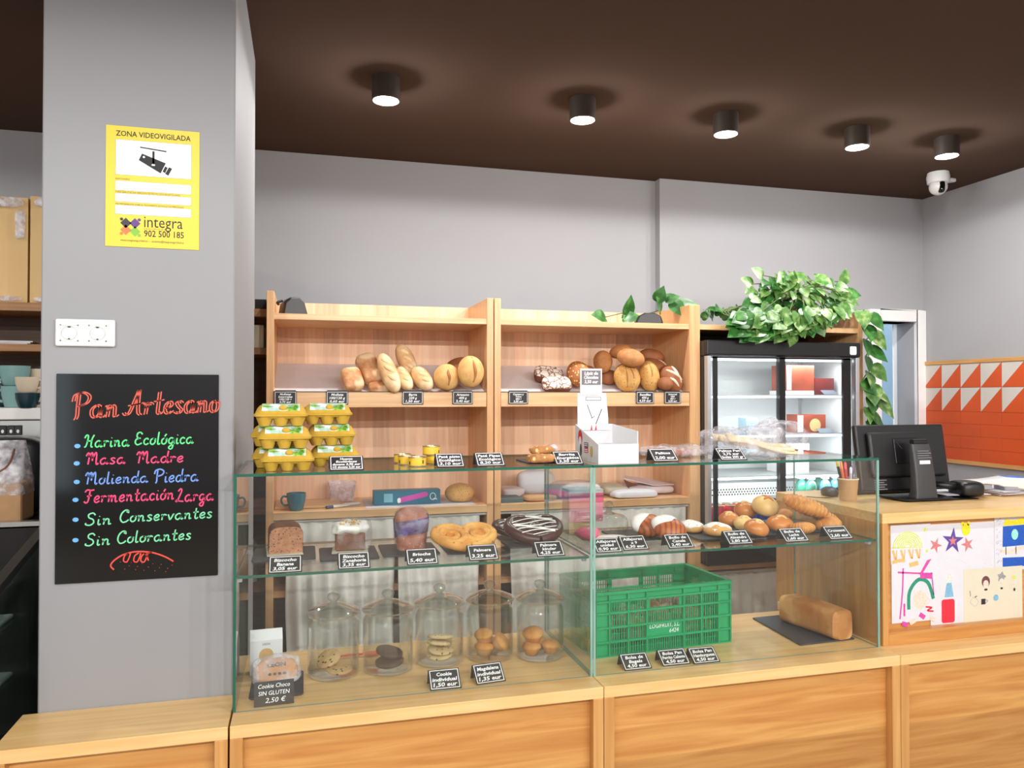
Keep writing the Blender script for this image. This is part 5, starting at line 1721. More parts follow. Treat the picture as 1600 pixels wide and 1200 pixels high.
# bags of breadsticks
pb = at(1150, 712, Y=2.42)
t = thing('breadstick_bag', 'crinkled clear bag of pale breadsticks lying on the glass top before the fridge', 'bag', (pb.x, 2.42, ZT + .001), 0)
for k in range(8):
    y = -.05 + .017 * k
    x0, x1 = -.06 + .006 * (k % 3), .19 - .012 * (k % 2)
    pts = [(x0 + (x1 - x0) * i / 6, y - .05 * (i / 6) * (1 if k % 2 else .6), .062 - .046 * i / 6 + .006 * math.sin(i + k) + .006 * (k % 3)) for i in range(7)]
    MB().tube(spline(pts, 3), .0075, 8).build('breadstick', 'c_stick', t, smooth=True)
b = MB()


def bagfn(q, p):
    q = q.copy()
    q.z *= 1 + .5 * max(0, p.x)
    return q
b.blob((.055, 0, .05), (.17, .085, .052), nu=46, nv=26, e=(.6, .55), amp=.42, freq=20, seed=12, flat=.94, fn=bagfn)
b.build('film', 'film', t, smooth=True)
b = MB(); b.blob((.13, .03, .085), (.075, .05, .045), nu=34, nv=20, amp=.5, freq=34, seed=21)
b.build('bag_neck', 'film', t, smooth=True)
pb = at(1054, 706, Y=2.50)
t = thing('breadstick_bag', 'flat clear bag with one long reddish bread roll, left of the breadsticks', 'bag', (pb.x, 2.48, ZT + .001), 0)
MB().tube([(-.10, 0, .013), (.06, 0, .013)], .013, 12).build('long_roll', 'c_cinnamon', t, smooth=True)
b = MB(); b.blob((.0, 0, .02), (.13, .04, .022), nu=40, nv=16, e=(.6, .6), amp=.4, freq=26, seed=31, flat=.9)
b.build('film', 'film', t, smooth=True)

# ------------------------------------------------------------------ till counter: screen, keyboard, mouse, papers
ZR = RZ + .0004
pm = at(1430, 786, Z=RZ)
tag(MB().box(-.13, .135, 0, .2, 0, .004).build('desk_mat', 'black', None, bevel=.002), 'black mat under the monitor on the till counter', 'mat').location = (at(1380, 775, Z=RZ).x + .16, pm.y + .02, ZR)
my = 2.56
mL, mR = at(1352, 664, Y=my), at(1492, 662, Y=my)
zt_, zb_ = mR.z, at(1480, 765, Y=my).z
mw = mR.x - mL.x
t = thing('till_monitor', 'black till monitor seen from behind on its hinged stand', 'monitor', ((mL.x + mR.x) / 2, my, ZR + .0045))
mh = zt_ - zb_
tlt = Matrix.Translation((0, .02, zb_ - ZR - .0045)) @ Matrix.Rotation(R(-9), 4, 'X')
b = MB(); b.T = tlt
b.box(-mw / 2, mw / 2, 0, .025, 0, mh * 1.0)
b.build('screen_housing', 'black', t, bevel=.008, seg=3)
b = MB(); b.T = tlt
b.box(-mw * .40, mw * .44, -.022, .0, mh * .2, mh * .88)
b.build('rear_cover', 'black', t, bevel=.012, seg=3)
b = MB(); b.T = tlt
b.box(-.062, .058, -.028, -.022, mh * .4, mh * .78)
vp = b.build('mount_plate', 'black_metal', t, bevel=.002)
b = MB(); b.T = tlt
b.tube([(-.05, -.029, mh * .72), (-.03, -.029, mh * .62)], .002, 6); b.tube([(.048, -.029, mh * .72), (.03, -.029, mh * .62)], .002, 6)
b.build('plate_screw', 'charcoal', vp)
b = MB()
rows = []
for z, w_, y, d_ in ((.004, .068, -.06, .05), (.03, .064, -.062, .042), (.1, .06, -.058, .034), (.18, .058, -.048, .026), (.215, .056, -.04, .022)):
    rows.append([(x, y + yy, z) for x, yy in rrect(w_ * 1.55, d_, .008, 3)])
b.grid(rows, 0, True, True)
st = b.build('stand_column', 'charcoal', t, smooth='auto')
MB().tube([(-.034, -.04, .222), (.034, -.04, .222)], .012, 16).build('hinge', 'black', t, smooth='auto')
MB().prism([(x * 1.0, y - .02) for x, y in rrect(.24, .17, .03)], 0, .006).build('stand_base', 'black', t, bevel=.002)
b = MB(); b.T = Matrix.Translation((0, -.0705, .15)) @ Matrix.Rotation(R(-6), 4, 'X') @ FRONT
b.add([(-.022, -.012, -.003), (.028, -.012, -.003), (.028, .002, -.003), (-.022, .002, -.003)], [(0, 1, 2, 3)])
b.build('white_sticker', 'white', st)
b = MB(); b.T = Matrix.Translation((0, -.0705, .15)) @ Matrix.Rotation(R(-6), 4, 'X') @ FRONT
for k in range(4):
    ribbon(b, [(-.03, .012 + k * .009), (.034 - .01 * (k % 2), .012 + k * .009)], .003, -.002)
b.build('rating_label', plain('label_grey', (120, 120, 122), .5), st)
b = MB(); b.T = tlt @ Matrix.Translation((-mw * .36, -.0012, mh * .03)) @ FRONT
for k in range(5):
    ribbon(b, [(0, k * .009), (.06 - .012 * (k % 2), k * .009)], .004, .0)
b.build('rating_label', 'label_grey' if 'label_grey' in M else MATS['label_grey'], t)
for k, (x0, x1) in enumerate(((.05, .075), (.06, .09))):
    MB().tube(spline([(x0, 0, .13), (x0 + .012, -.015, .07), (x1, -.03, .02), (x1 + .01, -.01, .009)], 5), .0032, 8).build('cable', 'black', t, smooth=True)
# keyboard
p = at(1398, 768, Y=2.68)
t = thing('keyboard', 'black keyboard lying behind the monitor stand on the till counter', 'keyboard', (p.x + .02, 2.76, ZR))
MB().box(-.2, .2, -.06, .06, 0, .018).build('body', 'black', t, bevel=.003)
b = MB()
for i in range(4):
    for j in range(17):
        b.box(-.192 + j * .0226, -.192 + j * .0226 + .019, -.052 + i * .027, -.03 + i * .027, .018, .022)
b.build('keys', 'charcoal', t)
# pen cup
p = at(1325, 783, Y=2.60)
t = thing('pen_cup', 'kraft paper cup standing on the till counter behind the glass, full of pens', 'cup', (2.035, 2.57, ZR))
p = at(1325, 783, Y=2.57); t.location.x = p.x
MB().lathe([(0, .001), (.031, 0), (.0385, .082), (.0395, .085), (.0375, .085), (.0365, .08), (.029, .004), (0, .004)], 32).build('paper_wall', 'kraft', t, smooth='auto')
MB().lathe([(.0385, .082), (.0405, .084), (.0395, .088), (.0372, .086)], 32).build('rim', 'cream_paper', t, smooth=True)
cup = t.location.copy()
for k, (dx, dy, tx, ty, h, col, lab) in enumerate(((-.016, -.004, -.13, .05, .15, (240, 116, 40), 'orange pen in the kraft cup'), (-.002, .0, -.03, .06, .145, (214, 50, 62), 'red pen in the kraft cup'), (.012, -.006, .05, .02, .125, (206, 196, 216), 'pale marker in the kraft cup'), (.02, .006, .16, .06, .135, (70, 62, 92), 'dark violet pen in the kraft cup'), (-.01, .014, -.18, .1, .16, (48, 44, 44), 'black pen with a yellow end at the left of the kraft cup'))):
    t = thing('pen', lab, 'pen', cup + Vector((dx * .6, dy * .6, .006)), 0, 'pens in the kraft cup', rot=(-ty, tx, 0))
    MB().cyl(.0055, 0, h * .8, 12, 0).build('barrel', plain('pen_%d' % k, col, .35), t, smooth='auto')
    MB().lathe([(.0055, h * .8), (.0052, h * .96), (.002, h), (0, h)], 12).build('cap', plain('pen_end_%d' % k, (236, 206, 80) if k == 4 else tuple(min(255, c + 40) for c in col), .35), t, smooth='auto')
# mouse
p = at(1294, 782, Y=2.60)
t = thing('computer_mouse', 'dark grey computer mouse left of the kraft cup', 'mouse', (max(RX0 + .04, p.x), 2.66, ZR), R(70))
t.location = (at(1293, 780, Y=2.72).x + .01, 2.72, ZR)
MB().blob((0, 0, .012), (.055, .031, .024), nu=28, nv=14, e=(.9, .9), flat=.48).build('shell', 'charcoal', t, smooth=True)
MB().tube(spline([(-.05, 0, .008), (-.09, .02, .004), (-.11, .07, .004), (-.08, .12, .004)], 6), .0018, 6).build('cord', 'black', t, smooth=True)
# paper stack, terminal, scanner
for k, (px, py, w, d_, rz, n, lab) in enumerate(((1496, 780, .2, .21, -8, .004, 'white sheets lying flat beside the monitor on the till counter'), (1600, 774, .3, .22, 5, .022, 'thick pile of papers under the card terminal'))):
    p = at(px, py, Z=RZ)
    b = MB()
    rnd = random.Random(k)
    m_ = 3 if k == 0 else 7
    for i in range(m_):
        a = R(rnd.uniform(-5, 5)); dx, dy = rnd.uniform(-.012, .012), rnd.uniform(-.01, .01)
        b.T = Matrix.Translation((dx, dy, 0)) @ Matrix.Rotation(a, 4, 'Z')
        b.box(-w / 2, w / 2, 0, d_, n * i / m_, n * (i + .8) / m_, i % 2)
    o = b.build('paper_pile', ['paper', plain('lilac_paper', (222, 212, 228), .8)], None)
    o.location, o.rotation_euler = (p.x + (.06 if k == 0 else .03), p.y + .012, ZR), (0, 0, R(rz))
    tag(o, lab, 'papers')
p = at(1550, 768, Y=2.58)
t = thing('card_terminal', 'grey and white card payment terminal with a blue screen on the paper pile', 'card terminal', (p.x, 2.56, ZR + .0225), R(-16))
b = MB()
rows = []
for x, z, h_, w_ in ((-.125, .022, .014, .068), (-.06, .024, .016, .07), (-.01, .02, .026, .074), (.03, .006, .046, .08), (.1, .002, .046, .084)):
    rows.append([(x, yy, z + zz + h_ / 2) for yy, zz in rrect(w_, h_, .006, 3)])
b.grid(rows, 0, True, True)
b.build('body', 'white_plastic', t, smooth='auto')
MB().box(.012, .098, -.041, .041, -.002, .018).build('lower_shell', plain('terminal_grey', (150, 150, 156), .4), t, bevel=.004)
MB().box(.03, .09, -.03, .03, .0475, .0545).build('screen', plain('blue_screen', (62, 120, 206), .25), t)
MB().box(-.12, -.03, -.026, .026, .0, .024).build('foot', 'terminal_grey' if 'terminal_grey' in M else MATS['terminal_grey'], t, bevel=.003)
p = at(1512, 775, Y=2.5)
t = thing('barcode_scanner', 'small black rounded handset between the monitor and the card terminal', 'device', (p.x + .01, 2.52, ZR + .0045), R(-10))
MB().blob((0, 0, .028), (.05, .06, .032), nu=26, nv=14, e=(.5, .55), flat=.86).build('body', 'black', t, smooth=True)
MB().tube([(-.045, .0, .035), (-.09, .02, .04), (-.12, .04, .042)], [.016, .013, .012], 12).build('handle', 'black', t, smooth=True)

# ------------------------------------------------------------------ children's drawings
DY = RY0 + .0345


def sheet(x0, y0, x1, y1, k, label, mat='paper', name='drawing'):
    """sheet of paper pinned on the recessed panel; its two corners given on the panel"""
    a, c = at(x0, y0, Y=DY), at(x1, y1, Y=DY)
    t = thing(name, label, 'drawing', (a.x, DY - .0006 * k, c.z), 0, None, rot=(PI / 2, 0, 0))
    w, h = c.x - a.x, a.z - c.z
    MB().box(0, w, 0, h, 0, .0004).build('sheet', mat, t)
    return t, w, h


cr = {k: plain('crayon_' + k, c, .8, vary=.18, scale=160) for k, c in dict(lime=(206, 220, 90), orange=(236, 178, 110), yellow=(244, 216, 40), purple=(92, 70, 150), rose=(206, 122, 122), magenta=(206, 74, 160), green=(40, 140, 110), red=(228, 44, 62), blue=(30, 84, 178), sky=(124, 176, 206), pale=(214, 216, 210), cyan=(150, 222, 206), skin=(236, 206, 190), brown=(110, 64, 64), grey=(150, 148, 148), black=(44, 42, 44)).items()}


def scribble(b, pts, w, mi=0, z=.0008, n=5):
    return ribbon(b, spline([(x, y, 0) for x, y in pts], n), w, z, mi)


def star(b, cx, cy, r, z=.0008, mi=0, rot=0.0, inner=.42):
    b.add([(cx + (r if i % 2 == 0 else r * inner) * math.sin(PI * i / 5 + rot), cy + (r if i % 2 == 0 else r * inner) * math.cos(PI * i / 5 + rot), z) for i in range(10)], [list(range(10))], mi)


t, w, h = sheet(1391, 821, 1454, 878, 1, 'drawing of a yellow-green dome with orange legs and little stars, upper left of the front')
b = MB()
for k in range(7):
    r_ = .062 - .008 * k
    scribble(b, [(w * .42 + r_ * math.cos(PI * i / 8), h * .42 + r_ * .85 * math.sin(PI * i / 8)) for i in range(9)], .004, 0)
scribble(b, [(w * .02, h * .42), (w * .8, h * .4)], .003, 0)
b.build('dome', cr['lime'], t)
b = MB()
for x in (.1, .3, .5, .68):
    scribble(b, [(w * (x - .05), h * .36), (w * x, h * .18), (w * (x + .02), h * .06)], .009, 0); scribble(b, [(w * (x + .05), h * .36), (w * (x + .03), h * .1)], .005, 0)
b.build('leg_stroke', cr['orange'], t)
b = MB(); star(b, w * .86, h * .84, .011); star(b, w * .9, h * .3, .009); b.build('star', cr['lime'], t)
t, w, h = sheet(1448, 820, 1556, 898, 0, 'drawing with three violet and rose stars and a yellow figure, upper middle of the front')
b = MB(); star(b, w * .37, h * .68, .05, .0008, 1, .1, .38); star(b, w * .37, h * .68, .02, .0011, 0)
b.build('star', [cr['rose'], cr['purple']], t)
for q_ in ((.12, .62, .4), (.58, .6, -.3)):
    b = MB(); star(b, w * q_[0], h * q_[1], .03, .0009, 0, q_[2], .36); b.build('star', cr['rose'], t)
b = MB(); disc(b, w * .56, h * .88, .019, .024, .001); disc(b, w * .51, h * .985, .007, .008, .001, 0); disc(b, w * .60, h * .985, .007, .008, .001, 0); b.build('yellow_figure', cr['yellow'], t)
b = MB(); scribble(b, [(w * .12, h * .18), (w * .3, h * .34), (w * .5, h * .3), (w * .62, h * .14), (w * .4, h * .1), (w * .12, h * .14)], .003)
scribble(b, [(w * .78, h * .62), (w * .86, h * .72), (w * .95, h * .66), (w * .92, h * .5), (w * .8, h * .5), (w * .78, h * .62)], .002); scribble(b, [(w * .8, h * .08), (w * .88, h * .34), (w * .96, h * .1)], .003)
b.build('pencil_line', cr['pale'], t)
t, w, h = sheet(1553, 808, 1640, 886, 2, 'drawing of a big blue robot face with a yellow top, upper right of the front')
b = MB()
b.add([(w * .14, h * .44, .0008), (w * .85, h * .46, .0008), (w * .87, h * .84, .0008), (w * .15, h * .82, .0008)], [(0, 1, 2, 3)])
b.add([(w * .14, h * .06, .0008), (w * .85, h * .06, .0008), (w * .87, h * .22, .0008), (w * .14, h * .24, .0008)], [(0, 1, 2, 3)])
b.build('blue_face', cr['blue'], t)
b = MB(); b.add([(w * .15, h * .83, .0009), (w * .85, h * .85, .0009), (w * .82, h * .95, .0009), (w * .66, h * .92, .0009), (w * .5, h * .97, .0009), (w * .34, h * .92, .0009), (w * .2, h * .96, .0009)], [list(range(7))]); b.build('yellow_top', cr['yellow'], t)
for q_ in (.36, .64):
    b = MB(); disc(b, w * q_, h * .66, .016, .02, .0012); b.build('eye', cr['cyan'], t)
b = MB(); scribble(b, [(w * .1, h * .38), (w * .3, h * .34), (w * .5, h * .4), (w * .8, h * .3)], .016, 0); b.build('mouth', cr['skin'], t)
for q_ in (.2, .38):
    b = MB(); scribble(b, [(w * q_, h * .44), (w * q_, h * .29)], .004); b.build('tooth', cr['green'], t)
b = MB()
for k in range(44):
    x, y = (random.Random(k).uniform(.01, .1), random.Random(k + 50).uniform(.1, .98)) if k < 26 else (random.Random(k).uniform(.1, .9), random.Random(k).uniform(.0, .05))
    ribbon(b, [(w * x, h * y), (w * (x + .03), h * (y + .03))], .0012, .0008)
b.build('pencil_hatching', cr['grey'], t)
t, w, h = sheet(1392, 875, 1462, 968, 3, 'drawing of a magenta frame around a green-haired head, lower left of the front', mat='paper')
b = MB()
scribble(b, [(w * .26, h * .86), (w * .24, h * .5), (w * .18, h * .06)], .006); scribble(b, [(w * .14, h * .8), (w * .5, h * .77), (w * .92, h * .74)], .006); scribble(b, [(w * .9, h * .76), (w * .95, h * .4)], .005)
b.add([(w * .62, h * .74, .001), (w * .7, h * .76, .001), (w * .9, h * .98, .001), (w * .8, h * .96, .001)], [(0, 1, 2, 3)])
b.add([(w * .64, h * .68, .001), (w * .92, h * .66, .001), (w * .92, h * .74, .001), (w * .64, h * .75, .001)], [(0, 1, 2, 3)])
scribble(b, [(w * .28, h * .3), (w * .28, h * .1)], .008)
b.build('frame_stroke', cr['magenta'], t)
b = MB(); scribble(b, [(w * .38, h * .2), (w * .4, h * .48), (w * .6, h * .66), (w * .82, h * .6), (w * .94, h * .34)], .014); b.build('hair', cr['green'], t)
b = MB(); scribble(b, [(w * .5, h * .5), (w * .56, h * .3), (w * .62, h * .2)], .003); scribble(b, [(w * .6, h * .46), (w * .75, h * .4), (w * .86, h * .3), (w * .7, h * .24)], .003); disc(b, w * .64, h * .34, .03, .034, .0006); b.build('face', cr['skin'], t)
b = MB(); scribble(b, [(w * .76, h * .22), (w * .9, h * .2), (w * .8, h * .16), (w * .94, h * .14)], .006); b.build('scarf', cr['red'], t)
b = MB(); scribble(b, [(w * .02, h * .96), (w * .14, h * .98), (w * .3, h * 1.0 - .004)], .012); scribble(b, [(w * .4, h * .9), (w * .6, h * .93)], .016); b.build('yellow_scribble', cr['orange'], t)
t, w, h = sheet(1453, 893, 1508, 972, 2, 'drawing of a red bottle with a blue neck, lower middle of the front')
b = MB(); b.prism([(w * .5 + x, h * .24 + y) for x, y in rrect(.058, h * .44, .009, 3)], .0006, .0008); b.build('bottle_body', cr['red'], t)
b = MB(); b.add([(w * .4, h * .5, .0008), (w * .66, h * .5, .0008), (w * .6, h * .76, .0008), (w * .46, h * .76, .0008)], [(0, 1, 2, 3)]); b.build('bottle_neck', cr['sky'], t)
b = MB(); b.add([(w * .45, h * .76, .0009), (w * .62, h * .76, .0009), (w * .6, h * .93, .0009), (w * .45, h * .93, .0009)], [(0, 1, 2, 3)]); b.build('stopper', cr['pale'], t)
t, w, h = sheet(1505, 890, 1597, 970, 3, 'cream sheet with small doodled heads and a dark mug, lower right of the front', mat='cream_paper')
b = MB(); disc(b, w * .37, h * .76, .019, .021, .0007); b.build('bob_hair', cr['brown'], t)
for qx, qy, r1, r2 in ((.37, .72, .0125, .014), (.64, .74, .011, .012), (.86, .7, .009, .012)):
    b = MB(); disc(b, w * qx, h * qy, r1, r2, .0009); b.build('face', cr['skin'], t)
b = MB(); star(b, w * .64, h * .82, .022, .0007, 0, .2, .6); b.build('spiky_hair', cr['grey'], t)
b = MB(); b.box(w * .29, w * .36, h * .36, h * .46, .0006, .0008); scribble(b, [(w * .1, h * .62), (w * .11, h * .52)], .002); scribble(b, [(w * .18, h * .5), (w * .22, h * .52)], .003); scribble(b, [(w * .04, h * .03), (w * .1, h * .04), (w * .17, h * .03)], .0015); scribble(b, [(w * .66, h * .04), (w * .78, h * .05), (w * .92, h * .06)], .0015); disc(b, w * .86, h * .58, .005, .006, .0008); disc(b, w * .64, h * .62, .006, .004, .0008); disc(b, w * .37, h * .62, .008, .004, .0008); b.build('dark_mark', cr['black'], t)
b = MB(); scribble(b, [(w * .1, h * .42), (w * .16, h * .5), (w * .24, h * .42), (w * .18, h * .34), (w * .1, h * .42)], .001); scribble(b, [(w * .36, h * .44), (w * .40, h * .42), (w * .36, h * .38)], .003); b.build('pencil_line', cr['grey'], t)
b = MB(); disc(b, w * .54, h * .46, .012, z=.0007); b.build('blue_mark', cr['sky'], t)
b = MB(); disc(b, w * .85, h * .8, .010, .006, .0008); b.build('yellow_hair', cr['lime'], t)
for k, (x, y, a, mat_) in enumerate(((1413, 975, .3, 'magenta'), (1440, 962, .6, 'magenta'), (1425, 971, -.4, 'skin'), (1437, 983, -.2, 'skin'), (1456, 966, .5, 'skin'))):
    p = at(x, y, Y=DY)
    b = MB(); b.box(-.013, .013, -.008, .008, 0, .0004)
    o = b.build('paper_scrap', cr[mat_], None)
    o.location, o.rotation_euler = (p.x, DY - .0028, p.z), (PI / 2, a, 0)
    tag(o, '%s paper scrap, %s of the scraps stuck under the drawings' % ('magenta' if mat_ == 'magenta' else 'pale pink', ('lower left', 'upper middle', 'middle', 'lowest', 'rightmost')[k]), 'paper', 'paper scraps under the drawings')

# ------------------------------------------------------------------ the black fridge in its niche
FY = 3.535
fx0, fz1 = at(1104, 531, Y=FY).x, at(1104, 531, Y=FY).z
fx1, fz0 = at(1344, 534, Y=FY).x, 0.6225
fw, fh, fd = fx1 - fx0, fz1 - fz0, 0.50
M['fridge_white'] = plain('fridge_liner', (228, 232, 234), 0.35, vary=.01)
M['led'] = plain('led_strip', (238, 246, 255), .4, emit=5.0, vary=0)
t = thing('display_fridge', 'black two-door glass display fridge in the wooden niche under the pothos', 'fridge', (fx0, FY, fz0))


def FP(px, py, dy=0.0):
    p = at(px, py, Y=FY + dy)
    return p.x - fx0, p.z - fz0


b = MB()
hb_ = FP(1200, 557)[1]; base_h = FP(1200, 824)[1]
b.box(0, fw, 0.02, fd, hb_, fh).box(0, .02, .03, fd, base_h, hb_).box(fw - .02, fw, .03, fd, base_h, hb_).box(0, fw, .02, fd, 0, base_h)
b.build('cabinet', 'black', t, bevel=.004)
MB().box(.02, fw - .02, fd - .012, fd - .002, base_h, hb_).box(.02, .026, .04, fd - .012, base_h, hb_).box(fw - .026, fw - .02, .04, fd - .012, base_h, hb_).build('liner', 'fridge_white', t)
MB().box(0.0, fw, -.004, .02, hb_ + .004, fh).build('header', 'black', t, bevel=.006, seg=2)
MB().box(.0, fw, 0, .02, 0, base_h).build('base_grille', 'black', t, bevel=.002)
for x in (FP(1108, 600)[0], FP(1340, 600)[0]):
    MB().box(x - .011, x + .011, -.003, .03, base_h, hb_).build('side_trim', 'alu', t, bevel=.002)
xa, xm0, xm1, xb_ = FP(1116, 600)[0], FP(1219, 600)[0], FP(1228, 600)[0], FP(1334, 600)[0]
for k, (x0, x1, yy) in enumerate(((xa, xm1, .004), (xm0, xb_, .022))):
    sd_ = .022 if k == 0 else .05
    dr = MB().box(x0, x0 + (.022 if k == 0 else xm1 - xm0), yy, yy + .014, base_h + .004, hb_ - .002).box(x1 - (xm1 - xm0 if k == 0 else .05), x1, yy, yy + .014, base_h + .004, hb_ - .002).box(x0, x1, yy, yy + .014, hb_ - .012, hb_ - .002).box(x0, x1, yy, yy + .014, base_h + .004, base_h + .02).build('door', 'black_metal', t)
    MB().pane(x0 + .018, x1 - .018, yy + .004, yy + .009, base_h + .018, hb_ - .010, 1).build('pane', ['glass_fridge', 'black'], dr)
FSH = []
for py in (617, 678, 742):
    x, z = FP(1200, py, .10)
    FSH.append(z)
    sh_ = MB().box(.028, fw - .028, .07, fd - .02, z - .012, z).build('fridge_shelf', plain('shelf_grey', (150, 152, 154), .35), t)
    MB().box(.03, fw - .03, .062, .0695, z - .016, z - .006).build('led_edge', 'led', sh_)
MB().box(.04, fw - .04, .045, .06, hb_ - .022, hb_ - .010).build('led_bar', 'led', t)
for z in [hb_ - .03] + [q - .02 for q in FSH]:
    al = bpy.data.lights.new('fridge_light', 'AREA'); al.shape = 'RECTANGLE'; al.size, al.size_y, al.energy = fw * .85, .03, 3.0
    al.color = (.93, .97, 1)
    ao = bpy.data.objects.new('fridge_light', al); ao.location = (fw / 2, .09, z - .006); ao.rotation_euler = (R(28), 0, 0); ao.parent = t; COL.objects.link(ao)
MB().prism([(x, y) for x, y in rrect(.042, .046, .008)], 0, .001).build('sticker', 'white', t, loc=(FP(1332, 548)[0], -.005, FP(1332, 548)[1]), rot=(R(90), 0, 0))
for z0 in FSH[:0]:
    pass
# upright rail inside
MB().box(FP(1252, 640, fd - .04)[0], FP(1257, 640, fd - .04)[0], fd - .02, fd - .013, base_h, hb_).build('shelf_rail', 'alu', t)


def fbox(px0, px1, pyt, lev, dy, dep, mat, label, name='food_box', spine=None, cat='box', face=None, h=None):
    a, c = at(px0, pyt, Y=FY + dy), at(px1, pyt, Y=FY + dy)
    z0 = fz0 + (FSH[lev] if lev is not None else base_h) + .0006
    hh = h or max(.01, a.z - z0)
    tt = thing(name, label, cat, (a.x, FY + dy, z0))
    w = c.x - a.x
    MB().box(0, w, 0, dep, 0, hh).build('carton', mat, tt)
    if spine:
        MB().box(0, w * spine, -.0012, 0, .004, hh - .004).build('white_spine', 'white', tt)
    if face:
        b = MB(); b.T = Matrix.Translation((0, -.0014, 0)) @ FRONT
        disc(b, w * .62, hh * .42, w * .2, w * .2, .0, 0); b.build('picture', face, tt)
    return tt


M['brown_box'] = plain('brown_red_carton', (150, 66, 44), .4, vary=.25, scale=12)
M['dark_red_box'] = plain('dark_red_carton', (116, 34, 34), .4, vary=.2, scale=14)
M['biscuit_print'] = plain('biscuit_print', (226, 190, 130), .5)
fbox(1229, 1272, 609, 0, .12, .16, 'white', 'flat white carton under the brown box on the top fridge shelf', 'flat_carton', h=.022)
o = fbox(1229, 1272, 577, 0, .125, .14, 'brown_box', 'big brown-red carton with a white spine on the top fridge shelf', spine=.17); o.location.z += .0228
fbox(1273, 1303, 591, 0, .14, .12, 'dark_red_box', 'small dark red carton right of the brown one on the top fridge shelf')
fbox(1246, 1290, 648, 1, .13, .10, 'brown_box', 'brown carton with a round biscuit picture on the middle fridge shelf', spine=.2, face='biscuit_print')
fbox(1166, 1184, 653, 1, .16, .08, plain('pale_blue_carton', (176, 208, 222), .4), 'pale blue and white carton behind the left fridge door')
fbox(1228, 1264, 694, 2, .14, .18, 'white', 'white paper parcel on the lowest shelf behind the right fridge door', 'paper_parcel', cat='parcel')
for px, lev, lab in ((1290, 1, 'grey price card lying before the biscuit carton in the fridge'), (1150, 1, 'blue-grey price card behind the left fridge door'), (1297, 0, 'grey price card under the dark red carton in the fridge')):
    p = at(px, 660, Y=FY + .09)
    tt = thing('price_card', lab, 'price tag', (p.x, FY + .075, fz0 + FSH[lev] + .0008))
    a = R(34)
    b = MB(); b.add([(-.045, 0, .001), (.045, 0, .001), (.045, .045 * math.cos(a), .045 * math.sin(a)), (-.045, .045 * math.cos(a), .045 * math.sin(a)), (-.045, .002, 0), (.045, .002, 0), (.045, .047 * math.cos(a), .043 * math.sin(a)), (-.045, .047 * math.cos(a), .043 * math.sin(a))], [(0, 1, 2, 3), (7, 6, 5, 4), (0, 4, 5, 1), (1, 5, 6, 2), (2, 6, 7, 3), (3, 7, 4, 0)])
    b.build('card', plain('blue_grey_card', (110, 122, 136), .5), tt)
# perforated white panel, cans and small bottles in the bottom
pz = fz0 + base_h
bk = MB()
x0, x1 = .04, fw - .04
bk.box(x0, x1, .30, .306, .0, .20)
for i in range(46):
    for j in range(3):
        xx = x0 + .02 + (x1 - x0 - .04) * (i + .5 * (j % 2)) / 46
        zz_ = .035 + j * .014
        bk.add([(xx + .005 * math.cos(2 * PI * q / 8), .2994, zz_ + .16 * 0 + .10 + .005 * math.sin(2 * PI * q / 8)) for q in range(8)], [list(range(8))], 1)
o = bk.build('back_tray', ['fridge_white', 'ink_black'], t, loc=(0, 0, base_h))


def make_can(label, col, name='drink_can', group='drink cans at the bottom of the fridge'):
    tt = thing(name, label, 'can', (0, 0, 0), 0, group)
    MB().lathe([(0, 0), (.024, 0), (.029, .006), (.029, .098), (.026, .104), (.0265, .106), (.024, .105), (0, .104)], 20).build('body', col, tt, smooth='auto')
    MB().lathe([(0, .1045), (.0245, .1055), (.0268, .1075), (.0262, .109), (.0245, .108), (0, .1055)], 20).build('rim', 'tin', tt, smooth='auto')
    return tt


M['can_red'] = plain('red_can', (206, 40, 62), .3, vary=.25, scale=30)
M['can_blue'] = plain('blue_can', (50, 80, 170), .3, vary=.25, scale=30)
red = make_can('red drink can at the left end of the fridge bottom', 'can_red')
red.location = (fx0 + .065, FY + .10, pz + .0006)
rl = ['second', 'third', 'fourth']
for k in range(1, 4):
    dup(red, (fx0 + .065 + .064 * k, FY + .10, pz + .0006), label='red drink can, %s from the left in the fridge bottom' % rl[k - 1])
for k in range(4):
    dup(red, (fx0 + .085 + .064 * k, FY + .17, pz + .0006), label='red drink can in the rear row, %s from the left in the fridge bottom' % ['first', 'second', 'third', 'fourth'][k])
blue = make_can('blue drink can next to the red ones in the fridge bottom', 'can_blue')
blue.location = (fx0 + .065 + .064 * 4, FY + .10, pz + .0006)
for k in range(5, 8):
    dup(blue, (fx0 + .065 + .064 * k, FY + .10, pz + .0006), label='blue drink can, %s of the blue ones in the fridge bottom' % ['second', 'third', 'fourth'][k - 5])
M['bottle_green'] = plain('green_bottle', (60, 140, 120), .2, vary=.2, scale=30)
M['bottle_blue'] = plain('blue_bottle', (90, 150, 190), .2, vary=.2, scale=30)


def make_bottle(label, mat):
    tt = thing('small_bottle', label, 'bottle', (0, 0, 0), 0, 'small bottles in the fridge')
    MB().lathe([(0, 0), (.027, 0), (.03, .006), (.03, .07), (.024, .088), (.014, .098), (.014, .106), (0, .106)], 18).build('body', mat, tt, smooth='auto')
    MB().lathe([(0, .106), (.0, .105), (.022, .105), (.022, .124), (0, .125)], 18).build('cap', 'white', tt, smooth='auto')
    return tt


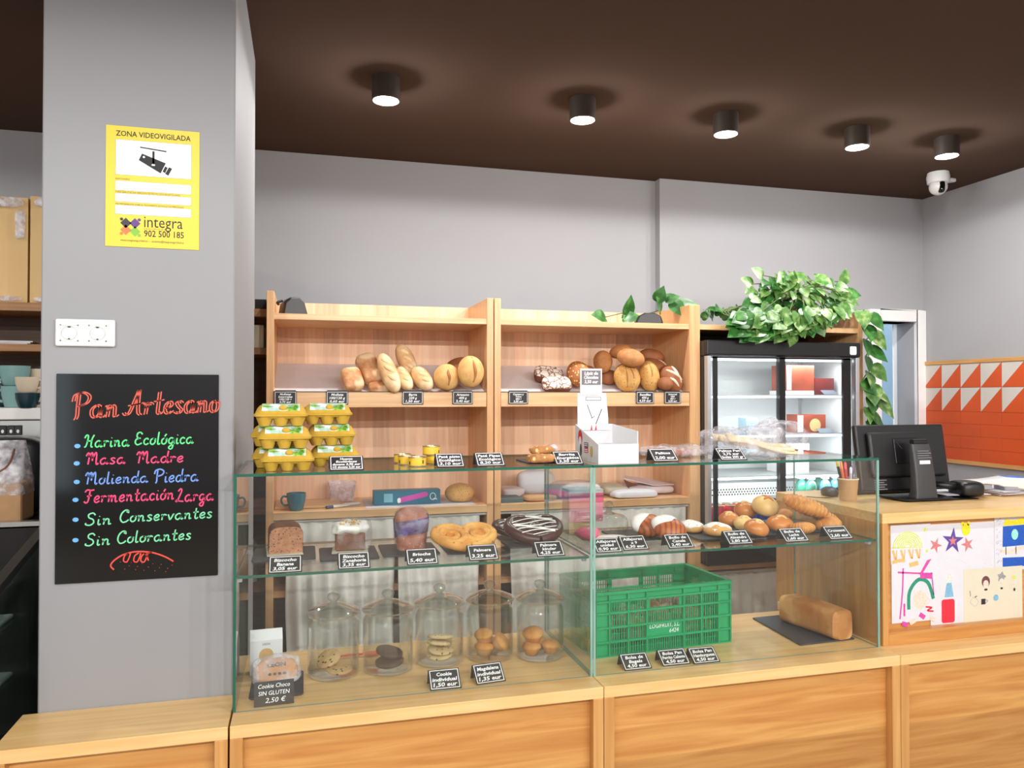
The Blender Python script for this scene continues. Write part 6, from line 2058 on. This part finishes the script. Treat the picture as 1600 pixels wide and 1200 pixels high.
st_z = pz + .125
MB().box(fw * .58, fw - .03, .10, .29, .118, .124).build('bottle_rack', 'alu', t, loc=(0, 0, base_h))
g_ = None
for k, (px, dy, mt, lab) in enumerate(((1252, .15, 'bottle_green', 'green bottle with white cap, leftmost in the fridge rack'), (1267, .115, 'bottle_green', 'green bottle with a round white label mark in the fridge rack'), (1279, .20, 'bottle_green', 'green bottle half hidden behind the labelled one'), (1289, .125, 'bottle_blue', 'bluish bottle with white cap beside the green ones'), (1305, .135, 'bottle_blue', 'bluish bottle with white cap, rightmost in the fridge rack'))):
    p = at(px, 770, Y=FY + dy)
    q = make_bottle(lab, mt)
    q.location = (p.x, FY + dy, st_z)
    if k == 1:
        b = MB(); b.T = Matrix.Translation((0, -.0305, .035)) @ FRONT; disc(b, 0, 0, .016, z=.0006); b.build('round_label', 'white', q)

# ------------------------------------------------------------------ things on the bottom shelf of the wall units
ZBS = 0.9705
p = at(470, 795, Y=3.66)
tag(MB().box(-.135, .16, 0, .19, 0, .014).build('cutting_board', 'pine_top', None, bevel=.002), 'small wooden board under the teal cup on the left shelving', 'board').location = (at(466, 790, Y=3.70).x + .012, 3.70, ZBS + .0003)
p = at(463, 785, Y=3.70)
t = thing('coffee_cup', 'teal coffee cup with its handle to the left on the left shelving', 'cup', (p.x, 3.665, ZBS + .0004))
MB().lathe([(0, .002), (.028, 0), (.031, .004), (.041, .045), (.044, .078), (.0425, .0785), (.0405, .076), (.037, .045), (.027, .01), (0, .008)], 32).build('bowl', 'teal', t, smooth='auto')
MB().tube(spline([(-.040, 0, .062), (-.058, 0, .064), (-.066, 0, .046), (-.056, 0, .026), (-.036, 0, .024)], 6), .0048, 10).build('handle', 'teal', t, smooth=True)
p = at(520, 787, Y=3.70)
for k, (dx, rz, c_, lab) in enumerate(((0, 28, (60, 66, 110), 'blue-capped marker lying beside the cup on the left shelving'), (.05, 24, (206, 180, 120), 'white and gold marker lying behind the blue-capped one'))):
    tt = thing('marker_pen', lab, 'marker', (p.x + dx, 3.68 + .05 * k, ZBS + .0075), R(rz), 'markers on the left shelving')
    MB().tube([(.0, 0, 0), (.085, 0, 0)], .0068, 12).build('barrel', 'white_plastic', tt, smooth='auto')
    MB().tube([(-.035, 0, 0), (-.0004, 0, 0)], .0074, 12).build('cap', plain('cap_%d' % k, c_, .4), tt, smooth='auto')
a, c = at(512, 755, Y=3.86), at(557, 779, Y=3.86)
t = thing('plastic_box', 'frosted open plastic box against the back of the left shelving', 'box', ((a.x + c.x) / 2, 3.86, ZBS + .0004))
w = c.x - a.x; h = max(.06, a.z - ZBS)
rows = [[(x, y + .06, z) for x, y in rrect(w * k, .12 * k, .015)] for z, k in ((0, .8), (.002, .84), (h, 1.0), (h, .97), (.006, .82))]
b = MB(); b.grid(rows, 0, True); b.add(rows[0], [list(range(len(rows[0])))]); b.build('tub', 'film_box', t, smooth='auto')
a = at(580, 793, Y=3.63)
tag(MB().box(0, .52, 0, .32, 0, .0012).build('paper_sheet', 'paper', None), 'white sheet under the teal box on the left shelving', 'paper').location = (at(572, 790, Y=3.65).x, 3.625, ZBS + .0002)
a, c = at(584, 768, Y=3.70), at(688, 789, Y=3.70)
t = thing('roll_box', 'long teal box with a magenta roll picture on the left shelving', 'box', (a.x, 3.70, ZBS + .0018))
w, h = c.x - a.x, .068
MB().box(0, w, 0, .07, 0, h).build('carton', 'teal_card', t, bevel=.001)
b = MB(); b.T = Matrix.Translation((0, -.0006, 0)) @ FRONT
b.add([(w * .15, h * .2, 0), (w * .28, h * .2, 0), (w * .28, h * .8, 0), (w * .15, h * .8, 0)], [(0, 1, 2, 3)])
b.build('pale_panel', plain('pale_teal_print', (126, 186, 204), .4), t)
b = MB(); b.T = Matrix.Translation((0, -.0006, 0)) @ FRONT
ribbon(b, [(w * .38, h * .3), (w * .77, h * .68)], h * .36); disc(b, w * .77, h * .68, h * .18, z=.0001)
b.build('roll_picture', 'magenta', t)
b = MB(); b.T = Matrix.Translation((0, -.0009, 0)) @ FRONT
disc(b, w * .375, h * .3, h * .13, h * .19); b.build('roll_end', 'white', t)
b = MB(); b.T = Matrix.Translation((0, -.0009, 0)) @ FRONT
ribbon(b, [(w * .885 + h * .2 * math.cos(2 * PI * i / 20), h * .52 + h * .24 * math.sin(2 * PI * i / 20)) for i in range(20)], .003, closed=True); ribbon(b, [(w * .89, h * .36), (w * .95, h * .32)], .004)
b.build('white_print', 'white', t)
p = at(720, 778, Y=3.72)
t = thing('bread_loaf', 'round seed-crusted roll lying on the shelf right of the teal box', 'bread', (p.x, 3.74, ZBS + .043))
MB().blob((0, 0, 0), (.076, .06, .05), rot=(0, 0, .1), nu=32, nv=18, amp=.08, freq=12, seed=40, flat=.8).build('crust', 'c_seed', t, smooth=True)
# right unit: papers and bags
def soft_sheet(name, px, y, w, d_, h, mat, label, rotz=0, seed=0, amp=.012, cat='papers', thick=.0, e=(.35, .5)):
    p = at(px, 780, Y=y)
    b = MB(); b.blob((0, 0, h / 2), (w / 2, d_ / 2, h / 2), nu=40, nv=16, e=e, amp=.16, freq=14, seed=seed, flat=.96)
    o = b.build(name, mat, None, smooth=True)
    o.location, o.rotation_euler = (p.x, y, ZBS + .0006 + thick), (0, 0, rotz)
    return tag(o, label, cat)


tag(MB().box(0, .12, 0, .14, 0, .02).build('dark_box', plain('dark_teal_card', (70, 96, 100), .5), None, bevel=.001), 'flat dark grey-green box at the left end of the right shelving', 'box').location = (U2[0] + .006, 3.64, ZBS)
soft_sheet('paper_bag', 796, 3.86, .12, .16, .05, 'paper_pink', 'pale folded paper bag behind the flat dark box on the right shelving', .1, 3, cat='bag')
soft_sheet('paper_bag', 838, 3.90, .20, .14, .13, 'paper', 'white crumpled paper bag with a red mark on the right shelving', -.2, 4, cat='bag', e=(.5, .6))
soft_sheet('paper_bag', 838, 3.69, .17, .11, .03, 'kraft', 'flat kraft bag before the white crumpled bag', .2, 5, cat='bag')
soft_sheet('paper_bag', 888, 3.78, .24, .18, .085, 'paper_pink', 'pinkish crumpled bag seen through the glass divider', .1, 6, cat='bag', e=(.5, .6))
soft_sheet('paper_pile', 955, 3.84, .14, .2, .05, 'cream_paper', 'cream papers lying behind the glass dome on the right shelving', 0, 7)
soft_sheet('paper_bag', 990, 3.665, .24, .10, .042, 'paper', 'white paper bag lying at the front of the right shelving, left of the pinkish stack', .05, 8, cat='bag')
p = at(1017, 770, Y=3.78)
t = thing('paper_bag_stack', 'stack of pinkish paper bags with a dark brown edge on the right shelving', 'bag', (p.x, 3.83, ZBS + .0012), R(-4))
MB().blob((0, 0, .022), (.13, .10, .022), nu=36, nv=12, e=(.35, .5), amp=.06, freq=12, seed=9, flat=.97).build('stack', 'paper_pink', t, smooth=True)
b = MB(); b.add([(-.13, -.09, .012), (-.02, -.103, .006), (-.02, -.09, .02), (-.14, -.02, .075), (-.13, .06, .06), (.09, .08, .045), (.12, -.08, .046)], [(0, 1, 2, 3)])
b.build('dark_edge', 'c_choc_dark', t)
b = MB(); b.add([(-.14, -.03, .078), (-.0, -.095, .046), (.125, -.07, .045), (.09, .085, .05), (-.10, .085, .082)], [(0, 1, 2, 3, 4)])
o = b.build('top_bag', 'paper_pink', t)
md = o.modifiers.new('thick', 'SOLIDIFY'); md.thickness = .004

# ------------------------------------------------------------------ loudspeakers on top of the units
ZTS = 1.8675
def speaker(px, y, w, d_, h, label, rotz, flip=1):
    p = at(px, 490, Y=y)
    t = thing('loudspeaker', label, 'speaker', (p.x, y, ZTS), rotz)
    prof = [(-w / 2, 0), (w / 2, 0), (w * .36, h * .72), (w * .16, h), (-w * .2, h), (-w * .42, h * .7)]
    b = MB(); b.T = Matrix.Translation((0, d_ / 2, 0)) @ FRONT
    b.prism([(x * flip, z) for x, z in prof], 0, d_)
    b.build('cabinet', 'black', t, bevel=.008, seg=2)
    b = MB(); b.T = Matrix.Translation((0, -d_ / 2 - .001, 0)) @ FRONT
    b.prism([(x * flip * .86, h * .06 + z * .86) for x, z in prof], 0, .003)
    b.build('grille', 'charcoal', t, bevel=.002)
    return t


sp = speaker(458, 3.74, .12, .1, .085, 'small black wedge loudspeaker on top of the left shelving', R(14))
MB().tube(spline([(-.05, 0, .07), (-.075, -.01, .06), (-.07, -.02, .05)], 4), .006, 8).build('bracket', 'black', sp, smooth=True)
speaker(1012, 3.70, .15, .1, .058, 'small black loudspeaker among the vine leaves on top of the right shelving', R(-16), -1)

# ------------------------------------------------------------------ pothos
def leaf(b, pos, out, up, s, mi=0, curl=.25):
    """heart-shaped leaf: out = towards the tip, up = face normal"""
    o = Vector(out).normalized(); n_ = Vector(up); n_ = (n_ - o * n_.dot(o))
    n_ = n_.normalized() if n_.length > 1e-5 else o.orthogonal().normalized()
    sd_ = o.cross(n_)
    prof = ((-.12, .0), (-.16, .20), (-.08, .36), (.10, .46), (.34, .44), (.58, .32), (.80, .15), (1.0, 0.0))
    rows = []
    for x, wv in prof:
        row = []
        for k in (-1, -.5, 0, .5, 1):
            y = wv * k
            xx = x if x > -.1 or k != 0 else -.02
            z = -.35 * curl * x * x + .22 * abs(k) * wv - .12 * wv * k * k
            row.append(Vector(pos) + (o * xx + sd_ * y + n_ * z) * s)
        rows.append(row)
    b.grid(rows, mi)


def pothos(name, label, stems, leaves, mats, pot=None):
    t = thing(name, label, 'plant', (0, 0, 0))
    if pot:
        MB().lathe([(0, 0), (.07, 0), (.095, .13), (.1, .14), (.092, .14), (.085, .12), (0, .11)], 28, 0, pot).build('pot', 'white_plastic', t, smooth='auto')
    b = MB()
    for pts in stems:
        b.tube(spline(pts, 4), .0028, 6)
    b.build('vine', 'stem', t, smooth=True)
    b = MB()
    for L_ in leaves:
        leaf(b, *L_)
    o = b.build('foliage', mats, t, smooth=True)
    return t


rnd = random.Random(11)
# big crown over the fridge: leaves fill the outline seen above and in front of the niche's top shelf
ctr = at(1248, 468, Y=3.78)
stems, leaves = [], []
outline = [(1165, 438, 0), (1180, 426, 0), (1205, 428, 0), (1228, 424, 0), (1248, 430, 0), (1270, 424, 0), (1290, 430, 0), (1306, 440, 0), (1322, 452, 0), (1334, 458, 0), (1332, 475, 0), (1322, 490, 0)]
for k in range(330):
    if k < 220:
        a_, q_ = rnd.uniform(0, 2 * PI), math.sqrt(rnd.random())
        px, py = 1250 + 78 * q_ * math.cos(a_), 468 + 42 * q_ * math.sin(a_)
        if py > 490 and px > 1300:
            px -= 40
        y = 3.57 + rnd.random() * .26 - .05 * (py > 480)
    else:
        px, py = rnd.uniform(1152, 1268) if k < 305 else rnd.uniform(1255, 1300), rnd.uniform(486, 527) if k < 305 else rnd.uniform(480, 500)
        if py > 512 and px > 1240:
            py -= 16
        y = 3.47 + rnd.random() * .07
    p = at(px, py, Y=y)
    d_ = (p - ctr); d_.y = -.10 - .1 * rnd.random(); d_.z = d_.z * .35 - .10 - .12 * rnd.random()
    d_ += Vector((rnd.uniform(-.14, .14), 0, rnd.uniform(-.04, .05)))
    n_ = Vector((rnd.uniform(-.5, .5), -.85, .42 + rnd.uniform(-.3, .4)))
    s = rnd.uniform(.055, .09)
    if p.z < 1.93 and y > 3.52:
        p = at(px, py, Y=3.50)
    p.z = max(p.z, 1.80 if p.y > 3.45 else p.z)
    leaves.append((p, d_, n_, s, 0 if rnd.random() < (.25 if px < 1215 else .8) else 1, rnd.uniform(.1, .5)))
    if k % 5 == 0:
        a = ctr + Vector((rnd.uniform(-.06, .06), rnd.uniform(0, .06), .02))
        if p.z < 1.93:
            stems.append([a, Vector((p.x, 3.60, 1.95)), Vector((p.x, 3.54, 1.90)), p])
        else:
            stems.append([a, (a + p) / 2 + Vector((0, -.02, .05)), p])
for px, py, dx, dz in ((1174, 444, -.8, .35), (1190, 430, -.7, .4), (1318, 440, .15, .8)):
    p = at(px, py, Y=3.7)
    leaves.append((p, (dx, -.1, dz), (.1, -.9, .3), .08, 0, .2)); stems.append([ctr, (ctr + p) / 2 + Vector((0, 0, .04)), p])
potp = Vector((ctr.x - .05, 3.83, ZTS + .001))
pothos('pothos_plant', 'big variegated pothos in a white pot spilling over the top of the fridge', stems, leaves, ['leaf', 'leaf_deep'], pot=tuple(potp))


def trailing(name, label, path, Ys, sizes, mats, dirs, seed=0):
    rnd = random.Random(seed)
    P = [at(x, y, Y=Ys) for x, y in path]
    lv = []
    for k, p in enumerate(P):
        dx, dz = dirs[k]
        lv.append((p, (dx, -.35, dz), (rnd.uniform(-.4, .4), -.8, .45), sizes * rnd.uniform(.85, 1.2), rnd.choice((0, 1)) if len(mats) > 1 else 0, rnd.uniform(.1, .5)))
    return pothos(name, label, [[q + Vector((0, .02, 0)) for q in P]], lv, mats)


xs_ = [(1347, 488), (1362, 494), (1356, 510), (1366, 522), (1354, 534), (1362, 546), (1356, 560), (1366, 574), (1358, 584), (1352, 596), (1362, 604), (1370, 612), (1362, 622), (1376, 628), (1356, 640), (1364, 648), (1372, 658), (1358, 660)]
trailing('trailing_vine', 'long pothos vine hanging down the right side of the fridge niche by the doorway', xs_, 3.55, .098, ['leaf_deep', 'leaf'], [((.5 if k % 2 else -.1), -.8 + .15 * (k % 3)) for k in range(len(xs_))], 3)
xs_ = [(1098 + 5.2 * k, 496 - 7 * (k % 3)) for k in range(15)]
trailing('pothos_cuttings', 'row of low dark green pothos leaves on the niche top, left of the big plant', xs_, 3.66, .062, ['leaf_deep'], [(.3 * (-1) ** k, .3 - .2 * (k % 3)) for k in range(15)], 4)
xs_ = [(944, 496), (980, 488), (976, 497), (1032, 484), (1028, 468), (1042, 468), (1052, 474), (1064, 477)]
t = trailing('vine_cutting', 'thin vine with a few heart-shaped leaves beside the right loudspeaker', xs_, 3.72, .085, ['leaf_deep'], [(-.6, .1), (.2, .9), (.6, .1), (-.3, .4), (.2, .7), (.7, .2), (.5, -.6), (.8, 0)], 5)

# ------------------------------------------------------------------ ceiling camera
p = at(1466, 300, Y=3.86)
t = thing('security_camera', 'white dome security camera under the ceiling in the right corner', 'security camera', (p.x, 3.86, CEIL))
MB().lathe([(0, -.075), (.045, -.075), (.062, -.068), (.066, -.03), (.06, -.004), (.045, 0), (0, 0)], 32).build('body', 'white_plastic', t, smooth='auto')
MB().blob((0, 0, -.092), (.052, .052, .05), nu=28, nv=16).build('ball', 'white_plastic', t, smooth=True)
MB().blob((-.012, -.036, -.098), (.017, .021, .038), nu=20, nv=14, e=(.7, .6)).build('lens', 'black_gloss', t, smooth=True)
MB().prism([(.05, -.02), (.13, -.008), (.135, .005), (.12, .03), (.04, .03)], -.05, -.03).build('bracket', 'white_plastic', t, bevel=.004)

# ------------------------------------------------------------------ the coffee bar left of the pillar
def wrapped(px0, px1, pyt, y, dep, label):
    a, c = at(px0, pyt, Y=y), at(px1, pyt, Y=y)
    z0 = 1.9058
    t = thing('cardboard_box', label, 'box', (a.x, y, z0), 0, 'boxes on top of the bar shelving')
    w, h = c.x - a.x, a.z - z0
    MB().box(0, w, 0, dep, 0, h).build('carton', 'carton_tan', t, bevel=.002)
    for x0, x1, z0_, z1 in ((.006, w - .006, h - .05, h), (.006, w - .006, .003, .03), (w - .05, w - .006, h * .6, h - .05)):
        b = MB()
        b.blob(((x0 + x1) / 2, -.006, (z0_ + z1) / 2), ((x1 - x0) / 2 * .9, .006, (z1 - z0_) / 2 * .9), nu=30, nv=12, e=(.4, .5), amp=.2, freq=40, seed=int(x1 * 100))
        b.build('stretch_film', 'film_thick', t, smooth=True)
    return t


wrapped(-75, 44, 302, 3.83, .3, 'tan cardboard box wrapped in film on the bar shelving, at the edge of the picture')
wrapped(47.5, 150, 306, 3.83, .3, 'tan cardboard box beside the first one, cut off by the pillar')
def barbox(px0, px1, z0, h, y, d_, mat, name, label, cat):
    a, c = at(px0, 500, Y=y), at(px1, 500, Y=y)
    o = MB().box(0, c.x - a.x, 0, d_, 0, h).build(name, mat, None, bevel=.002)
    o.location = (a.x, y, z0)
    return tag(o, label, cat)


barbox(396, 412, 1.7225, .11, 3.84, .2, 'cream_paper', 'carton', 'pale carton on the bar shelving in the gap right of the pillar', 'box')
barbox(398, 416, 1.9055, .05, 3.84, .2, 'dark', 'dark_case', 'dark case on top of the bar shelving in the gap right of the pillar', 'case')
p = at(20, 527, Y=3.9)
b = MB()
for k in range(3):
    b.T = Matrix.Translation((.01 * k, 0, .006 * k)) @ Matrix.Rotation(R(4 * k - 3), 4, 'Z'); b.box(-.09, .07, 0, .14, 0, .005)
o = tag(b.build('paper_pile', 'paper', None), 'small white paper pile on the bar shelving left of the pillar', 'papers'); o.location = (p.x, 3.86, 1.7225)
# counter top, coffee machine, cups
cz = at(20, 822, Y=3.0).z
tag(MB().box(-2.3, -.72, 2.91, 3.72, cz - .04, cz).box(-2.3, -.74, 2.95, 3.70, 0, cz - .04).build('bar_counter', 'black', None, bevel=.003), 'dark bar counter under the coffee machine, left of the pillar', 'counter')
mx1 = at(58.5, 700, Y=3.42).x + .05
mz1, mz0 = at(30, 655, Y=3.42).z, cz
t = thing('coffee_machine', 'steel espresso machine with a white marble top, cut off by the pillar', 'coffee machine', (mx1 - .7, 3.40, cz))
h = mz1 - cz
MB().box(0, .72, 0, .30, .06, h - .085).build('body', 'steel', t, bevel=.006)
MB().box(0, .72, -.03, .30, h - .085, h - .0005).build('control_panel', 'steel', t, bevel=.004)
for k, px in enumerate((5, 18, 29)):
    x = at(px, 662, Y=3.37).x - (mx1 - .7)
    sw_ = MB().box(x - .013, x + .013, -.036, -.03, h - .06, h - .022).build('switch', 'black', t, bevel=.002)
    b = MB(); b.T = Matrix.Translation((x, -.0365, h - .045)) @ FRONT; disc(b, 0, 0, .005, .007); b.build('switch_mark', 'white', sw_)
MB().box(-.02, .74, -.05, .40, h, h + .045).build('marble_top', plain('marble', (236, 232, 228), .3, vary=.05, scale=6), t, bevel=.003)
for k, z in enumerate((.10, .16, .21, .30, .36)):
    MB().tube([(.3, -.012, z), (.715, -.012, z)], .009 if k % 2 else .006, 10).build('front_bar', 'alu', t, smooth=True)
for k in range(2):
    MB().box(.02 + .5 * k, .14 + .5 * k, .02, .28, 0, .06).build('foot', 'black', t)
tz = cz + h + .0455


def mug(px, y, dz, r, hh, mat, label, handle=1, seed=0):
    p = at(px, 620, Y=y)
    t = thing('coffee_mug', label, 'cup', (p.x, y, tz + dz), 0, 'cups on top of the coffee machine')
    MB().lathe([(0, .002), (r * .68, 0), (r * .74, .003), (r * .96, hh * .6), (r, hh), (r * .96, hh), (r * .9, hh * .6), (r * .66, .008), (0, .006)], 28).build('bowl', mat, t, smooth='auto')
    MB().tube(spline([(handle * r * .93, 0, hh * .8), (handle * r * 1.45, 0, hh * .78), (handle * r * 1.5, 0, hh * .4), (handle * r * .82, 0, hh * .28)], 5), r * .12, 8).build('handle', mat, t, smooth=True)
    return t


mug(24, 3.48, 0, .05, .085, 'teal_pale', 'pale teal cup standing below the second teal one on the coffee machine', -1)
mug(23, 3.48, .0862, .054, .08, 'teal_pale', 'pale teal cup stacked on top of the other teal one', -1)
mug(43, 3.37, 0, .042, .058, 'teal_dark', 'dark teal cup at the front right on the coffee machine', 1)
mug(43, 3.37, .0592, .043, .06, 'cream_glaze', 'cream cup stacked on the dark teal one', 1)
mug(56, 3.56, 0, .05, .085, 'cream_glaze', 'cream cup at the right end of the coffee machine, beneath another', 1)
mug(56, 3.56, .0862, .05, .07, 'cream_glaze', 'upper cream cup at the right end, cut by the pillar edge', 1)
for px, y, lab in ((4, 3.66, 'big dark teal pot at the back of the coffee machine top, left one'), (70, 3.70, 'big dark teal pot at the back of the coffee machine top, right one')):
    p = at(px, 620, Y=y)
    o = MB().lathe([(0, 0), (.07, 0), (.085, .02), (.09, .12), (.07, .16), (.06, .17), (.05, .165), (0, .16)], 28).build('teal_pot', 'teal_dark', None, smooth='auto')
    o.location = (p.x, y, tz); tag(o, lab, 'pot', 'dark teal pots on the coffee machine')
# kraft bag with a clear top
p = at(12, 806, Y=3.12)
t = thing('kraft_bag', 'kraft bag with a clear crinkled top standing before the coffee machine', 'bag', (p.x, 3.12, cz + .0006))
zk = at(20, 752, Y=3.12).z - cz; zt2 = at(20, 688, Y=3.12).z - cz
xr = at(44, 780, Y=3.12).x - p.x
MB().box(-.2, xr, -.07, .07, 0, zk).build('paper_body', 'kraft', t, bevel=.012, seg=2)
rows = [[(x * k + (-.2 + xr) / 2 * 1, y * k2, z) for x, y in rrect(.2 + xr, .14, .02)] for z, k, k2 in ((zk * .7, 1.03, 1.03), (zk, 1.02, 1.02), (zk + (zt2 - zk) * .5, .98, .6), (zt2, .92, .12))]
b = MB(); b.grid(rows, 0, True)
b.build('clear_top', 'film_thick', t, smooth=True)
b = MB(); b.tube(spline([(-.1, -.074, zk * .98), (xr * .1, -.05, zk + .05), (xr * .45, -.03, zt2 * .9)], 5), .004, 6); b.build('dark_seam', 'c_choc_dark', t, smooth=True)
p = at(10, 700, Y=3.3)
hk = (at(10, 681, Y=3.29).z - cz) / 2
o = MB().blob((0, 0, hk * .97), (.16, .07, hk), nu=24, nv=16, e=(.5, .4), flat=.94).build('black_canister', 'black', None, smooth=True)
o.location = (p.x - .02, 3.29, cz + .001); tag(o, 'black rounded canister behind the kraft bag on the bar counter', 'canister')
# glass vitrine of the bar
VX = -0.80
t = thing('refrigerated_vitrine', 'dark refrigerated glass vitrine with slanted side glass at the lower left edge', 'display case', (VX, 0, 0))
prof = [(2.25, .40), (2.86, .40), (2.86, 1.085), (2.563, 1.02), (2.25, .95)]
def loop(pr, k):
    cy, cz_ = sum(p[0] for p in pr) / len(pr), sum(p[1] for p in pr) / len(pr)
    return [(cy + (y - cy) * k, cz_ + (z - cz_) * k) for y, z in pr]
b = MB()
pi_ = loop(prof, .90)
n = len(prof)
vs = [(0, y, z) for y, z in prof] + [(0, y, z) for y, z in pi_] + [(-.03, y, z) for y, z in prof] + [(-.03, y, z) for y, z in pi_]
fs = []
for i in range(n):
    j = (i + 1) % n
    fs += [(i, j, n + j, n + i), (2 * n + j, 2 * n + i, 3 * n + i, 3 * n + j), (i, 2 * n + i, 2 * n + j, j), (n + j, 3 * n + j, 3 * n + i, n + i)]
b.add(vs, fs)
b.build('side_frame', 'black', t)
b = MB(); b.add([(-.012, y, z) for y, z in pi_] + [(-.018, y, z) for y, z in pi_], [tuple(range(n)), tuple(range(2 * n - 1, n - 1, -1))] + [(i, (i + 1) % n, n + (i + 1) % n, n + i) for i in range(n)])
b.build('side_glass', 'glass_dark', t)
MB().box(-1.4, 0, 2.25, 2.9, 0, .399).build('base', 'black', t)
MB().box(-1.4, -.03, 2.84, 2.9, .40, 1.07).build('rear_wall', 'dark', t)
for k, z in enumerate((.62, .80, .92)):
    sh_ = MB().box(-1.38, -.06, 2.35, 2.80, z - .008, z).build('vitrine_shelf', 'glass_shelf', t)
    MB().box(-1.0, -.08, 2.48, 2.74, z + .001, z + .014).build('pastry_tray', 'paper', sh_, bevel=.004)
for k, (x, z) in enumerate(((-.14, .636), (-.26, .636), (-.15, .816), (-.27, .816), (-.14, .936), (-.28, .936))):
    o = MB().blob((0, 0, .02), (.05, .06, .026), nu=20, nv=12, amp=.15, freq=16, seed=k, flat=.75).build('pastry', 'c_bun' if k % 2 else 'c_tan', None, smooth=True)
    o.location = (VX + x, 2.60, z + .0006)
    tag(o, ['tan pastry', 'brown pastry'][k % 2] + ' on the %s tray inside the dark vitrine' % ['lowest', 'middle', 'top'][k // 2], 'pastry', 'pastries in the vitrine')
MB().box(-1.4, -.03, 2.84, 2.88, 1.065, 1.085).build('top_rail', 'steel', t)
# bottle in the gap beside the left shelving
p = at(389, 985, Y=3.86)
t = thing('spray_bottle', 'white bottle with a blue cap in the dark gap right of the pillar', 'bottle', (p.x, 3.9, .6055))
MB().lathe([(0, 0), (.036, 0), (.04, .01), (.04, .15), (.03, .18), (.014, .2), (.014, .215), (0, .216)], 24).build('body', 'white_plastic', t, smooth='auto')
MB().lathe([(0, .216), (.018, .216), (.02, .225), (.02, .255), (0, .256)], 20).build('cap', plain('blue_cap', (60, 70, 170), .4), t, smooth='auto')

# ------------------------------------------------------------------ let piled food rest against its neighbours without sinking into them
from mathutils.bvhtree import BVHTree


def world_tree(root, skip=()):
    vs, fs = [], []

    def rec(o, m):
        m = m @ o.matrix_basis
        if o.type == 'MESH' and o.name.split('.')[0] not in skip:
            k = len(vs)
            vs.extend(m @ v.co for v in o.data.vertices)
            fs.extend([k + i for i in p.vertices] for p in o.data.polygons)
        for c in o.children:
            rec(c, m)
    rec(root, Matrix.Identity(4))
    return BVHTree.FromPolygons(vs, fs) if fs else None


def named(*names):
    return [o for o in COL.objects if o.parent is None and o.name.split('.')[0] in names]


def settle(movers, still, normal=(0, 0, 1), reach=0.05, step=0.003, floor_ok=True):
    """shift each thing by the smallest step that frees it from the things before it"""
    fixed = [t_ for t_ in (world_tree(o) for o in still) if t_]
    n_ = Vector(normal).normalized()
    a = Vector((1, 0, 0)); c = n_.cross(a).normalized()
    dirs = [(a * math.cos(PI * k / 6) + c * math.sin(PI * k / 6)).normalized() for k in range(12)]
    dirs = [n_] + [(d * 0.8 + n_ * 0.6) for d in dirs] + dirs
    for o in movers:
        home = Vector(o.location)
        done = False
        for k in range(int(reach / step) + 1):
            for d in (dirs if k else dirs[:1]):
                o.location = home + d * (k * step)
                tr = world_tree(o)
                if not any(tr.overlap(f) for f in fixed):
                    done = True
                    break
            if done:
                break
        if not done:
            o.location = home
        fixed.append(world_tree(o))


TN = (0, -math.sin(TILT), math.cos(TILT))
settle(named('rustic_roll', 'baton_loaf') + [o for o in named('round_loaf') if o.get('group') == G_U1], named('shelving_unit')[:1], TN, 0.10)
settle(named('seeded_loaf', 'crackled_loaf') + named('brown_loaf')[::-1] + [o for o in named('round_loaf') if o.get('group') == G_U2], named('shelving_unit')[1:], TN, 0.12)
settle(named('paper_bag', 'paper_pile', 'paper_bag_stack'), named('shelving_unit', 'dark_box', 'bar_shelving', 'till_counter', 'desk_mat', 'till_monitor'), reach=0.04)
settle(named('bread_bag'), named('plastic_crate'), reach=0.04)
settle(named('cookie'), named('cookie_jar'), reach=0.02, step=0.0015)
settle(named('banana_cake', 'carrot_cake', 'brioche_loaf', 'palmier', 'cinnamon_bun', 'almond_bun', 'milk_bun', 'croissant'), named('slate_plate', 'glass_display_case', 'till_counter', 'price_card'), reach=0.05, step=0.0025)
settle(named('teal_pot', 'loudspeaker', 'baking_tray', 'cutting_board', 'barcode_scanner'), named('coffee_machine', 'coffee_mug', 'shelving_unit', 'glass_display_case', 'till_monitor', 'till_counter'), reach=0.03, step=0.002)
